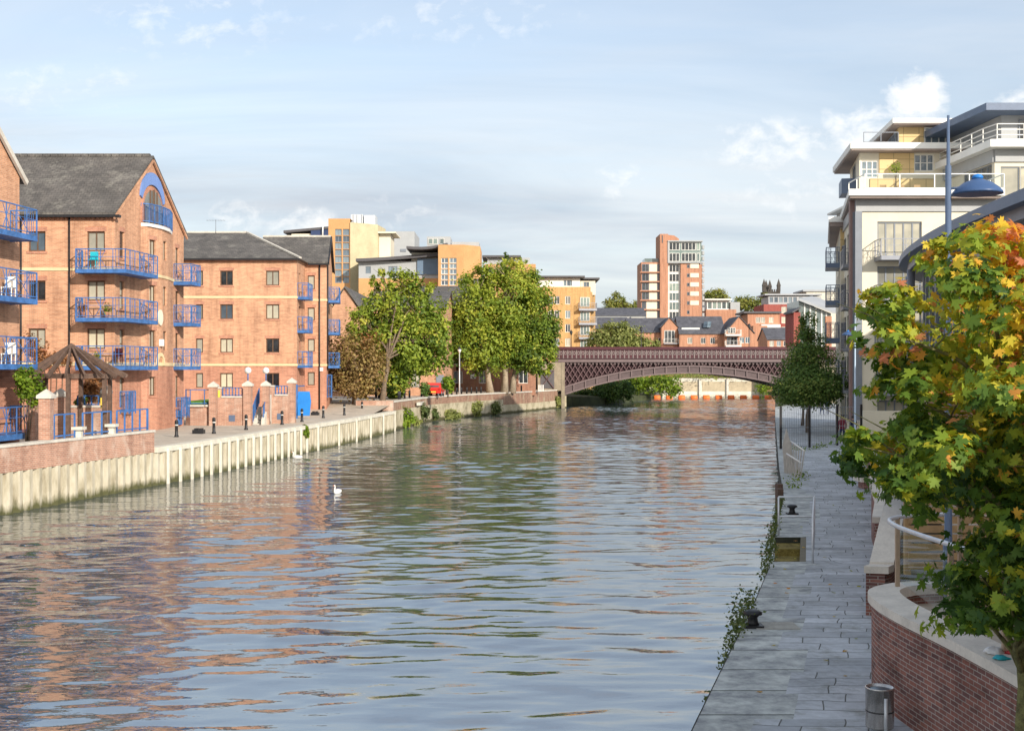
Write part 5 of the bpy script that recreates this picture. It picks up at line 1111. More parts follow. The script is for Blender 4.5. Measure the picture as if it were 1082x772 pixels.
Y = 205.0; root = thing('office_block', 'low navy clad office block with a thin dark flying roof behind the long brick block', 'office block', (fx(325, Y), Y, QUAY))
block(root, 308, 330, Y, 8, QUAY, fz(247, Y), 'cream'); b = MB(); b.box(fx(329, Y), fx(347, Y), Y - .5, Y + 9, QUAY, fz(243, Y)); b.build('navy_wing', 'navy', root); flat_roof(root, 304, 345, 246.5, Y, 8, .4, .6, tilt=.7)
b = MB(); b.box(fx(286, Y), fx(308, Y), Y, Y + 8, QUAY, fz(249.5, Y)); b.build('annexe', 'offwhite', root); b = MB(); b.tube([(fx(342, Y), Y - 1, fz(252, Y)), (fx(342, Y), Y - 1, fz(237, Y))], .12, 6); b.build('mast', 'white', root)
Y = 230.0; root = thing('office_block', 'plain pale grey slab block behind the orange and cream office tower', 'office block', (fx(420, Y), Y, QUAY)); block(root, 404, 438, Y, 12, QUAY, fz(244.5, Y), 'grey_panel'); b = MB(); b.box(fx(423, Y), fx(429, Y), Y - .1, Y - .003, fz(266, Y), fz(263, Y)); b.build('louvre', 'frame_grey', root)
Y = 186.0; root = thing('office_block', 'grey clad office wing with a long curved dark eave above the lime tree', 'office block', (fx(415, Y), Y, QUAY))
fc, xa, xb = block(root, 379, 464, Y, 12, QUAY, fz(276, Y), 'grey_panel', rows=(289,), cols=(389, 413, 417, 447), style='sky', ww=(.8, 1.1), nx=1)
b = MB(); m = 12
for i in range(m):
    p0, p1 = 377 + 88 * i / m, 377 + 88 * (i + 1) / m; q0, q1 = 277 - 6 * (i / m) ** 1.3, 277 - 6 * ((i + 1) / m) ** 1.3
    b.prism([(fx(p0, Y), Y - 1.2, fz(q0, Y)), (fx(p1, Y), Y - 1.2, fz(q1, Y)), (fx(p1, Y), Y + 13, fz(q1, Y)), (fx(p0, Y), Y + 13, fz(q0, Y))], (0, 0, .45))
b.build('roof', 'dark_roof', root)
b = MB(); b.box(fx(441, Y), fx(463, Y), Y - .3, Y - .003, fz(290, Y), fz(273.5, Y)); b.build('blue_panel', MT.setdefault('panel_blue', M('dusk_blue_panel', (0.13, 0.19, 0.27), .5, .08, .6)), root)
b = MB(); b.box(fx(379, Y), fx(464, Y), Y - .06, Y - .003, QUAY, fz(294, Y)); b.build('lower_wall', 'render_orange', root)
Y = 182.0; root = thing('office_block', 'orange office block with two tall glazed strips beside the big lime trees', 'office block', (fx(485, Y), Y, QUAY))
fc = Facade((fx(463, Y), Y), (fx(490, Y), Y)); ops = [fc.rect(a, c, 272.5 + 5.9 * k, 277.9 + 5.9 * k) for a, c in ((466, 473.5), (475, 482.5)) for k in range(7)]
b = MB(); z1 = fz(258.5, Y); fc.wall(b, QUAY, z1, ops, .2); x1, x2 = fx(490, Y), fx(507, Y); f2 = Facade((x1, Y), (x2, Y + 2.5)); f2.wall(b, QUAY, z1); b.quad((x2, Y + 2.5, QUAY), (x2, Y + 12, QUAY), (x2, Y + 12, z1), (x2, Y + 2.5, z1)); b.quad((fx(463, Y), Y + 12, QUAY), (fx(463, Y), Y, QUAY), (fx(463, Y), Y, z1), (fx(463, Y), Y + 12, z1)); b.add([(fx(463, Y), Y, z1), (x1, Y, z1), (x2, Y + 2.5, z1), (x2, Y + 12, z1), (fx(463, Y), Y + 12, z1)], [(0, 1, 2, 3, 4)]); b.build('wall', 'render_orange', root)
for q in ops: window(root, fc, q, 'sky', 'frame_white', 2, 1, .08, depth=.2)
b = MB(); b.box(fx(451, 192), fx(476, 192), 192, 198, QUAY, fz(250, 192)); b.box(fx(477, 192), fx(506, 192), 193, 199, QUAY, fz(255, 192)); b.build('penthouse', 'grey_panel', root)
fcp = Facade((fx(451, 192), 191.97), (fx(476, 192), 191.97)); 
for px in (455, 460, 467): window(root, fcp, (fcp.s_of(px) - .35, fcp.s_of(px) + .35, fz(258, 192), fz(252, 192)), 'green', 'frame_white', 1, 1, .06, depth=-.02)
b = MB(); m = 8
for i in range(m):
    p0, p1 = 430 + 43 * i / m, 430 + 43 * (i + 1) / m; c = lambda t: 263.5 + 2.2 * math.sin(math.pi * t) - 3.5 * t
    b.prism([(fx(p0, 184), 183.0, fz(c(i / m), 184)), (fx(p1, 184), 183.0, fz(c((i + 1) / m), 184)), (fx(p1, 184), 191, fz(c((i + 1) / m), 184)), (fx(p0, 184), 191, fz(c(i / m), 184))], (0, 0, .4))
b.build('curved_canopy', 'dark_roof', root); b = MB(); b.box(fx(434, 185), fx(462, 185), 186.3, 191, fz(275, 185), fz(266, 185)); b.build('canopy_wall', 'offwhite', root)
Y = 214.0; root = thing('office_block', 'grey topped orange block peeping over the big lime trees', 'office block', (fx(530, Y), Y, QUAY)); block(root, 512, 566, Y, 10, QUAY, fz(279, Y), 'render_orange', rows=(293,), cols=(520, 528, 536), style='sky'); block(root, 515, 560, Y + .5, 9, fz(279, Y), fz(272, Y), 'grey_panel', 'attic'); flat_roof(root, 512, 548, 272, Y, 9, .35, .4)
# -- brick warehouses with slate roofs behind the trees
def gabled(root, px0, px1, Y, depth, eave_py, ridge_py, mat='brick', roof='slate', ridge='y', z0=QUAY - .5, split=None, rows=(), cols=(), style=('curtain', 'dark', 'sky'), ww=(1.1, 1.4), frame='frame_white', ov=.35, name='wall', skip_wall=False):
    x0, x1 = fx(px0, Y), fx(px1, Y); ze, zr = fz(eave_py, Y), fz(ridge_py, Y); fc = Facade((x0, Y), (x1, Y)); op = []
    for r in rows:
        for c in cols: s = fc.s_of(c); z = fz(r, Y); op.append((s - ww[0] / 2, s + ww[0] / 2, z, z + ww[1]))
    b = MB(); fc.wall(b, z0, ze, op, .15); b.quad((x1, Y, z0), (x1, Y + depth, z0), (x1, Y + depth, ze), (x1, Y, ze)); b.quad((x0, Y + depth, z0), (x0, Y, z0), (x0, Y, ze), (x0, Y + depth, ze)); b.quad((x1, Y + depth, z0), (x0, Y + depth, z0), (x0, Y + depth, ze), (x1, Y + depth, ze)); t = .18
    r = MB(); xm, ym = (x0 + x1) / 2, Y + depth / 2
    if ridge == 'y':
        for yy in (Y, Y + depth): b.add([(x0, yy, ze), (x1, yy, ze), (xm, yy, zr)], [(0, 1, 2)])
        for xa in (x0 - ov, x1 + ov): r.prism([(xa, Y - .25, ze - .1), (xm, Y - .25, zr), (xm, Y + depth + .25, zr), (xa, Y + depth + .25, ze - .1)], (0, 0, t))
    else:
        for xx in (x0, x1): b.add([(xx, Y, ze), (xx, Y + depth, ze), (xx, ym, zr)], [(0, 1, 2)])
        for ya in (Y - ov, Y + depth + ov): r.prism([(x0 - .2, ya, ze - .1), (x1 + .2, ya, ze - .1), (x1 + .2, ym, zr), (x0 - .2, ym, zr)], (0, 0, t))
    b.build(name, mat, root); r.build('roof', roof, root)
    for q in op: window(root, fc, q, style if isinstance(style, str) else random.choice(style), frame, 2, 1, .09, depth=.15)
    return fc
root = thing('warehouse', 'brick warehouse with a slate gable roof between the long block and the lime tree', 'warehouse', (fx(372, 128), 128, QUAY)); gabled(root, 345, 384, 128, 22, 335, 304, 'brick', rows=(413,), cols=(352, 366), ww=(1.1, 1.7)); 
root = thing('warehouse', 'orange brick warehouse with a grey door behind the red car', 'warehouse', (fx(430, 131), 131, QUAY)); fc = gabled(root, 384, 470, 131, 20, 326, 303, 'brick', ridge='x', rows=(409,), cols=(439,), ww=(.9, 2.0), frame='frame_grey')
b = MB(); b.box(fx(461, 131), fx(469, 131), 130.9, 130.995, QUAY, fz(396, 131)); b.build('door', 'frame_grey', root)
root = thing('warehouse', 'dark red brick warehouse in shade behind the big lime trees', 'warehouse', (fx(520, 160), 160, QUAY)); gabled(root, 484, 566, 157, 20, 340, 312, 'brick_dark', ridge='x', rows=(405, 385), cols=(484, 511, 553), ww=(1.2, 1.6)); b = MB(); b.box(fx(497, 157), fx(503, 157), 156.9, 156.99, fz(400, 157), fz(395, 157)); b.build('wall_sign', 'white', root)
root = thing('brick_hut', 'small orange brick hut beside the stone bridge pier', 'hut', (fx(558, 164), 164, QUAY)); gabled(root, 547, 566, 164, 6, 387, 376, 'brick', ridge='x', z0=QUAY - .1)
Y = 158.0; root = thing('warehouse', 'brick warehouse with a steep slate roof between the two leafy tree groups', 'warehouse', (fx(475, Y), Y, QUAY)); gabled(root, 436, 482, Y, 12, 322, 300.5, 'brick', ridge='x'); gabled(root, 483, 520, Y + 1, 16, 322, 291, 'brick_dark', ridge='x', name='wing_wall')
# -- yellow flats beyond the bridge
Y = 225.0; root = thing('apartment_block', 'yellow brick flats with white attic and three grey balconies beyond the bridge', 'apartment block', (fx(605, Y), Y, QUAY))
fc, xa, xb = block(root, 555, 624, Y, 14, QUAY - 1, fz(303, Y), 'brick_yellow', rows=(321.5, 336.5, 351, 366), cols=(582, 588.5, 600), style=('sky', 'curtain', 'dark'), frame='frame_white', ww=(.95, 1.5))
b = MB(); b.quad((xb, Y, QUAY - 1), (fx(631, Y), Y + 5, QUAY - 1), (fx(631, Y), Y + 5, fz(308, Y)), (xb, Y, fz(308, Y))); b.build('side_wall', 'brick_yellow', root)
for k, r in enumerate((325, 340, 355, 370)):
    window(root, fc, (fc.s_of(613), fc.s_of(623), fz(r - 1, Y), fz(r - 11, Y)), 'green', 'frame_white', 3, 1, .1, depth=-.03)
    if k < 3: balcony(root, [(fx(611.5, Y), Y), (fx(611.5, Y), Y - 1.3), (fx(630.5, Y), Y - .6), (fx(630.5, Y), Y + 3)], fz(r + 1.5, Y), 'grey_metal', 'grey_metal', gap=.5, th=.3)
block(root, 555, 613, Y + .6, 12, fz(303, Y), fz(293.5, Y), 'white', 'attic', rows=(302,), cols=(597, 600.5, 603), style='sky', ww=(.5, 1.0), nx=1); flat_roof(root, 552, 615, 293.2, Y, 12, .3, .5)
block(root, 613.3, 629, Y + 2, 9, fz(308, Y) - .5, fz(295.5, Y), 'cream', 'attic', rows=(303,), cols=(618, 621), style='sky', ww=(.5, .9), nx=1); flat_roof(root, 614, 630, 295.2, Y + 2, 9, .3, .6)
# -- brick tower
Y = 371.0; root = thing('tower_block', 'tall slim brick tower block with a glazed lantern floor and cream panels', 'tower block', (fx(710, Y), Y, 2.4)); zt = lambda py: fz(py, Y)
b = MB(); b.box(fx(697, Y), fx(705.5, Y), Y - 1, Y + 10, 2, zt(247.5)); b.prism([(fx(705.5, Y), Y + 1, 2), (fx(718, Y), Y + 1, 2), (fx(718, Y), Y + 1, zt(252)), (fx(713, Y), Y + 1, zt(248.5)), (fx(705.5, Y), Y + 1, zt(247.6))], (0, 9, 0)); b.build('lift_fin', 'brick_far', root)
b = MB(); b.box(fx(699, Y), fx(700, Y), Y - 1.1, Y - 1.003, zt(257), zt(249)); b.build('fin_slot', 'dark_roof', root)
b = MB(); b.box(fx(677.5, Y), fx(697, Y), Y, Y + 12, 2, zt(277)); b.build('west_wing', 'brick_far', root)
for k in range(6):
    y = 279 + 9.85 * k; fw = Facade((fx(677.5, Y), Y), (fx(697, Y), Y))
    b = MB(); a = 686 if k < 4 else 683; b.box(fx(a, Y), fx(694, Y), Y - .12, Y - .003, zt(y + 8), zt(y)); b.build('cream_panel', 'cream', root)
    window(root, fw, (fw.s_of(678.3), fw.s_of(a - .4), zt(y + 7.8), zt(y)), 'dark', 'frame_grey', 2, 1, .12, depth=-.02); window(root, fw, (fw.s_of(694.4), fw.s_of(696.8), zt(y + 7.8), zt(y)), 'dark', 'frame_grey', 1, 1, .1, depth=-.02)
    b = MB(); b.box(fx(676, Y), fx(697, Y), Y - .8, Y - .13, zt(y + 9.4), zt(y + 8.2)); b.build('floor_edge', 'brick_far', root)
b = MB(); b.box(fx(682, Y), fx(697, Y), Y + 2, Y + 9, zt(277), zt(272.5)); b.build('roof_terrace', 'glass_green', root)
b = MB(); b.box(fx(705.5, Y), fx(719, Y), Y + .3, Y + 9, 2, zt(278)); b.build('stair_core', 'white', root); fs = Facade((fx(705.5, Y), Y + .28), (fx(719, Y), Y + .28))
for k in range(7): window(root, fs, (fs.s_of(707), fs.s_of(717.5), zt(279 + 10 * k + 8.5), zt(279 + 10 * k)), 'green' if 1 < k < 5 else 'dark', 'frame_white', 3, 1, .14, depth=-.02)
b = MB(); b.box(fx(719, Y), fx(738, Y), Y - .6, Y + 10, 2, zt(278.5)); b.add([(fx(738, Y), Y - .6, 2), (fx(744, Y), Y + 4, 2), (fx(744, Y), Y + 4, zt(278.5)), (fx(738, Y), Y - .6, zt(278.5))], [(0, 1, 2, 3)]); b.build('east_wing', 'brick_far', root)
fe = Facade((fx(719, Y), Y - .6), (fx(738, Y), Y - .6))
for k in range(6):
    y = 279 + 9.7 * k
    if k < 5: b = MB(); b.box(fx(729, Y), fx(738, Y), Y - .75, Y - .603, zt(y + 4.6), zt(y)); b.build('cream_panel', 'cream', root)
    window(root, fe, (fe.s_of(726), fe.s_of(728.6), zt(y + 4.2), zt(y + .6)), 'dark', 'frame_grey', 1, 1, .1, depth=-.02)
b = MB(); b.box(fx(705, Y), fx(741, Y), Y - 1.2, Y + 9, zt(278.2), zt(277)); b.box(fx(705, Y), fx(742, Y), Y - 1.4, Y + 9, zt(255.8), zt(254.5)); b.box(fx(705, Y), fx(706.8, Y), Y - 1.2, Y - .6, zt(277), zt(255.8)); b.build('lantern_frame', 'grey_panel', root)
b = MB(); b.box(fx(706, Y), fx(741, Y), Y - .5, Y + 9, zt(277), zt(255.8)); b.build('lantern_core', 'glass_green', root); fl_ = Facade((fx(706.8, Y), Y - .52), (fx(740, Y), Y - .52))
for a, c in ((707, 718), (720, 735), (736, 739.5)):
    for y0, y1 in ((256.5, 264.5), (267.5, 276.5)): window(root, fl_, (fl_.s_of(a), fl_.s_of(c), zt(y1), zt(y0)), 'dark' if a < 730 else 'green', 'frame_white', max(1, int((c - a) / 3.4)), 1, .14, depth=-.02)
b = MB()
for k in range(14): b.box(fx(744, Y), fx(746.2, Y), Y + 3.5, Y + 5, zt(262 + 6 * k), zt(258 + 6 * k))
b.build('edge_balconies', 'grey_panel', root)
Y = 380.0; root = thing('apartment_block', 'long low brick and glass topped wing beside the brick tower', 'apartment block', (fx(770, Y), Y, 2.4)); block(root, 746, 778, Y, 12, 2, fz(327, Y), 'brick_far'); block(root, 747, 772, Y + 1, 10, fz(327, Y), fz(317, Y), 'white', 'glazed_floor', rows=(326,), cols=(750, 755, 760, 765, 770), style='green', ww=(1.2, 2.0), nx=1); flat_roof(root, 746, 772, 317, Y, 10, .4, .4, 'white')
b = MB(); b.box(fx(772, Y), fx(782, Y), Y + .3, Y + 8, 2, fz(319, Y)); b.build('stair_tower', 'grey_panel', root)
# -- slate roofed terrace of houses above the far bank
Y = 290.0
root = thing('brick_house', 'leftmost slate roofed riverside house with a pointed brick gable over the willow', 'house', (fx(690, Y), Y, 2.4)); gabled(root, 664, 721, Y, 11, 351, 335.5, 'brick_far', 'slate_far', 'x', 1, rows=(363,), cols=(698, 706, 713), style=('dark', 'sky'))
def dormer_house(root, px0, px1, pg0, pg1):
    """projecting brick gable with a balcony door"""
    fc = gabled(root, pg0, pg1, Y - 2.2, 8, 346, 335.8, 'brick_far', 'slate_far', 'y', 1, name='gable_wall')
    for (a, c, y0, y1) in ((pg0 + 3, pg1 - 3, 349, 362),): window(root, fc, (fc.s_of(a), fc.s_of(c), fz(y1, Y - 2.2), fz(y0, Y - 2.2)), 'dark', 'frame_white', 3, 1, .1, depth=-.03)
    balcony(root, [(fx(pg0 + 1, Y), Y - 2.2), (fx(pg0 + 1, Y), Y - 3.2), (fx(pg1 - 1, Y), Y - 3.2), (fx(pg1 - 1, Y), Y - 2.2)], fz(363, Y), 'grey_metal', 'frame_white', gap=.8)
dormer_house(root, 664, 721, 699, 716)
root = thing('brick_house', 'middle slate roofed riverside house with a lit brick gable and two roof windows', 'house', (fx(740, Y), Y - 4, 2.4)); gabled(root, 718, 766, Y - 4, 12, 352.5, 333.8, 'brick_far', 'slate_far', 'x', 1, rows=(363,), cols=(729, 743, 753), style=('curtain', 'dark'))
for px in (744, 748): b = MB(); p = at(px, 346, Y - 2); b.bar((p.x, p.y - 1.1, p.z), (p.x + .5, p.y + .6, p.z + 1.4), .8, .12); b.build('roof_window', 'glass_sky', root)
b = MB(); p = at(729, 349, Y - 2.4); b.box(p.x - 2, p.x + 2.2, p.y - .5, p.y + 2, p.z - 1.2, p.z + .6); b.build('dormer', 'white', root)
Y = 284; root = thing('brick_house', 'rightmost slate roofed riverside house with a sunlit gable end and glass balcony', 'house', (fx(790, Y), Y, 2.4)); gabled(root, 766, 796, Y, 13, 352, 334.5, 'brick_far', 'slate_far', 'y', 1, rows=(362.5,), cols=(784, 790), style=('curtain', 'sky'))
fc = Facade((fx(766, Y), Y - .02), (fx(796, Y), Y - .02)); window(root, fc, (fc.s_of(768), fc.s_of(779), fz(364, Y), fz(356, Y)), 'dark', 'frame_grey', 3, 1, .1, depth=-.03); window(root, fc, (fc.s_of(769), fc.s_of(777), fz(352, Y), fz(346, Y)), 'dark', 'frame_white', 3, 1, .1, depth=-.03)
for py in (353.5, 365): balcony(root, [(fx(766, Y), Y), (fx(766, Y), Y - 1.6), (fx(782, Y), Y - 1.6), (fx(782, Y), Y)], fz(py, Y), 'frame_white', 'frame_white', gap=.9, th=.3)
Y = 330.0; root = thing('apartment_block', 'flat roofed orange flats with white balconies between the slate houses and the crimson block', 'apartment block', (fx(805, Y), Y, 2.4)); block(root, 790, 824, Y, 12, 1, fz(331.5, Y), 'brick_far', rows=(341, 353), cols=(801, 806, 815), style=('sky', 'curtain'), frame='frame_white'); flat_roof(root, 788, 823, 331, Y, 12, .5, .6); b = MB(); b.box(fx(803, Y), fx(823, Y), Y - 2, Y - .01, fz(349, Y), fz(343, Y)); b.build('white_bay', 'white', root); block(root, 796, 811, Y - 8, 8, 1, fz(344, Y - 8), 'brick_far', 'front_wing', rows=(352,), cols=(806,), ww=(1, 1.4))
Y = 262.0; root = thing('brick_house', 'low brick house with a plain grey slate roof just above the bridge parapet', 'house', (fx(825, Y), Y, 1.5)); gabled(root, 811, 845, Y, 10, 358.5, 346, 'brick_far', 'slate_far', 'x', 0, rows=(366,), cols=(815.5, 823, 830), ww=(.9, 1.2))
Y = 340.0; root = thing('apartment_block', 'crimson brick block with a set back grey glazed attic', 'apartment block', (fx(838, Y), Y, 2.4)); block(root, 807, 850, Y, 14, 1, fz(321.5, Y), 'brick_crimson', rows=(331, 341.5, 352), cols=(828.5, 838, 847), style='curtain', frame='frame_white', ww=(1.4, 1.8)); block(root, 812, 868, Y + 3, 10, fz(321.5, Y), fz(312.5, Y), 'grey_panel', 'attic', rows=(319.5,), cols=(815, 820, 825, 830, 835, 840, 846), style='sky', ww=(1.0, 1.5), nx=1); flat_roof(root, 810, 866, 312, Y + 3, 10, .4, .6, 'roof_grey')
Y = 360; root = thing('office_block', 'grey flat roofed block furthest right beyond the crimson block', 'office block', (fx(870, Y), Y, 2.4)); block(root, 852, 900, Y, 12, 1, fz(308, Y), 'offwhite'); flat_roof(root, 850, 900, 308, Y, 12, .5, .5, 'roof_grey')
Y = 210.0; root = thing('glass_pavilion', 'angular glass fronted building with a sloping pale roof behind the dark pointed tree', 'office block', (fx(865, Y), Y, .5))
b = MB(); p = [(fx(844, Y), Y, -.5), (fx(878, Y), Y, -.5), (fx(878, Y), Y, fz(331, Y)), (fx(844, Y), Y, fz(317.5, Y))]; b.prism(p, (0, 9, 0)); b.build('wall', 'glass_green', root)
b = MB(); b.prism([(fx(843, Y), Y - .9, fz(318, Y)), (fx(879, Y), Y - .9, fz(331.5, Y)), (fx(905, Y + 9), Y + 9, fz(330, Y + 9)), (fx(858, Y + 9), Y + 9, fz(315, Y + 9))], (0, 0, .4)); b.build('roof', 'roof_grey', root)
b = MB()
for px in (850, 856, 862, 868, 873): b.box(fx(px, Y) - .12, fx(px, Y) + .12, Y - .12, Y - .003, 0, fz(317.5 + (px - 844) * .4 + 1, Y))
b.build('mullion', 'frame_white', root); b = MB(); b.box(fx(872, Y), fx(878.5, Y), Y - .2, Y + 6, 0, fz(334, Y)); b.build('brick_end', 'brick_far', root)
b = MB(); b.box(fx(838, Y), fx(845, Y), Y - .5, Y + 6, 0, fz(330, Y)); b.build('side_wing', 'brick_crimson', root); b = MB(); b.prism([(fx(836, Y), Y - 1, fz(331, Y)), (fx(845, Y), Y - 1, fz(326, Y)), (fx(845, Y), Y + 6, fz(326, Y)), (fx(836, Y), Y + 6, fz(331, Y))], (0, 0, .3)); b.build('side_roof', 'dark_roof', root)
# -- church tower
Y = 700.0; root = thing('church_tower', 'soot dark church tower with four tall corner pinnacles on the skyline', 'church tower', (fx(816, Y), Y, 5)); xa, xb = fx(807, Y), fx(824.5, Y); zt_ = fz(308, Y); b = MB(); b.box(xa, xb, Y, Y + 9, 4, zt_); b.build('tower', 'church', root)
b = MB(); n = 8
for i in range(n): q = xa + (xb - xa) * i / n; b.box(q, q + (xb - xa) / n * .55, Y, Y + .6, zt_, zt_ + 1.3)
b.build('battlement', 'church', root)
for px, yy in ((807.5, 0), (813, 8.5), (817, 8.5), (823, 0)): x = fx(px, Y); b = MB(); b.box(x - .9, x + .9, Y + yy - .2, Y + yy + 1.6, zt_, zt_ + 3.2); b.add([(x - 1.1, Y + yy - .4, zt_ + 3.2), (x + 1.1, Y + yy - .4, zt_ + 3.2), (x + 1.1, Y + yy + 1.8, zt_ + 3.2), (x - 1.1, Y + yy + 1.8, zt_ + 3.2), (x, Y + yy + .7, zt_ + 7.5)], [(0, 1, 4), (1, 2, 4), (2, 3, 4), (3, 0, 4)]); b.build('pinnacle', 'church', root)
b = MB(); b.box(fx(813, Y), fx(818, Y), Y - .1, Y - .01, fz(325, Y), fz(313, Y)); b.build('belfry_opening', 'black', root)
# -- long slate shed behind the willow
Y = 330.0; root = thing('long_shed', 'long grey slate roofed building between the yellow flats and the brick tower', 'shed', (fx(655, Y), Y, 2.4)); gabled(root, 625, 682, Y, 14, 333.5, 324.5, 'grey_panel', 'slate_far', 'x', 1); 
b = MB(); b.box(fx(628, Y - 4), fx(680, Y - 4), Y - 4, Y - .1, 2, fz(336, Y)); b.build('parapet_wing', 'offwhite', root)
Y = 300.0; root = thing('brick_house', 'dark slate roof with a small orange gable rising behind the willow', 'house', (fx(660, Y), Y, 2.4)); gabled(root, 628, 664, Y, 10, 347, 335, 'brick_far', 'slate_far', 'x', 1); gabled(root, 662, 671, Y - 1.5, 8, 345, 335.5, 'brick_far', 'slate_far', 'y', 1, name='gable_wall')
# ================================================================== right bank: cream apartment block
def cream_block():
    Y = 80.0; xl = fx(905.5, Y); ZT = fz(209, Y)
    root = thing('apartment_block', 'tall cream rendered apartment block with stepped penthouses and overhanging white roof slabs', 'apartment block', (xl, Y, 0))
    fr = Facade((xl, Y), (42, Y)); rv = Facade((xl + 2.6, Y + 13), (xl, Y))
    fl = [ZT - 1.0 - 2.9 * k for k in range(1, 6)]                      # floor levels
    op = []
    for z in fl: op.append((fr.s_of(927), fr.s_of(974), z + .05, z + 2.35)); op.append((fr.s_of(1020), fr.s_of(1050), z + .05, z + 2.35))
    w = MB(); fr.wall(w, 0, ZT - .9, op, .18); ro = []
    for z in fl: ro += [(1.0, 3.2, z + .05, z + 2.4), (4.0, 6.5, z + .05, z + 2.4), (8.0, 11.0, z + .05, z + 2.4)]
    rv.wall(w, 0, ZT - .9, ro, .18); w.quad((42, Y, 0), (42, Y + 13, 0), (42, Y + 13, ZT), (42, Y, ZT)); w.quad((42, Y + 13, 0), (xl + 2.6, Y + 13, 0), (xl + 2.6, Y + 13, ZT), (42, Y + 13, ZT)); w.build('wall', 'cream', root)
    for o in op: window(root, fr, o, 'curtain', 'frame_grey', 5, 1, .1, depth=.18)
    for o in ro: window(root, rv, o, 'sky', 'frame_grey', 2, 1, .08, depth=.18)
    b = MB(); fr.band(b, ZT - .9, ZT - .02, .12, s0=-.1, s1=fr.W); rv.band(b, ZT - .9, ZT - .02, .12, s0=0, s1=rv.W); b.build('frieze', 'grey_panel', root)
    b = MB(); b.box(xl - .15, xl + .3, Y - .14, Y - .003, 0, ZT - .9); b.box(xl - .2, xl + .02, Y + .2, Y + .6, 0, ZT - .9); b.build('corner_pilaster', 'frame_grey', root)
    b = MB(); b.box(xl - .36, xl - .06, Y + .3, Y + .65, 0, ZT); b.build('river_column', MT.setdefault('column', M('brown_column', (0.26, 0.17, 0.15), .6, .1, 2)), root)
    b = MB(); xs_ = fx(896.5, Y - 1)
    b.slab([(xs_, Y - 1.1), (fx(1062, Y - 1.1), Y - 1.1), (fx(1062, Y - 1.1), Y + 8), (42, Y + 8), (42, Y + 21), (29, Y + 21), (29, Y + 14), (xs_ + 3.4, Y + 14)], ZT, ZT + .42); b.build('roof_slab', 'white', root)
    b = MB(); b.slab([(xs_ + .12, Y - .95), (fx(1062, Y - 1.1) - .2, Y - .95), (fx(1062, Y - 1.1) - .2, Y + 8), (41.9, Y + 8), (41.9, Y + 20.8), (29.1, Y + 20.8), (29.1, Y + 13.9), (xs_ + 3.5, Y + 13.9)], ZT - .14, ZT - .002); b.build('soffit', MT.setdefault('soffit', M('brown_soffit', (0.30, 0.24, 0.21), .7, .12, 1)), root)
    # terrace balustrade
    b = MB(); zr = ZT + .42; pts = [(fx(914, Y - .8), Y + 3, zr), (fx(914, Y - .8), Y - .8, zr), (fx(1061, Y - .8), Y - .8, zr), (fx(1061, Y - .8), Y + 6, zr)]; railing_run(b, pts, 1.0, 2.0, .06, (1, .08)); bl = b.build('balustrade', 'white', root)
    b = MB(); b.quad(*(Vector(p) + Vector((0, 0, z)) for p, z in ((pts[1], .12), (pts[2], .12), (pts[2], .95), (pts[1], .95)))); b.build('pane', MT.setdefault('clear_pane', clear_pane()), bl)
    # front balconies
    for z in fl: balcony(root, [(fx(924.5, Y), Y), (fx(924.5, Y), Y - 1.35), (fx(976, Y), Y - 1.35), (fx(976, Y), Y)], z, 'grey_metal', 'grey_metal', gap=.9, th=.22); balcony(root, [(fx(1016, Y), Y), (fx(1016, Y), Y - 1.35), (fx(1054, Y), Y - 1.35), (fx(1054, Y), Y)], z, 'grey_metal', 'grey_metal', gap=.9, th=.22)
    for z in fl: balcony(root, [tuple(rv.p(rv.W - a, 0, d))[:2] for a, d in ((8, 0), (8, .5), (5, .5), (5, 0))], z, 'grey_metal', 'grey_metal', gap=.6)
    # lower penthouse
    Yp = 92.0; xp = fx(908, Yp); z2 = fz(160, Yp); f1 = Facade((xp, Yp), (44, Yp)); f1s = Facade((xp + 1.5, Yp + 8), (xp, Yp)); zp = ZT + .42
    o1 = [f1.rect(910, 928, 169.5, 188), f1.rect(966, 987, 163, 181)]; w = MB(); f1.wall(w, zp, z2, o1, .15); f1s.wall(w, zp, z2, [(2, 5, zp + .2, z2 - .3)], .15); w.quad((44, Yp, zp), (44, Yp + 8, zp), (44, Yp + 8, z2), (44, Yp, z2)); w.build('penthouse_wall', 'cream', root)
    for o in o1: window(root, f1, o, 'sky', 'frame_white', 3, 2, .09, depth=.15)
    window(root, f1s, (2, 5, zp + .2, z2 - .3), 'sky', 'frame_grey', 2, 1, .08, depth=.15)
    tile = MT.setdefault('buff', buff_panel())
    b = MB(); b.box(fx(929, Yp), fx(965.5, Yp), Yp - .08, Yp - .003, fz(183, Yp), fz(162, Yp)); b.box(fx(919, Yp), fx(986, Yp), Yp - .1, Yp - .003, zp, fz(189, Yp)); b.build('buff_panel', tile, root)
    b = MB(); b.slab([(fx(898, Yp - 1), Yp - 1.2), (46, Yp - 1.2), (46, Yp + 10), (fx(898, Yp - 1) + 1.6, Yp + 10)], z2, z2 + .45); b.build('roof_slab', 'white', root); b = MB(); b.slab([(fx(898, Yp - 1) + .1, Yp - 1.1), (45.9, Yp - 1.1), (45.9, Yp + 9.9), (fx(898, Yp - 1) + 1.7, Yp + 9.9)], z2 - .12, z2 - .002); b.build('soffit', MT['soffit'], root)
    b = MB(); q = f1s.p(f1s.W - 2, 0, 1.3); pts = [tuple(f1s.p(f1s.W - a, 0, d))[:2] for a, d in ((5.2, 0), (5.2, 1.1), (2.4, 1.1), (2.4, 0))]; b.slab(pts, fz(199, Yp), fz(197.5, Yp)); ob = b.build('balcony', 'bluegrey', root); b = MB()
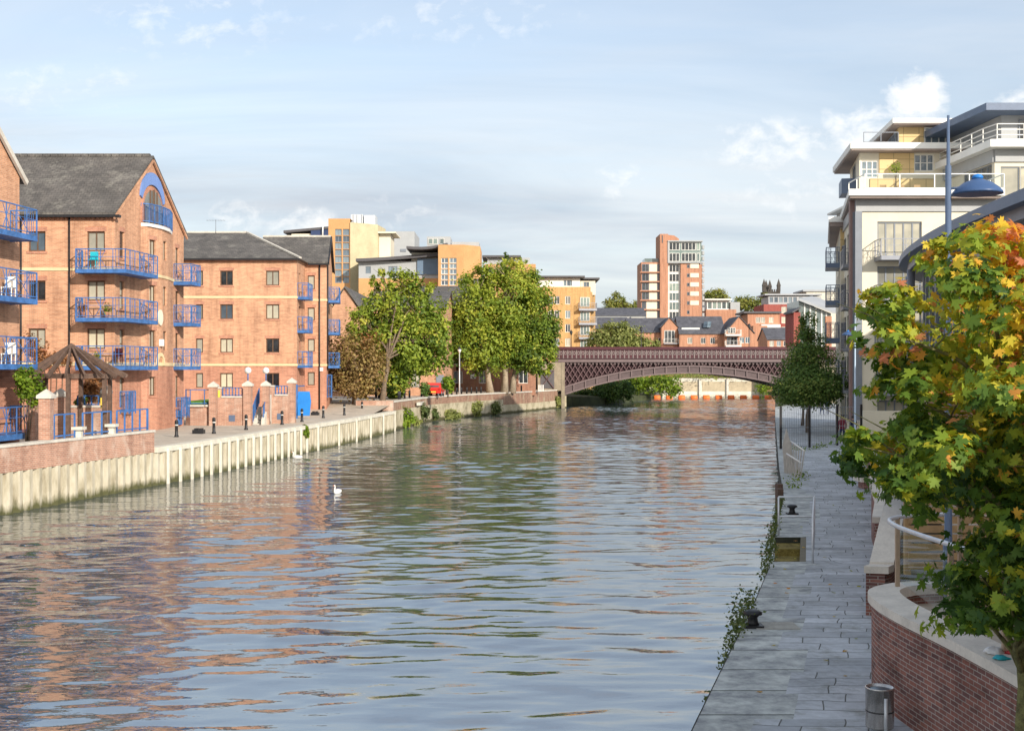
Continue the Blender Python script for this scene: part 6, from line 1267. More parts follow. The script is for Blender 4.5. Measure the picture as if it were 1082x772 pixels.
    for p, q in zip(pts, pts[1:]): b.prism([(*p, fz(197.5, Yp)), (*q, fz(197.5, Yp)), (*q, fz(183, Yp)), (*p, fz(183, Yp))], (.04, .04, 0))
    b.build('screen', 'bluegrey', ob)
    b = MB(); railing_run(b, [(fx(909, Yp), Yp - .9, z2 + .45), (fx(945, Yp), Yp - .9, z2 + .45)], .8, 1.6, .05, (1, .1)); b.build('balustrade', 'frame_grey', root)
    # upper penthouse
    Yq = 95.0; xq = fx(950, Yq); z3 = fz(134.5, Yq); f2 = Facade((xq, Yq), (46, Yq)); f2s = Facade((xq + 1, Yq + 7), (xq, Yq)); o2 = [f2.rect(976, 999, 135.8, 155)]
    w = MB(); f2.wall(w, z2 + .45, z3, [], .15); f2s.wall(w, z2 + .45, z3, [], .1); w.build('penthouse_wall', tile, root); o2 = [(f2.s_of(976), f2.s_of(999), z2 + .5, z3 - .05)]
    window(root, f2, o2[0], 'sky', 'frame_white', 3, 3, .09, depth=-.08); window(root, f2, (f2.s_of(1033), f2.s_of(1060), z2 + .5, z3 - .05), 'sky', 'frame_white', 3, 3, .09, depth=-.08); window(root, f2s, (1, f2s.W - .6, z2 + .5, z3 - .2), 'sky', 'frame_grey', 3, 1, .09, depth=-.08)
    b = MB(); xo = fx(942.5, Yq - 1); b.slab([(xo, Yq - 1.2), (48, Yq - 1.2), (48, Yq + 9), (xo + 1, Yq + 9)], z3 + .1, z3 + .45); b.build('roof_slab', 'white', root); b = MB(); b.slab([(xo + .1, Yq - 1.1), (47.9, Yq - 1.1), (47.9, Yq + 8.9), (xo + 1.1, Yq + 8.9)], z3, z3 + .098); b.build('soffit', MT['soffit'], root)
    # wing with the raking terrace
    Yr = 83.6; xr = fx(1051, Yr); zr1 = fz(158, Yr); fw_ = Facade((xr, Yr), (48, Yr)); fws = Facade((xr - .7, Yr + 13), (xr, Yr)); zw = ZT + .42
    w = MB(); ow = [(fw_.s_of(1062) - .3, fw_.s_of(1062) + 1.0, zw + .1, zw + 2.2), (fw_.s_of(1078), fw_.s_of(1078) + 1.2, zw + .1, zw + 2.2)]; fw_.wall(w, zw, zr1, ow, .15); fws.wall(w, zw, zr1, [(8, 12.6, zw + .1, zr1 - .9)], .15); w.build('wing_wall', 'cream', root)
    for o in ow: window(root, fw_, o, 'curtain', 'frame_grey', 1, 1, .08, depth=.15)
    window(root, fws, (8, 12.6, zw + .1, zr1 - .9), 'sky', 'frame_grey', 5, 1, .08, depth=.15)
    b = MB(); fw_.band(b, zr1 - .85, zr1 - .01, .14, s0=0, s1=fw_.W); fws.band(b, zr1 - .85, zr1 - .01, .14, s0=0, s1=fws.W); b.build('frieze', 'grey_panel', root)
    b = MB(); xe = fx(1046, Yr - 1); b.slab([(xe, Yr - 1.1), (49, Yr - 1.1), (49, Yr + 13), (xe - .7, Yr + 13)], zr1, zr1 + .5); b.build('roof_slab', 'white', root)
    b = MB(); railing_run(b, [(xe - .3, Yr + 12, zr1 + .5), (xe + .3, Yr + 1.0, zr1 + .5), (xe + .6, Yr - .7, zr1 + .5), (49, Yr - .7, zr1 + .5)], 1.1, 1.8, .06, (1, .66, .33, .06)); b.build('balustrade', 'frame_white', root)
    Yu = 86.5; xu = fx(1058, Yu); zu = fz(122, Yu); fu = Facade((xu, Yu), (49, Yu)); fus = Facade((xu - .6, Yu + 10), (xu, Yu)); w = MB(); fu.wall(w, zr1 + .5, zu); fus.wall(w, zr1 + .5, zu); w.build('attic_wall', 'grey_panel', root)
    window(root, fu, (1.2, 3.4, zr1 + .6, zu - .3), 'dark', 'frame_grey', 2, 1, .08, depth=-.02)
    b = MB(); xv = fx(1068, Yu - 2); b.slab([(xv - 1.6, Yu - 1.8), (50, Yu - 1.8), (50, Yu + 10), (xv - 2.6, Yu + 10)], zu, zu + .5); b.build('attic_roof', 'bluegrey', root)
    # far wing with river balconies
    Y2 = 92.0; x2 = fx(888, Y2); z2w = fz(236, Y2); ff = Facade((x2, Y2), (xl + 2.8, Y2)); fs = Facade((x2 + 3.6, Y2 + 15), (x2, Y2)); w = MB(); os = []
    fl2 = [z2w - 2.85 * k for k in range(1, 5)]
    for z in fl2: os += [(2, 4, z + .05, z + 2.3), (6, 8, z + .05, z + 2.3), (10, 12.5, z + .05, z + 2.3)]
    ff.wall(w, 0, z2w); fs.wall(w, 0, z2w, os, .15); w.build('far_wing_wall', 'cream', root)
    for o in os: window(root, fs, o, 'dark', 'frame_grey', 2, 1, .08, depth=.15)
    b = MB(); b.box(x2 - .02, ff.B.x - .4, Y2 - .08, Y2 - .003, fz(266, Y2), fz(242, Y2)); b.build('buff_panel', tile, root)
    b = MB(); b.slab([(x2 - 1.1, Y2 - .9), (xl + 7, Y2 - .9), (xl + 7, Y2 + 15), (x2 + 2.9, Y2 + 15)], z2w, z2w + .4); b.build('roof_slab', 'white', root); b = MB(); b.slab([(x2 - 1.0, Y2 - .8), (xl + 6.9, Y2 - .8), (xl + 6.9, Y2 + 14.9), (x2 + 3.0, Y2 + 14.9)], z2w - .3, z2w - .002); b.build('soffit', MT['soffit'], root)
    b = MB(); b.box(x2 + 1.3, x2 + 5, Y2 + 2, Y2 + 6, z2w + .4, fz(216, Y2)); b.build('roof_room', 'grey_panel', root); b = MB(); b.box(x2 + .7, x2 + 5.5, Y2 + 1.2, Y2 + 6.6, fz(216, Y2), fz(214, Y2)); b.build('room_roof', 'white', root)
    for z in fl2:
        balcony(root, [tuple(fs.p(fs.W - a, 0, d))[:2] for a, d in ((5, 0), (5, 1.0), (1.4, 1.0), (1.4, 0))], z, 'bluegrey', 'bluegrey', gap=.4, h=1.2, th=.3)
        balcony(root, [(x2 + .1, Y2), (x2 + .1, Y2 - 1.0), (ff.B.x - .6, Y2 - 1.0), (ff.B.x - .6, Y2)], z, 'grey_metal', 'grey_metal', gap=.3, h=1.1, th=.2)
    return root, ZT
def clear_pane():
    m, nt, out = nodes('balustrade_glass'); t = nt.nodes.new('ShaderNodeBsdfTransparent'); t.inputs[0].default_value = (.85, .9, .9, 1); g_ = nt.nodes.new('ShaderNodeBsdfGlossy'); g_.inputs['Roughness'].default_value = .03
    f = nt.nodes.new('ShaderNodeFresnel'); f.inputs[0].default_value = 1.4; x = nt.nodes.new('ShaderNodeMixShader'); L(nt, f.outputs[0], x.inputs[0]); L(nt, t.outputs[0], x.inputs[1]); L(nt, g_.outputs[0], x.inputs[2]); L(nt, x.outputs[0], out.inputs[0]); return m
def buff_panel():
    m, nt, out = nodes('buff_terracotta_panels'); v = coords(nt); s = nt.nodes.new('ShaderNodeSeparateXYZ'); L(nt, v, s.inputs[0]); k = nt.nodes.new('ShaderNodeCombineXYZ'); L(nt, math_(nt, 'ADD', s.outputs[0], s.outputs[1]), k.inputs[0]); L(nt, s.outputs[2], k.inputs[1])
    t = nt.nodes.new('ShaderNodeTexBrick'); t.offset = 0; L(nt, k.outputs[0], t.inputs['Vector']); t.inputs['Color1'].default_value = c4((.70, .52, .26)); t.inputs['Color2'].default_value = c4((.66, .48, .23)); t.inputs['Mortar'].default_value = c4((.40, .29, .14)); t.inputs['Scale'].default_value = 1; t.inputs['Brick Width'].default_value = 1.2; t.inputs['Row Height'].default_value = .75; t.inputs['Mortar Size'].default_value = .03
    principled(nt, out, t.outputs['Color'], .8); return m
cream, ZT = cream_block()
# things on the roof terrace
p = at(946, 190, 82.5); shrub('potted_tree', 'small clipped tree in a pot on the cream block roof terrace', [(p.x, p.y, ZT + 2.35, .42, .42, .36)], 260, .12, 'leaf_lime', (p.x, p.y, ZT + .42), 'potted tree', stems=3)
for i, px in enumerate((934, 953, 970)):
    p = at(px, 200, 83); chair((p.x, p.y, ZT + .42), 'garden chair on the cream block roof terrace, %s from the river corner' % ORD[i], 'timber_tan')
# ================================================================== curved roofed pavilion
def pavilion():
    ze = 8.5; E = [(11.3, 18.5), (11.45, 23), (11.7, 28), (12.0, 32), (12.4, 36), (13.0, 40), (13.9, 44), (15.2, 48.0), (17.3, 51.4), (20.5, 53.8), (25, 55.0)]
    root = thing('pavilion', 'riverside pavilion with a curved slate blue roof edge and pale grey walls behind the maple', 'pavilion', (14, 36, 0)); big = [(32, 55), (32, 18.5)]
    # smooth the edge
    P = [Vector((*e, 0)) for e in E]; S = []
    for i in range(len(P) - 1):
        p0, p1, p2, p3 = P[max(0, i - 1)], P[i], P[i + 1], P[min(len(P) - 1, i + 2)]
        for k in range(5): t = k / 5; S.append(.5 * ((2 * p1) + (p2 - p0) * t + (2 * p0 - 5 * p1 + 4 * p2 - p3) * t * t + (-p0 + 3 * p1 - 3 * p2 + p3) * t ** 3))
    S.append(P[-1])
    def inset(d):
        out = []
        for i, q in enumerate(S):
            t = (S[min(i + 1, len(S) - 1)] - S[max(i - 1, 0)]).normalized(); out.append(q + Vector((t.y, -t.x, 0)) * d)
        return out
    outline = lambda d: [(q.x, q.y) for q in inset(d)] + big
    b = MB(); b.slab(outline(0), ze - .12, ze + .1); b.slab(outline(.22), ze + .1, ze + .26); b.build('roof', 'bluegrey', root)
    b = MB(); b.slab(outline(.3), ze - .42, ze - .122); b.build('fascia', 'grey_metal', root)
    b = MB(); I = inset(1.0)
    for a, c in zip(I, I[1:]): b.quad((a.x, a.y, 4.6), (c.x, c.y, 4.6), (c.x, c.y, ze - .4), (a.x, a.y, ze - .4))
    b.build('upper_wall', 'offwhite', root); b = MB()
    for a, c in zip(I, I[1:]): b.quad((a.x, a.y, 0), (c.x, c.y, 0), (c.x, c.y, 4.4), (a.x, a.y, 4.4))
    b.slab([(q.x - .02, q.y) for q in inset(.85)] + big, 4.4, 4.62); b.build('lower_wall', 'brick_dark', root)
    b = MB(); J = inset(.93)
    for a, c in list(zip(J, J[1:]))[::1]:
        m0, m1 = a.lerp(c, .15), a.lerp(c, .85); b.quad((m0.x, m0.y, 5.3), (m1.x, m1.y, 5.3), (m1.x, m1.y, 7.3), (m0.x, m0.y, 7.3))
    b.build('window_band', 'glass_sky', root)
    b = MB(); J = inset(.9)
    for q in J[::2]: b = MB(); b.box(q.x - .06, q.x + .06, q.y - .06, q.y + .06, 4.62, ze - .42); b.build('mullion', 'frame_grey', root)
    q = inset(.35)[30]; b = MB(); b.tube([(q.x, q.y, 0), (q.x, q.y, ze - .42)], .14, 10); q = inset(.35)[34]; b.tube([(q.x, q.y, 0), (q.x, q.y, ze - .42)], .14, 10); b.build('column', 'grey_metal', root)
    b = MB(); b.quad((32, 55, 0), (32, 18.5, 0), (32, 18.5, ze), (32, 55, ze)); b.quad((12.2, 18.6, 0), (32, 18.6, 0), (32, 18.6, ze), (12.2, 18.6, ze)); b.build('back_wall', 'brick_dark', root)
pavilion()
# ================================================================== buildings of the same bank standing just outside the picture
root = thing('corner_pub', 'two storey red brick pub on the bank right of the viewer', 'pub', (9.5, 10, 0)); b = MB(); f1 = Facade((9.6, 15.4), (9.6, -24)); f2 = Facade((27, 15.4), (9.6, 15.4)); oo = [(2 + 4 * k, 3.4 + 4 * k, z, z + 1.7) for k in range(9) for z in (2.1, 5.0)]; f1.wall(b, 0, 7.4, oo); f2.wall(b, 0, 7.4); b.quad((9.6, -24, 0), (27, -24, 0), (27, -24, 7.4), (9.6, -24, 7.4)); b.quad((27, -24, 0), (27, 15.4, 0), (27, 15.4, 7.4), (27, -24, 7.4)); b.build('wall', 'brick_dark', root)
b = MB(); b.slab([(9.4, -24.2), (27.2, -24.2), (27.2, 15.6), (9.4, 15.6)], 7.4, 7.65); b.build('roof', 'slate_far', root)
for o in oo: window(root, f1, o, 'sky', 'frame_white', 2, 2)
root = thing('apartment_block', 'five storey cream apartment block set back from the path beside the pavilion', 'apartment block', (33, 45, 0)); b = MB(); f1 = Facade((34, 66), (34, 22)); f2 = Facade((34, 22), (50, 22)); oo = [(2 + 4 * k, 4 + 4 * k, z, z + 1.6) for k in range(10) for z in (1.5, 4.5, 7.5, 10.5)]; f1.wall(b, 0, 14, oo); f2.wall(b, 0, 14); b.quad((50, 22, 0), (50, 66, 0), (50, 66, 14), (50, 22, 14)); b.quad((50, 66, 0), (34, 66, 0), (34, 66, 14), (50, 66, 14)); b.build('wall', 'cream', root); b = MB(); b.slab([(33.5, 21.5), (50.5, 21.5), (50.5, 66.5), (33.5, 66.5)], 14, 14.4); b.build('roof', 'roof_grey', root)
for o in oo: window(root, f1, o, 'sky', 'frame_grey', 2, 1)
# ================================================================== terrace beside the path
TZ = 1.12
near = [Vector((4.72, 8.0, 0)), Vector((5.02, 10.5, 0)), Vector((5.08, 12.4, 0)), Vector((5.0, 14.2, 0)), Vector((4.86, 15.8, 0)), Vector((4.86, 16.9, 0)), Vector((5.05, 17.6, 0)), Vector((5.6, 18.1, 0)), Vector((6.4, 18.3, 0))]
def smooth(P, k=5):
    S = []
    for i in range(len(P) - 1):
        p0, p1, p2, p3 = P[max(0, i - 1)], P[i], P[i + 1], P[min(len(P) - 1, i + 2)]
        for j in range(k): t = j / k; S.append(.5 * ((2 * p1) + (p2 - p0) * t + (2 * p0 - 5 * p1 + 4 * p2 - p3) * t * t + (-p0 + 3 * p1 - 3 * p2 + p3) * t ** 3))
    return S + [P[-1]]
def nrm(S, i): t = (S[min(i + 1, len(S) - 1)] - S[max(i - 1, 0)]).normalized(); return Vector((t.y, -t.x, 0))
near = [p + Vector((.13, 0, 0)) for p in near]
S = smooth(near)
root = thing('terrace_wall', 'curved brown brick terrace wall with a broad pale stone coping beside the litter bin', 'wall', (5, 14, 0)); b = MB(); c_ = MB(); ZW = 1.26
for i in range(len(S) - 1):
    n0, n1 = nrm(S, i), nrm(S, i + 1); a, c = S[i], S[i + 1]
    b.prism([a, c, c + n1 * .33, a + n0 * .33], (0, 0, ZW)) if i else b.prism([a, c, c + n1 * .33, a + n0 * .33], (0, 0, ZW))
    c_.add([a - n0 * .05 + Vector((0, 0, ZW + .002)), c - n1 * .05 + Vector((0, 0, ZW + .002)), c + n1 * .38 + Vector((0, 0, ZW + .002)), a + n0 * .38 + Vector((0, 0, ZW + .002)),
            a - n0 * .05 + Vector((0, 0, ZW + .12)), c - n1 * .05 + Vector((0, 0, ZW + .12)), c + n1 * .38 + Vector((0, 0, ZW + .15)), a + n0 * .38 + Vector((0, 0, ZW + .15))], [(3, 2, 1, 0), (4, 5, 6, 7), (0, 1, 5, 4), (2, 3, 7, 6)] + ([(3, 0, 4, 7)] if i == 0 else []) + ([(1, 2, 6, 5)] if i == len(S) - 2 else []))
b.build('brickwork', 'brick_near', root); c_.build('coping', MT.setdefault('coping', M('pale_coping', (0.66, 0.61, 0.53), .8, .14, 2.5, bump=.2)), root)
b = MB()
for i in (): n0 = nrm(S, i); a = S[i]; t = (S[i + 1] - a).normalized() * .0022; b.prism([a - n0 * .052 - t + Vector((0, 0, ZW + .003)), a - n0 * .052 + t + Vector((0, 0, ZW + .003)), a + n0 * .42 + t + Vector((0, 0, ZW + .003)), a + n0 * .42 - t + Vector((0, 0, ZW + .003))], (0, 0, .149))
b = MB(); pts = [(q.x + .2, q.y, TZ) for q in S] + [(7.0, 18.6, TZ), (9.2, 26, TZ), (11.5, 36, TZ), (14.5, 46, TZ), (19, 58, TZ), (30, 58, TZ), (30, 8, TZ)]
b.add(pts, [tuple(range(len(pts)))[::-1]]); struct('terrace_floor', b, 'pavement')
# steel balustrade on the coping
root = thing('balustrade', 'stainless steel balustrade with glass panels standing on the curved stone coping', 'balustrade', (5.2, 14, ZW)); ci = [S[i] + nrm(S, i) * .24 + Vector((0, 0, ZW + .13)) for i in range(len(S))]; ci = [p for p in ci if p.y > 9]; up = Vector((0, 0, 1.0))
b = MB(); b.tube([p + up for p in ci], .032, 8); b.build('rail', 'steel', root); post = [ci[-9]] + [q for q in ci if abs(q.y - 15.1) < .2][:1] + [q for q in ci if abs(q.y - 13.7) < .25][:1] + [q for q in ci if abs(q.y - 11.6) < .25][:1] + [ci[0], ci[-1]]
b = MB()
for p in post: b = MB(); b.box(p.x - .028, p.x + .028, p.y - .028, p.y + .028, p.z, p.z + 1.0); b.build('post', MT['bronze_post'] if 'bronze_post' in MT else MT.setdefault('bronze_post', M('bronze_post', (.42, .33, .24), .4, .1, 4, metal=.4)), root)
b = MB()
for a, c in [(post[0], post[1])]: m0, m1 = a.lerp(c, .06), a.lerp(c, .94); b.quad(m0 + up * .1, m1 + up * .1, m1 + up * .9, m0 + up * .9)
b.build('pane', MT['clear_pane'], root)
# stair cheek wall at the far end
root = thing('stair_wall', 'brown brick stair wall with a sloping stone coping beyond the curved terrace wall', 'wall', (7, 23, 0)); b = MB(); c_ = MB()
a, c = Vector((6.50, 22.6, 0)), Vector((7.15, 23.4, 0)); e = Vector((7.75, 25.2, 0)); w_ = Vector((.32, -.1, 0))
b.prism([a, a + w_, a + w_ + Vector((0, 0, .78)), a + Vector((0, 0, .78))], (c - a) * .28); d0 = a + (c - a) * .285; 
b.add([d0, d0 + w_, e + w_, e, d0 + Vector((0, 0, .80)), d0 + w_ + Vector((0, 0, .80)), e + w_ + Vector((0, 0, 1.95)), e + Vector((0, 0, 1.95))], [(0, 1, 5, 4), (1, 2, 6, 5), (2, 3, 7, 6), (3, 0, 4, 7), (4, 5, 6, 7)]); b.build('brickwork', 'brick_near', root)
c_.prism([a + Vector((-.05, -.05, .785)), a + w_ + Vector((.05, -.05, .785)), d0 + w_ + Vector((.05, 0, .785)), d0 + Vector((-.05, 0, .785))], (0, 0, .13)); q = Vector((-.05, 0, 0))
c_.add([d0 + q + Vector((0, 0, .81)), d0 + w_ - q + Vector((0, 0, .81)), e + w_ - q + Vector((0, 0, 1.96)), e + q + Vector((0, 0, 1.96)), d0 + q + Vector((0, 0, .95)), d0 + w_ - q + Vector((0, 0, .95)), e + w_ - q + Vector((0, 0, 2.1)), e + q + Vector((0, 0, 2.1))], [(0, 1, 5, 4), (1, 2, 6, 5), (2, 3, 7, 6), (3, 0, 4, 7), (4, 5, 6, 7)]); c_.build('coping', MT['coping'], root)
root = thing('terrace_wall', 'long brown brick terrace wall running along the riverside path under the maple leaves', 'wall', (12, 40, 0)); b = MB(); c_ = MB()
ys = [25.4, 29, 33, 37, 41, 46, 52, 58]
for a, c in zip(ys, ys[1:]): x0, x1 = pr(a) + .25, pr(c) + .25; b.prism([(x0, a, 0), (x1, c, 0), (x1 + .35, c, 0), (x0 + .35, a, 0)], (0, 0, 1.35)); c_.prism([(x0 - .05, a, 1.352), (x1 - .05, c, 1.352), (x1 + .4, c, 1.352), (x0 + .4, a, 1.352)], (0, 0, .12))
b.build('brickwork', 'brick_near', root); c_.build('coping', MT['coping'], root)
for px, Y, lab in ((921, 47, 'brown brick pier with a stone cap beside the path, half hidden by maple leaves'), (949, 46, 'broad brown brick pier with a grey sloping cap behind the maple leaves')):
    x = fx(px, Y); r_ = thing('brick_pier', lab, 'pier', (x, Y, 0)); b = MB(); h = fz(508 if px == 921 else 468, Y); b.box(x - .4, x + .4, Y - .4, Y + .4, 0, h); b.build('shaft', 'brick_near', r_); b = MB(); b.prism([(x - .55, Y - .55, h + .002), (x + .55, Y - .55, h + .002), (x + .55, Y - .55, h + .12), (x - .2, Y - .55, h + .45), (x - .55, Y - .55, h + .3)], (0, 1.1, 0)); b.build('cap', MT['coping'], r_)
root = thing('garden_wall', 'cream rendered low wall at the foot of the cream apartment block behind the walkers', 'wall', (24, 78, 0)); b = MB(); b.box(fx(890, 77), fx(912, 77), 77, 77.3, 0, fz(446, 77)); b.box(fx(912.1, 75), fx(965, 75), 75, 75.3, 0, fz(434, 75)); b.build('wall', 'cream', root); b = MB(); b.box(fx(889.5, 77), fx(912, 77), 76.95, 77.35, fz(446, 77) + .002, fz(445, 77) + .05); b.build('coping', 'stone', root)
# things lying on the coping
def blobcloth(name, label, cat, c, r, mat, flat=.35, seed=1):
    rr = random.Random(seed); b = MB(); n, m = 9, 14; vs = []
    for i in range(n + 1):
        for k in range(m): t = math.pi * i / n; p = 2 * math.pi * k / m; q = r * (1 + rr.uniform(-.28, .28)); vs.append((c[0] + q * math.sin(t) * math.cos(p), c[1] + q * math.sin(t) * math.sin(p) * .8, c[2] + max(-.005, q * flat * math.cos(t)) + .005))
    fs = [(i * m + k, i * m + (k + 1) % m, (i + 1) * m + (k + 1) % m, (i + 1) * m + k) for i in range(n) for k in range(m)]; b.add(vs, fs, 0, True); single(name, b, mat, label, cat, loc=c)
def oncope(px, py): Y = (CZ - ZW - .14) * F / (py - HY); return (fx(px, Y), Y, ZW + .135)
blobcloth('paper_napkin', 'crumpled white paper napkin on the stone coping by the maple trunk', 'napkin', oncope(1050, 689), .1, 'white_cloth', .6, 3)
blobcloth('plastic_bag', 'small scrunched teal plastic bag on the stone coping', 'bag', oncope(1058, 695), .085, 'teal', .35, 5); blobcloth('red_rag', 'crumpled dark red cloth on the coping beside the white napkin', 'cloth', oncope(1070, 690), .1, 'red_cloth', .4, 8)
# timber screen, parasol and bench on the terrace
root = thing('timber_screen', 'tan timber slatted screen on the terrace behind the steel balustrade', 'screen', (6.9, 17.5, TZ)); b = MB()
for k in range(9): b.box(6.55, 8.6, 20.3, 20.34, TZ + .1 + .15 * k, TZ + .22 + .15 * k)
b.build('slat', 'timber_tan', root)
for x in (6.55, 7.5, 8.55): b = MB(); b.box(x - .05, x + .05, 20.345, 20.44, TZ, TZ + 1.7); b.build('post', 'timber_tan', root)
root = thing('brick_planter', 'red brick planter with a stone top on the terrace behind the balustrade', 'planter', (7, 15.5, TZ)); b = MB(); b.box(6.1, 8, 16.4, 17, TZ, TZ + .62); b.build('brickwork', 'brick_wall', root); b = MB(); b.box(6.04, 8.06, 16.34, 17.06, TZ + .622, TZ + .7); b.build('coping', MT['coping'], root)
p = at(968, 480, 24); root = thing('parasol', 'bright blue parasol on the terrace, showing through the maple leaves', 'parasol', (p.x, 24, TZ)); b = MB(); b.tube([(p.x, 24, TZ), (p.x, 24, p.z + .3)], .03, 8); b.build('pole', 'steel', root); b = MB(); b.lathe([(1.2, -.32), (.75, -.05), (.3, .18), (.02, .32)], (p.x + .5, 24, p.z), 8); b.build('canopy', 'bright_blue', root)
# ================================================================== street lamps with domed heads
def dome_lamp(px, Y, zb, ztop, zdome, side, label, mat):
    x = fx(px, Y); root = thing('dome_lamp', label, 'street lamp', (x, Y, zb)); b = MB(); b.tube([(x, Y, zb), (x, Y, zb + .9), (x, Y, zb + .91), (x, Y, zdome + .35), (x, Y, zdome + .36), (x, Y, ztop)], [.075, .075, .055, .042, .026, .018], 10); b.build('pole', mat, root)
    cx = x + side * .42; b = MB(); b.tube([(x, Y, zdome + .02), (cx, Y, zdome + .06)], .02, 6); b.tube([(x, Y, zdome - .12), (x + side * .15, Y, zdome + .03)], .014, 6); b.build('arm', mat, root)
    b = MB(); b.lathe([(.30, -.06), (.355, -.055), (.35, -.03), (.30, .03), (.2, .105), (.09, .15), (.07, .16), (.065, .2), (.03, .22), (.001, .225)], (cx, Y, zdome), 24); b.build('dome', MT.setdefault('lamp_blue', M('lamp_blue', (.05, .10, .22), .35, .1, 3)), root)
    b = MB(); b.lathe([(.001, -.05), (.24, -.055), (.28, -.045)], (cx, Y, zdome), 20); b.build('lens', 'globe', root); b = MB(); b.lathe([(.075, .165), (.08, .19), (.05, .225), (.001, .235)], (cx, Y, zdome), 14); b.build('cap', 'bright_blue', root)
dome_lamp(1002, 17.7, TZ, fz(122, 17.7), fz(201, 17.7), 1, 'tall blue grey lamp post with a wide domed head rising through the maple', 'bluegrey')
dome_lamp(903.5, 72.0, 0, fz(333, 72), fz(353, 72), -1, 'slim pale lamp post with a small domed head beside the cream block', MT.setdefault('sky_tint_pole', M('sky_tint_pole', (.42, .52, .62), .4, .05, 2)))  # sky reflection on the shaded pole is painted in as pale blue
# ================================================================== path furniture
Yb = 15.3; xb = fx(929.5, Yb); zt = fz(725, Yb); root = thing('litter_bin', 'round stainless steel litter bin on a post beside the curved brick wall', 'litter bin', (xb, Yb, 0)); b = MB(); b.lathe([(.165, zt - .50), (.172, zt - .48), (.172, zt - .02), (.176, zt - .02), (.176, zt), (.16, zt), (.155, zt - .04)], (xb, Yb, 0), 28)
MT['bin_steel'] = M('brushed_bin_steel', (.58, .55, .52), .27, .2, 9, metal=.85); b.build('body', 'bin_steel', root)
b = MB(); b.lathe([(.155, zt - .035), (.10, zt - .02), (.001, zt - .015)], (xb, Yb, 0), 24); b.build('lid', MT.setdefault('bin_lid', M('bin_lid', (.10, .15, .19), .3, .1, 4, metal=.5)), root); b = MB(); b.tube([(xb + .02, Yb - .19, 0), (xb + .02, Yb - .19, zt - .1)], .024, 8); b.build('post', 'steel', root)
b = MB(); b.lathe([(.173, zt - .30), (.1745, zt - .30), (.1745, zt - .29), (.173, zt - .29)], (xb, Yb, 0), 28); b.build('hoop', 'black', root)
def mooring(px, py, label, sc=1.0):
    p = gr(px, py); root = thing('mooring_bollard', label, 'mooring bollard', p); b = MB(); b.box(p.x - .17, p.x + .17, p.y - .15, p.y + .15, 0, .045); b.build('base', 'black', root); b = MB(); b.lathe([(.115, .045), (.09, .09), (.08, .17), (.115, .21)], p, 16); b.build('neck', 'black', root); b = MB(); b.lathe([(.115, .212), (.165, .225), (.16, .265), (.1, .295), (.001, .30)], p, 18); b.build('head', 'black', root)
mooring(795.5, 662, 'black iron mooring bollard on the path edge by the weeds'); mooring(837, 543, 'black iron mooring bollard behind the steel guard rail')
p = gr(818, 661); b = MB(); b.box(p.x - .36, p.x + .4, p.y - .28, p.y + .3, -.03, .012); single('bollard_slab', b, MT.setdefault('slab_pale', M('pale_slab', (.36, .35, .31), .9, .2, 3)), 'pale concrete slab let into the path beside the near mooring bollard', 'slab', loc=tuple(p))
root = thing('guard_rail', 'galvanised steel guard rail round the landing steps in the path edge', 'guard rail', gr(850, 580)); up = Vector((0, 0, 1.06)); q0, q1, q2 = Vector((ex(33.45) + .1, 33.45, 0)), Vector((ex(33.45) + EW + .22, 33.45, 0)), Vector((ex(28.7) + EW + .16, 28.7, 0))
b = MB()
for q in (q0, q1, q2, q1.lerp(q2, .5)): b = MB(); b.tube([q, q + up], .026, 8); b.build('post', 'steel', root)
b = MB()
for f in (1, .5): b.tube([q0 + up * f, q1 + up * f, q2 + up * f], .026, 8)
b.build('rail', 'steel', root)
# timber fender and fan guard on the quay edge
root = thing('timber_fender', 'weathered timber fender post standing in the water at the quay edge', 'fender', (ex(46) - .1, 46, WATER)); b = MB()
for k, (yy, h) in enumerate(((45.2, .55), (46.4, .62), (47.6, .5))): b.box(ex(yy) - .22, ex(yy) - .02, yy - .2, yy + .2, -2, h - .4)
b.build('baulk', 'timber', root); b = MB(); b.bar((ex(45) - .1, 45.0, -.25), (ex(47.9) - .1, 47.9, -.25), .26, .12); b.build('waling', 'timber', root)
Yg = 54.0; root = thing('fan_guard', 'pale leaning steel fan guard with pickets on the quay edge before the mesh fence', 'guard', gr(838, 500)); wp = MT.setdefault('pale_panel', M('pale_weathered_panel', (.50, .47, .42), .7, .15, 3))
b = MB(); b.prism([at(829, 501, Yg), at(841, 501, Yg), at(836, 470, Yg), at(831, 452.5, Yg), at(827, 470, Yg)], (0, .06, 0)); b.build('wedge_panel', wp, root); b = MB(); A_, B_, C_, D_ = at(835.5, 466, Yg), at(850, 476, Yg - 2), at(831, 479, Yg - .4), at(846, 488.5, Yg - 2.4)
b.tube([A_, B_], .035, 6); b.tube([C_, D_], .035, 6); b.build('rail', 'white', root); b = MB()
for k in range(6): t = k / 5; a = A_.lerp(B_, t); b.bar(a, at(838 + 8 * t, 497 + 6 * t, Yg - 2 * t), .045); a = C_.lerp(D_, t); b.bar(a, at(832 + 10 * t, 503 + 4 * t, Yg - .4 - 2 * t), .045)
b.build('picket', wp, root)
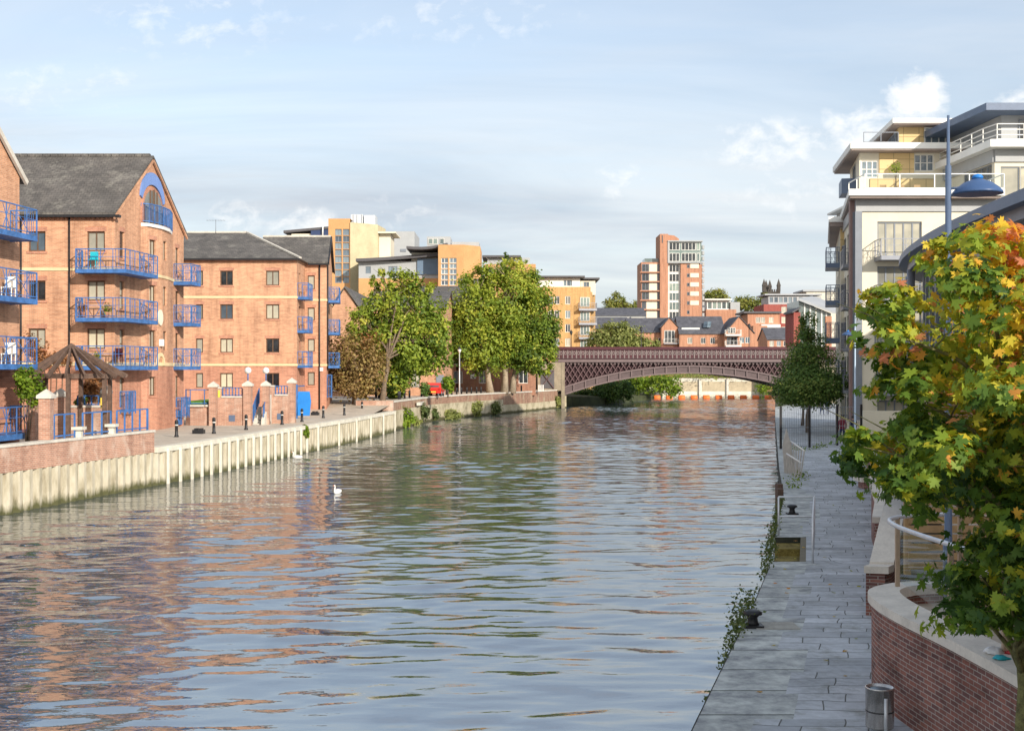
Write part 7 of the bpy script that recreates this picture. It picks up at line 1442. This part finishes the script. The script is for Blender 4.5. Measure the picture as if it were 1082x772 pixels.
# mesh security fence across the path
root = thing('mesh_fence', 'tall dark steel mesh fence with three panels across the riverside path', 'fence', (17.5, 71.5, 0)); fp = [gr(825, 474), gr(855.3, 472.5), gr(884.6, 470.5), Vector((fx(910, 74), 74, 0))]; H_ = 2.35; uz = Vector((0, 0, 1))
for q in fp: b = MB(); b.box(q.x - .06, q.x + .06, q.y - .06, q.y + .06, 0, H_ + .1); b.build('post', 'black', root)
for a, c in zip(fp[:2] + [fp[2]], fp[1:]):
    b = MB(); n = int((c - a).length / .17)
    for k in range(1, n): q = a.lerp(c, k / n); b.bar(q + uz * .1, q + uz * H_, .016)
    for f in (.04, .5, .98): b.bar(a + uz * H_ * f, c + uz * H_ * f, .03)
    b.build('mesh_panel', 'frame_grey', root)
# ================================================================== cars and far left clutter
def car(loc, rz, paint, label, L_=3.9, H_=1.45, W_=1.68, van=False, plate=True):
    root = thing('parked_van' if van else 'parked_car', label, 'van' if van else 'car', (0, 0, 0)); hw = W_ / 2
    prof = [(-L_ / 2, .32), (-L_ / 2, .78), (-L_ / 2 + .12, .92), (-L_ / 2 + .35, H_ - .04), (-L_ / 2 + 1.0, H_), (-L_ / 2 + 1.9, H_ - .03), (L_ / 2 - 1.15, .95), (L_ / 2 - .2, .82), (L_ / 2, .62), (L_ / 2, .32)] if not van else [(-L_ / 2, .35), (-L_ / 2, H_ - .1), (-L_ / 2 + .15, H_), (L_ / 2 - 1.5, H_), (L_ / 2 - .75, 1.05), (L_ / 2 - .1, .9), (L_ / 2, .35)]
    b = MB(); n = len(prof); vs = []
    for s, k in ((-1, 1), (1, 1)):
        for (y, z) in prof: t = .82 if z > .95 else 1.0; vs.append((s * hw * t, y, z))
    b.add(vs, [tuple(range(n)), tuple(range(n, 2 * n))[::-1]] + [(i, n + i, n + (i + 1) % n, (i + 1) % n) for i in range(n)]); b.build('body', paint, root)
    b = MB(); y0 = -L_ / 2
    if not van: b.add([(-hw * .72, y0 + .13, .96), (hw * .72, y0 + .13, .96), (hw * .66, y0 + .32, H_ - .12), (-hw * .66, y0 + .32, H_ - .12)], [(0, 1, 2, 3)])
    else: b.add([(-hw * .8, y0 - .01, 1.1), (hw * .8, y0 - .01, 1.1), (hw * .75, y0 - .01, H_ - .25), (-hw * .75, y0 - .01, H_ - .25)], [(0, 1, 2, 3)])
    b.build('rear_window', 'glass_dark', root)
    for s in (-1, 1):
        b = MB(); zz_ = .98; b.add([(s * hw * .835, y0 + .5, 1.0), (s * hw * .835, L_ / 2 - 1.4, 1.0), (s * hw * .825, L_ / 2 - 1.95, H_ - .12), (s * hw * .825, y0 + .65, H_ - .12)], [(0, 1, 2, 3)]); b.build('side_window', 'glass_dark', root)
        b = MB(); b.box(s * hw * .78 - .11, s * hw * .78 + .11, y0 - .03, y0 + .02, .62, .86); b.build('tail_light', 'lamp_red', root)
        for y in (-L_ / 2 + .7, L_ / 2 - .75):
            b = MB(); b.tube([(s * (hw - .2), y, .31), (s * (hw + .01), y, .31)], .31, 18); wv = b.build('wheel', 'rubber', root); b = MB(); b.tube([(s * (hw + .012), y, .31), (s * (hw + .022), y, .31)], .19, 14); b.build('rim', 'steel', wv)
    b = MB(); b.box(-hw * .95, hw * .95, y0 - .07, y0 + .1, .34, .56); b.build('bumper', 'rubber' if van else paint, root)
    if plate: b = MB(); b.box(-.27, .27, y0 - .09, y0 - .071, .42, .54); b.build('number_plate', 'yellow', root)
    root.location = loc; root.rotation_euler = (0, 0, rz); return root
p = at(460, 415, 128); car((p.x, 128, QUAY), R(-3), 'red_car', 'bright red hatchback seen from behind, parked before the grey warehouse door', 3.6, 1.42, 1.58)
p = at(390, 415, 120); car((p.x, 120, QUAY), R(12), 'navy_car', 'dark navy van parked behind the brown tree', 4.4, 1.95, 1.85, van=True)
p = at(384, 420, 118); b = MB(); b.lathe([(.34, 0), (.42, .75), (.44, .8), (.36, .98), (.001, 1.05)], (p.x, 118, QUAY), 12); single('grit_bin', b, 'yellow', 'yellow grit bin under the brown tree beside the navy van', 'grit bin', loc=(p.x, 118, QUAY))
# ================================================================== people
def person(loc, rz, label, top, legs, hair='hair', h=1.7, stride=.18, arms=((-.05, .05)), seated=False):
    """one continuous skinned body; coat, trousers, skin set by where they are on it"""
    k = h / 1.7; V = {'pelvis': (0, 0, .92), 'waist': (0, .01, 1.08), 'chest': (0, .015, 1.30), 'neck': (0, 0, 1.45), 'head0': (0, -.015, 1.53), 'head1': (0, -.02, 1.62)}
    for s, n in ((-1, 'l'), (1, 'r')):
        st = stride * s; V.update({'hip' + n: (.09 * s, 0, .88), 'kn' + n: (.10 * s, -.04 - st * .5, .48), 'an' + n: (.10 * s, -st + .03, .085), 'toe' + n: (.11 * s, -st - .15, .04), 'sh' + n: (.17 * s, .01, 1.39), 'el' + n: (.23 * s, .03 + st * .3, 1.12), 'wr' + n: (.22 * s, -.07 + st * .5, .90), 'ha' + n: (.215 * s, -.11 + st * .5, .81)})
    rad = {'pelvis': (.15, .11), 'waist': (.135, .10), 'chest': (.16, .11), 'neck': (.055, .055), 'head0': (.075, .085), 'head1': (.085, .095), 'hip': (.095, .095), 'kn': (.062, .062), 'an': (.045, .045), 'toe': (.045, .03), 'sh': (.075, .07), 'el': (.05, .05), 'wr': (.035, .035), 'ha': (.04, .028)}
    ed = [('pelvis', 'waist'), ('waist', 'chest'), ('chest', 'neck'), ('neck', 'head0'), ('head0', 'head1')]
    for n in 'lr': ed += [('pelvis', 'hip' + n), ('hip' + n, 'kn' + n), ('kn' + n, 'an' + n), ('an' + n, 'toe' + n), ('chest', 'sh' + n), ('sh' + n, 'el' + n), ('el' + n, 'wr' + n), ('wr' + n, 'ha' + n)]
    names = list(V); me = bpy.data.meshes.new('person'); me.from_pydata([tuple(c * k for c in V[n]) for n in names], [(names.index(a), names.index(c)) for a, c in ed], []); ob = bpy.data.objects.new('person', me); COL.objects.link(ob)
    md = ob.modifiers.new('skin', 'SKIN'); md.use_smooth_shade = True; ob.modifiers.new('sub', 'SUBSURF').levels = 2
    for i, n in enumerate(names):
        r = rad.get(n) or rad.get(n[:-1]); me.skin_vertices[0].data[i].radius = (r[0] * k, r[1] * k); me.skin_vertices[0].data[i].use_root = (n == 'pelvis')
    bpy.context.view_layer.update(); dg = bpy.context.evaluated_depsgraph_get(); nm = bpy.data.meshes.new_from_object(ob.evaluated_get(dg)); bpy.data.objects.remove(ob)
    o = bpy.data.objects.new('person', nm); COL.objects.link(o); nm.materials.clear()
    for m in (top, legs, 'skin', 'black'): nm.materials.append(MT[m])
    for p in nm.polygons:
        z = p.center.z / k; x = abs(p.center.x) / k; p.material_index = 2 if z > 1.45 or (z < .90 and x > .17) else 0 if z > .90 else 1 if z > .11 else 3
    o.location = loc; o.rotation_euler = (0, 0, rz); tag(o, label, 'person')
    b = MB(); b.lathe([(.105 * k, -.06 * k), (.112 * k, 0), (.10 * k, .06 * k), (.06 * k, .1 * k), (.001, .115 * k)], (0, .012 * k, 1.635 * k), 14); hh = b.build('hair', hair, None); hh.parent = o
    b = MB(); b.add([(-.018 * k, -.105 * k, 1.565 * k), (.018 * k, -.105 * k, 1.565 * k), (0, -.14 * k, 1.575 * k), (0, -.105 * k, 1.61 * k)], [(0, 1, 2), (1, 3, 2), (3, 0, 2)]); nn = b.build('nose', 'skin', None); nn.parent = o
    return o
Yp = 75.2; person((fx(890, Yp), Yp, 0), R(170), 'person in a dark red jacket and navy trousers walking beyond the mesh fence', 'maroon_cloth', 'navy_cloth', h=1.72)
person((fx(901.5, 76), 76, 0), R(185), 'dark haired person in dark clothes partly hidden by maple leaves beside the pale lamp post', 'navy_cloth', 'navy_cloth', h=1.66)
Yp = 124.0; person((fx(868.5, Yp), Yp, 0), R(8), 'distant walker in a grey top and dark trousers under the dark pointed tree', 'grey_cloth', 'navy_cloth', h=1.72, stride=.22)
person((fx(875.5, Yp), Yp + .3, 0), R(-6), 'distant walker all in dark navy beside the walker in grey', 'navy_cloth', 'navy_cloth', h=1.7, stride=-.2)
# swans on the water
def swan(px, py, label, rz):
    p = gr(px, py, WATER); root = thing('swan', label, 'bird', (0, 0, 0)); b = MB(); b.tube([(0, -.5, .16), (0, -.36, .15), (0, 0, .13), (0, .3, .14), (0, .45, .12), (0, .5, .2), (0, .46, .36), (0, .42, .5), (0, .47, .60), (0, .56, .61)], [.02, .12, .2, .17, .09, .055, .045, .045, .055, .035], 10); b.build('body', 'white', root); b = MB(); b.tube([(0, .58, .605), (0, .67, .58)], [.03, .012], 6); b.build('bill', 'orange_float', root); root.location = p; root.scale = (.6,) * 3; root.rotation_euler = (0, 0, rz)
swan(357, 521, 'white swan alone in midstream among the ripples', R(160)); swan(314.5, 484, 'white swan close under the cream sheet piling', R(80))
# ================================================================== trees and plants
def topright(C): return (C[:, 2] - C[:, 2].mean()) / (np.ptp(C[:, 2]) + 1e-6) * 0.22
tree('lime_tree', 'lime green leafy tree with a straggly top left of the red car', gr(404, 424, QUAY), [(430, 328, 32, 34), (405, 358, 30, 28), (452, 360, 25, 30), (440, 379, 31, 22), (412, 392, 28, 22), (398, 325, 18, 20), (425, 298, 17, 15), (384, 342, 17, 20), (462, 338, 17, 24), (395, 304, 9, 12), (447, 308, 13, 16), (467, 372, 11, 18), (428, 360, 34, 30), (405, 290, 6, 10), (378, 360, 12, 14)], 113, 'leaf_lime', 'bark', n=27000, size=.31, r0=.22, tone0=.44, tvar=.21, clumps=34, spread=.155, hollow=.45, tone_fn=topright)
tree('brown_tree', 'small rounded tree with dry brown leaves at the end of the long brick block', gr(372, 430.5, BANK + .25), [(376, 376, 26, 24), (362, 392, 17, 18), (392, 392, 16, 20), (374, 405, 24, 14)], 106, 'leaf_brown', 'bark_pale', n=7500, size=.26, r0=.16, tone0=.5, tvar=.2, top_f=.6, cat='tree', spread=.24)
for i, (px, blobs, lab) in enumerate(((518, [(505, 330, 30, 34), (492, 365, 22, 28), (512, 368, 26, 26), (490, 340, 13, 22), (505, 298, 18, 18), (492, 380, 12, 12)], 'broad lime tree, leftmost of the big trees before the shaded warehouse'),
                       (533, [(536, 318, 34, 36), (528, 350, 30, 30), (545, 362, 26, 24), (540, 288, 20, 16), (532, 276, 8, 10), (525, 372, 22, 14), (551, 277, 6, 8)], 'tallest lime tree in the middle of the big trees before the shaded warehouse'),
                       (541, [(565, 335, 25, 32), (570, 362, 20, 24), (555, 375, 24, 18), (562, 305, 18, 20), (574, 385, 12, 10), (580, 345, 10, 16)], 'lime tree with the greenest crown, rightmost of the big trees by the bridge'))):
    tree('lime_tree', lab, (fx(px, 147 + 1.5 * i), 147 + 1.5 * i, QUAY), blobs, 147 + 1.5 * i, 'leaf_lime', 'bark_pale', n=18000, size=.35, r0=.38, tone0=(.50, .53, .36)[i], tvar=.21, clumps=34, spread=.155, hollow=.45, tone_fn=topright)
# dark pointed tree on the right-hand path, and the one behind it
tree('hornbeam', 'dark green pointed tree standing on the riverside path behind the mesh fence', gr(853.5, 457), [(854, 345, 9, 16), (853, 362, 17, 16), (855, 382, 26, 18), (854, 403, 36, 17), (836, 413, 20, 13), (874, 411, 20, 13), (855, 418, 30, 11), (885, 415, 8, 8), (824, 410, 8, 7), (850, 336, 4, 7)], 88, 'leaf_deep', 'bark', n=19000, size=.18, r0=.12, top_f=.9, tone0=.5, tvar=.2, clumps=40, spread=.22)
tree('hornbeam', 'second dark green tree standing just behind the pointed tree on the path', gr(848, 449.5), [(850, 360, 9, 18), (848, 385, 17, 18), (848, 408, 24, 14)], 99, 'leaf_deep', 'bark', n=5000, size=.22, r0=.11, top_f=.9, tone0=.36)
# maple in the foreground
def maple():
    Y = 11.5; base = Vector((fx(1080, Y), Y, 0)); root = thing('maple_tree', 'foreground maple with yellow and orange autumn leaves above dark green lower leaves', 'tree', base)
    pb = [(1040, 262, 50, 32, 0), (1000, 268, 26, 18, .2), (1078, 262, 40, 32, .4), (1078, 300, 66, 44, .2), (1000, 300, 36, 34, -.5), (958, 330, 34, 30, .3), (925, 350, 26, 34, -.2), (940, 318, 20, 22, .5), (1050, 350, 52, 40, -.7), (985, 372, 48, 36, .2), (1082, 400, 60, 50, .5), (1030, 412, 44, 38, -.9), (968, 425, 40, 32, -.2), (948, 398, 30, 26, .3),
          (1085, 470, 66, 50, -.2), (1030, 478, 52, 44, .5), (975, 485, 48, 40, -.6), (925, 480, 36, 28, .1), (903, 470, 18, 18, -.3), (932, 518, 30, 26, -.5), (988, 516, 44, 28, .3), (1052, 548, 46, 42, -.6), (1085, 560, 60, 60, .2), (1042, 585, 34, 30, -.3), (1060, 612, 46, 36, .5), (972, 630, 28, 22, -.9), (998, 632, 22, 16, -.4), (1035, 640, 26, 18, -.2), (1072, 640, 34, 24, -.6), (1050, 655, 22, 14, .2), (1078, 612, 30, 30, -.9), (1062, 596, 40, 34, -.95), (1032, 628, 36, 26, -.8), (1074, 646, 30, 24, -1.0), (1014, 600, 24, 24, -.5), (1080, 560, 40, 34, -1.0)]
    bl = []
    for px, py, rx, rz, dy in pb: p = at(px, py, Y); s = Y / F; bl.append((p.x, Y + dy, p.z, rx * s, max(rx, rz) * s * .95, rz * s))
    for x, y, z, r in ((5.6, 12.3, 4.6, .75), (5.9, 11.2, 3.9, .8), (5.5, 10.6, 4.9, .7), (6.1, 12.0, 3.2, .7), (5.2, 12.9, 3.6, .7), (5.0, 13.1, 4.6, .6), (4.4, 12.9, 3.6, .6), (5.3, 10.3, 3.0, .6)): bl.append((x, y, z, r, r, r * .8))
    top = base + Vector((.05, .1, 4.6)); lm = []
    for bq in bl[::2]: lm.append((min(.92, max(.36, (bq[2] - .7) / 4.8)), (bq[0], bq[1], bq[2]), .028))
    trunk(root, base, top, .085, .03, lm, 'bark_moss', .05)
    def tone(C):
        d = C - np.array((4.75, 11.5, 4.0)); hz = np.clip((C[:, 2] - 3.25) / 2.2, -.6, 1.1); right = np.clip((C[:, 0] - 3.2) / 1.8, 0, 1.2)
        return -.05 + .25 * np.clip((C[:, 2] - 3.75) / 2.0, -.45, 1.0) + .27 * np.clip((C[:, 0] - 3.55) / 1.1, 0, 1) * np.clip((C[:, 2] - 3.3) / 1.1, 0, 1) + .38 * (rng.random(len(C)) < .055)
    crown(root, bl, 19500, .096, 'leaf_maple', tone0=.29, tvar=.19, clumps=24, spread=.27, shape=MAPLE, hollow=.45, tone_fn=tone, up=.6, curl=.28, flat=.6)
maple()
# bushes under and beyond the bridge
def bush(lab, px, py, rx, ry, Y, mat, n, size, z0, name='bush', more=(), tone0=.5, cat='bush'):
    s = Y / F; bl = []
    for (a, b_, c, d) in ((px, py, rx, ry),) + tuple(more): p = at(a, b_, Y); bl.append((p.x, Y, p.z, c * s, c * s, d * s))
    shrub(name, lab, bl, n, size, mat, (bl[0][0], Y, z0), cat, tone0=tone0)
bush('bright green reedy bush on the bank under the bridge arch', 688, 405, 26, 12, 212, 'leaf_bright', 5000, .42, .2, more=((670, 406, 14, 11), (705, 410, 14, 9)), tone0=.45)
bush('dark green bush in the shadow beneath the left haunch of the bridge', 645, 410, 17, 14, 192, 'leaf_deep', 5500, .36, .2, more=((660, 412, 12, 10), (628, 414, 16, 11), (614, 418, 10, 8)), tone0=.3)
bush('low scrub along the top of the weir wall beyond the bridge', 750, 397, 46, 4, 272, 'leaf_grey', 3000, .4, 2.3, more=((800, 397, 26, 4), (715, 395, 16, 5)))
bush('green bush at the right end of the weir wall', 806, 409, 8, 7, 258, 'leaf_bright', 900, .35, -.6)
tree('willow_tree', 'pale green willow behind the left half of the bridge parapet', (fx(655, 200), 200, .3), [(655, 358, 26, 14), (636, 362, 14, 12), (672, 364, 16, 9), (650, 347, 14, 7), (690, 366, 9, 6)], 200, 'leaf_grey', 'bark', n=7500, size=.42, r0=.25, tone0=.5)
for lab, bl, Y, mt, n, t0 in (('round topped autumn tree on the skyline left of the brick tower', [(652, 318, 9, 9), (645, 324, 8, 7), (660, 325, 8, 6)], 420, 'leaf_olive', 2400, .5), ('low tree touching the left side of the brick tower on the skyline', [(673, 325, 7, 6)], 425, 'leaf_olive', 900, .45), ('rounded olive tree on the skyline right of the brick tower', [(757, 312, 11, 7), (750, 316, 8, 6), (764, 316, 7, 5)], 430, 'leaf_olive', 2600, .5),
                         ('spreading olive tree on the skyline above the orange flats', [(790, 321, 12, 8), (802, 323, 9, 8), (780, 320, 8, 6), (812, 322, 6, 7)], 420, 'leaf_olive', 3000, .45), ('small tree at the foot of the church tower', [(808, 317, 6, 7)], 560, 'leaf_olive', 700, .4)):
    tree('skyline_tree', lab, (fx(bl[0][0], Y), Y, 3), bl, Y, mt, n=n, size=.75, r0=.35, tone0=t0)
# shrubs at the left
bush('leafy green climber on the pier beside the nearest block', 30, 405, 12, 16, 49.3, 'leaf_bright', 1500, .16, TER, more=((38, 415, 9, 14), (25, 395, 9, 10)), name='climbing_shrub', cat='shrub', tone0=.4)
bush('orange berried shrub in the planter behind the pergola', 93, 413, 9, 12, 55.5, 'leaf_creeper', 1100, .14, TER, more=((100, 408, 6, 9),), cat='shrub'); bush('dark green shrub beside the pergola planter opening', 86, 424, 6, 6, 54.8, 'leaf_lime', 600, .14, TER, cat='shrub', tone0=.2)
s = 67.4 / F; b_ = thing('wall_creeper', 'reddish dry creeper on the front wall of the gabled block', 'creeper', (fx(40, 67.4), 67.3, BANK)); mb = MB()
for k in range(7): mb.tube([(fx(28 + 6 * k, 67.4), 67.42, BANK), (fx(30 + 6 * k, 67.4), 67.42, fz(400, 67.4)), (fx(30 + 5 * k, 67.4), 67.42, fz(365 + 3 * k, 67.4))], .02, 5)
mb.build('stem', 'bark', b_); crown(b_, [(fx(px, 67.38), 67.38, fz(py, 67.38), rx * s, .09, ry * s) for px, py, rx, ry in ((40, 372, 12, 14), (33, 362, 8, 12), (52, 382, 14, 12), (68, 380, 9, 8))], 800, .15, 'leaf_creeper', 'foliage', tone0=.45, clumps=30, hollow=.1)
for lab, px, py, rx, ry, mat, n in (('yellow green weeds spilling down the quay wall beside the sheet piling', 428, 442, 10, 10, 'leaf_bright', 1100), ('grey green bush growing out of the quay wall below the lime tree', 446, 434, 7, 9, 'leaf_weed', 900), ('pale weeds growing on the quay wall below the ledge stone', 458, 437, 6, 6, 'leaf_weed', 500), ('pale bushy weeds on the quay wall before the tall grey lamp', 502, 432, 8, 9, 'leaf_grey', 900), ('dark bush on the quay wall below the big trees', 522, 431, 7, 7, 'leaf_weed', 700), ('long tangle of pale weeds at the quay wall foot below the young bright tree', 474, 438, 12, 5, 'leaf_grey', 900), ('sprawling yellow green weeds on the quay wall under the red car', 438, 446, 7, 6, 'leaf_grey', 700), ('tuft of weeds at the foot of the bridge pier', 589, 424, 4, 6, 'leaf_grey', 400), ('weeds sprouting from the bank wall by the hoarding', 323, 455, 3, 6, 'leaf_bright', 200)):
    Y = 100.0
    while (lx2(Y) if px > 410 else lx(Y)) * F / Y + CX < px and Y < 168: Y += .3
    if px < 410:
        Y = 60
        while lx(Y) * F / Y + CX < px: Y += .3
    bush(lab, px, py, rx, ry, Y - .3, mat, n, .28, fz(py + ry, Y), name='wall_plant', cat='weeds')
bush('young bright green tree beside the red car', 473.5, 405, 6, 8, 121, 'leaf_bright', 900, .3, QUAY, name='young_tree', cat='tree'); bush('round dark hedge bush left of the red car', 449, 410, 5, 6, 123, 'leaf_deep', 600, .28, QUAY); bush('tall green bush between the lime tree trunk and the warehouse', 418, 408, 12, 13, 117, 'leaf_bright', 1800, .32, QUAY, tone0=.35)
# weeds along the right-hand quay edge
def weeds(name, label, spots, mat, size, n):
    C, T, Nn = [], [], []
    for (x, y, z, r, h) in spots:
        m = max(5, int(n * r * h)); d = rng.normal(size=(m, 3)) * np.array((r * .5, r * .8, h * .45)); C.append(np.array((x, y, z + h * .4)) + d); T.append(rng.normal(.45, .2, m)); Nn.append(rng.normal(size=(m, 3)) + np.array((0, -.3, .6)))
    C, T, Nn = np.concatenate(C), np.concatenate(T), np.concatenate(Nn); o = np_mesh(name, place_leaves(C, Nn, size * rng.uniform(.5, 1.4, len(C)), LEAF4), 0, mat, None, T); return tag(o, label, 'weeds', kind='stuff')
sp_ = []
for y, r, h in [(17.2, .06, .12), (19.2, .09, .2), (20.0, .1, .25), (20.6, .13, .34), (21.2, .17, .42), (21.8, .2, .5), (22.4, .2, .5), (23.1, .14, .35), (24.0, .1, .22), (25.5, .08, .16), (27.4, .1, .2)] + [(28 + .7 * k, .11 + .07 * random.random(), .18 + .2 * random.random()) for k in range(22) if k % 5 != 2]: sp_.append((ex(y) - .05, y, -.12, r, h))
weeds('quay_weeds', 'green and brown weeds growing along the edge of the riverside path', sp_, 'leaf_weed', .07, 2300)
weeds('fence_grass', 'yellow green grass tufts at the foot of the mesh fence and fan guard', [(gr(px, py).x, gr(px, py).y, 0, .35, .2) for px, py in ((840, 475), (850, 476), (862, 474), (848, 503), (843, 508), (838, 515), (870, 472))], 'leaf_bright', .1, 900)
scene.render.engine = 'CYCLES'; scene.cycles.samples = 64; scene.cycles.use_denoising = True; scene.cycles.max_bounces = 6; scene.cycles.transparent_max_bounces = 8; scene.cycles.sample_clamp_indirect = 8.0

# pots of plants on the balconies and lawn furniture of the flats
for i, (x, y, z, lab, mt) in enumerate(((fx(112, 66.9), 66.95, fz(338, 66.4) + .15, 'potted green plant on the middle front balcony of the gabled block', 'leaf_bright'), (fx(88, 66.9), 66.95, fz(338, 66.4) + .15, 'potted reddish plant at the left end of the middle front balcony of the gabled block', 'leaf_creeper'), (fx(104, 66.9), 66.95, fz(389, 66.4) + .15, 'potted green plant on the lowest front balcony of the gabled block', 'leaf_lime'))):
    root = thing('potted_plant', lab, 'potted plant', (x, y, z)); b = MB(); b.lathe([(.1, 0), (.15, .26), (.16, .3), (.13, .3)], (x, y, z), 10); b.build('pot', 'brick_low', root); crown(root, [(x, y, z + .55, .24, .24, .28)], 150, .1, mt, 'foliage', tone0=.4, clumps=12, hollow=.2)

C = []
while len(C) < 26:
    y = random.uniform(14.5, 44); x = random.uniform(ex(y) + .1, max(pr(y), ex(y) + 1.4)); C.append((x, y, .012))
C = np.array(C); o = np_mesh('fallen_leaves', place_leaves(C, np.array([(random.gauss(0, .2), random.gauss(0, .2), 1) for _ in C]), np.full(len(C), .09) * rng.uniform(.6, 1.2, len(C)), MAPLE, .2), 0, 'leaf_maple', None, rng.uniform(.5, .95, len(C)))
tag(o, 'scattered yellow and brown maple leaves lying on the riverside path', 'leaves', kind='stuff')
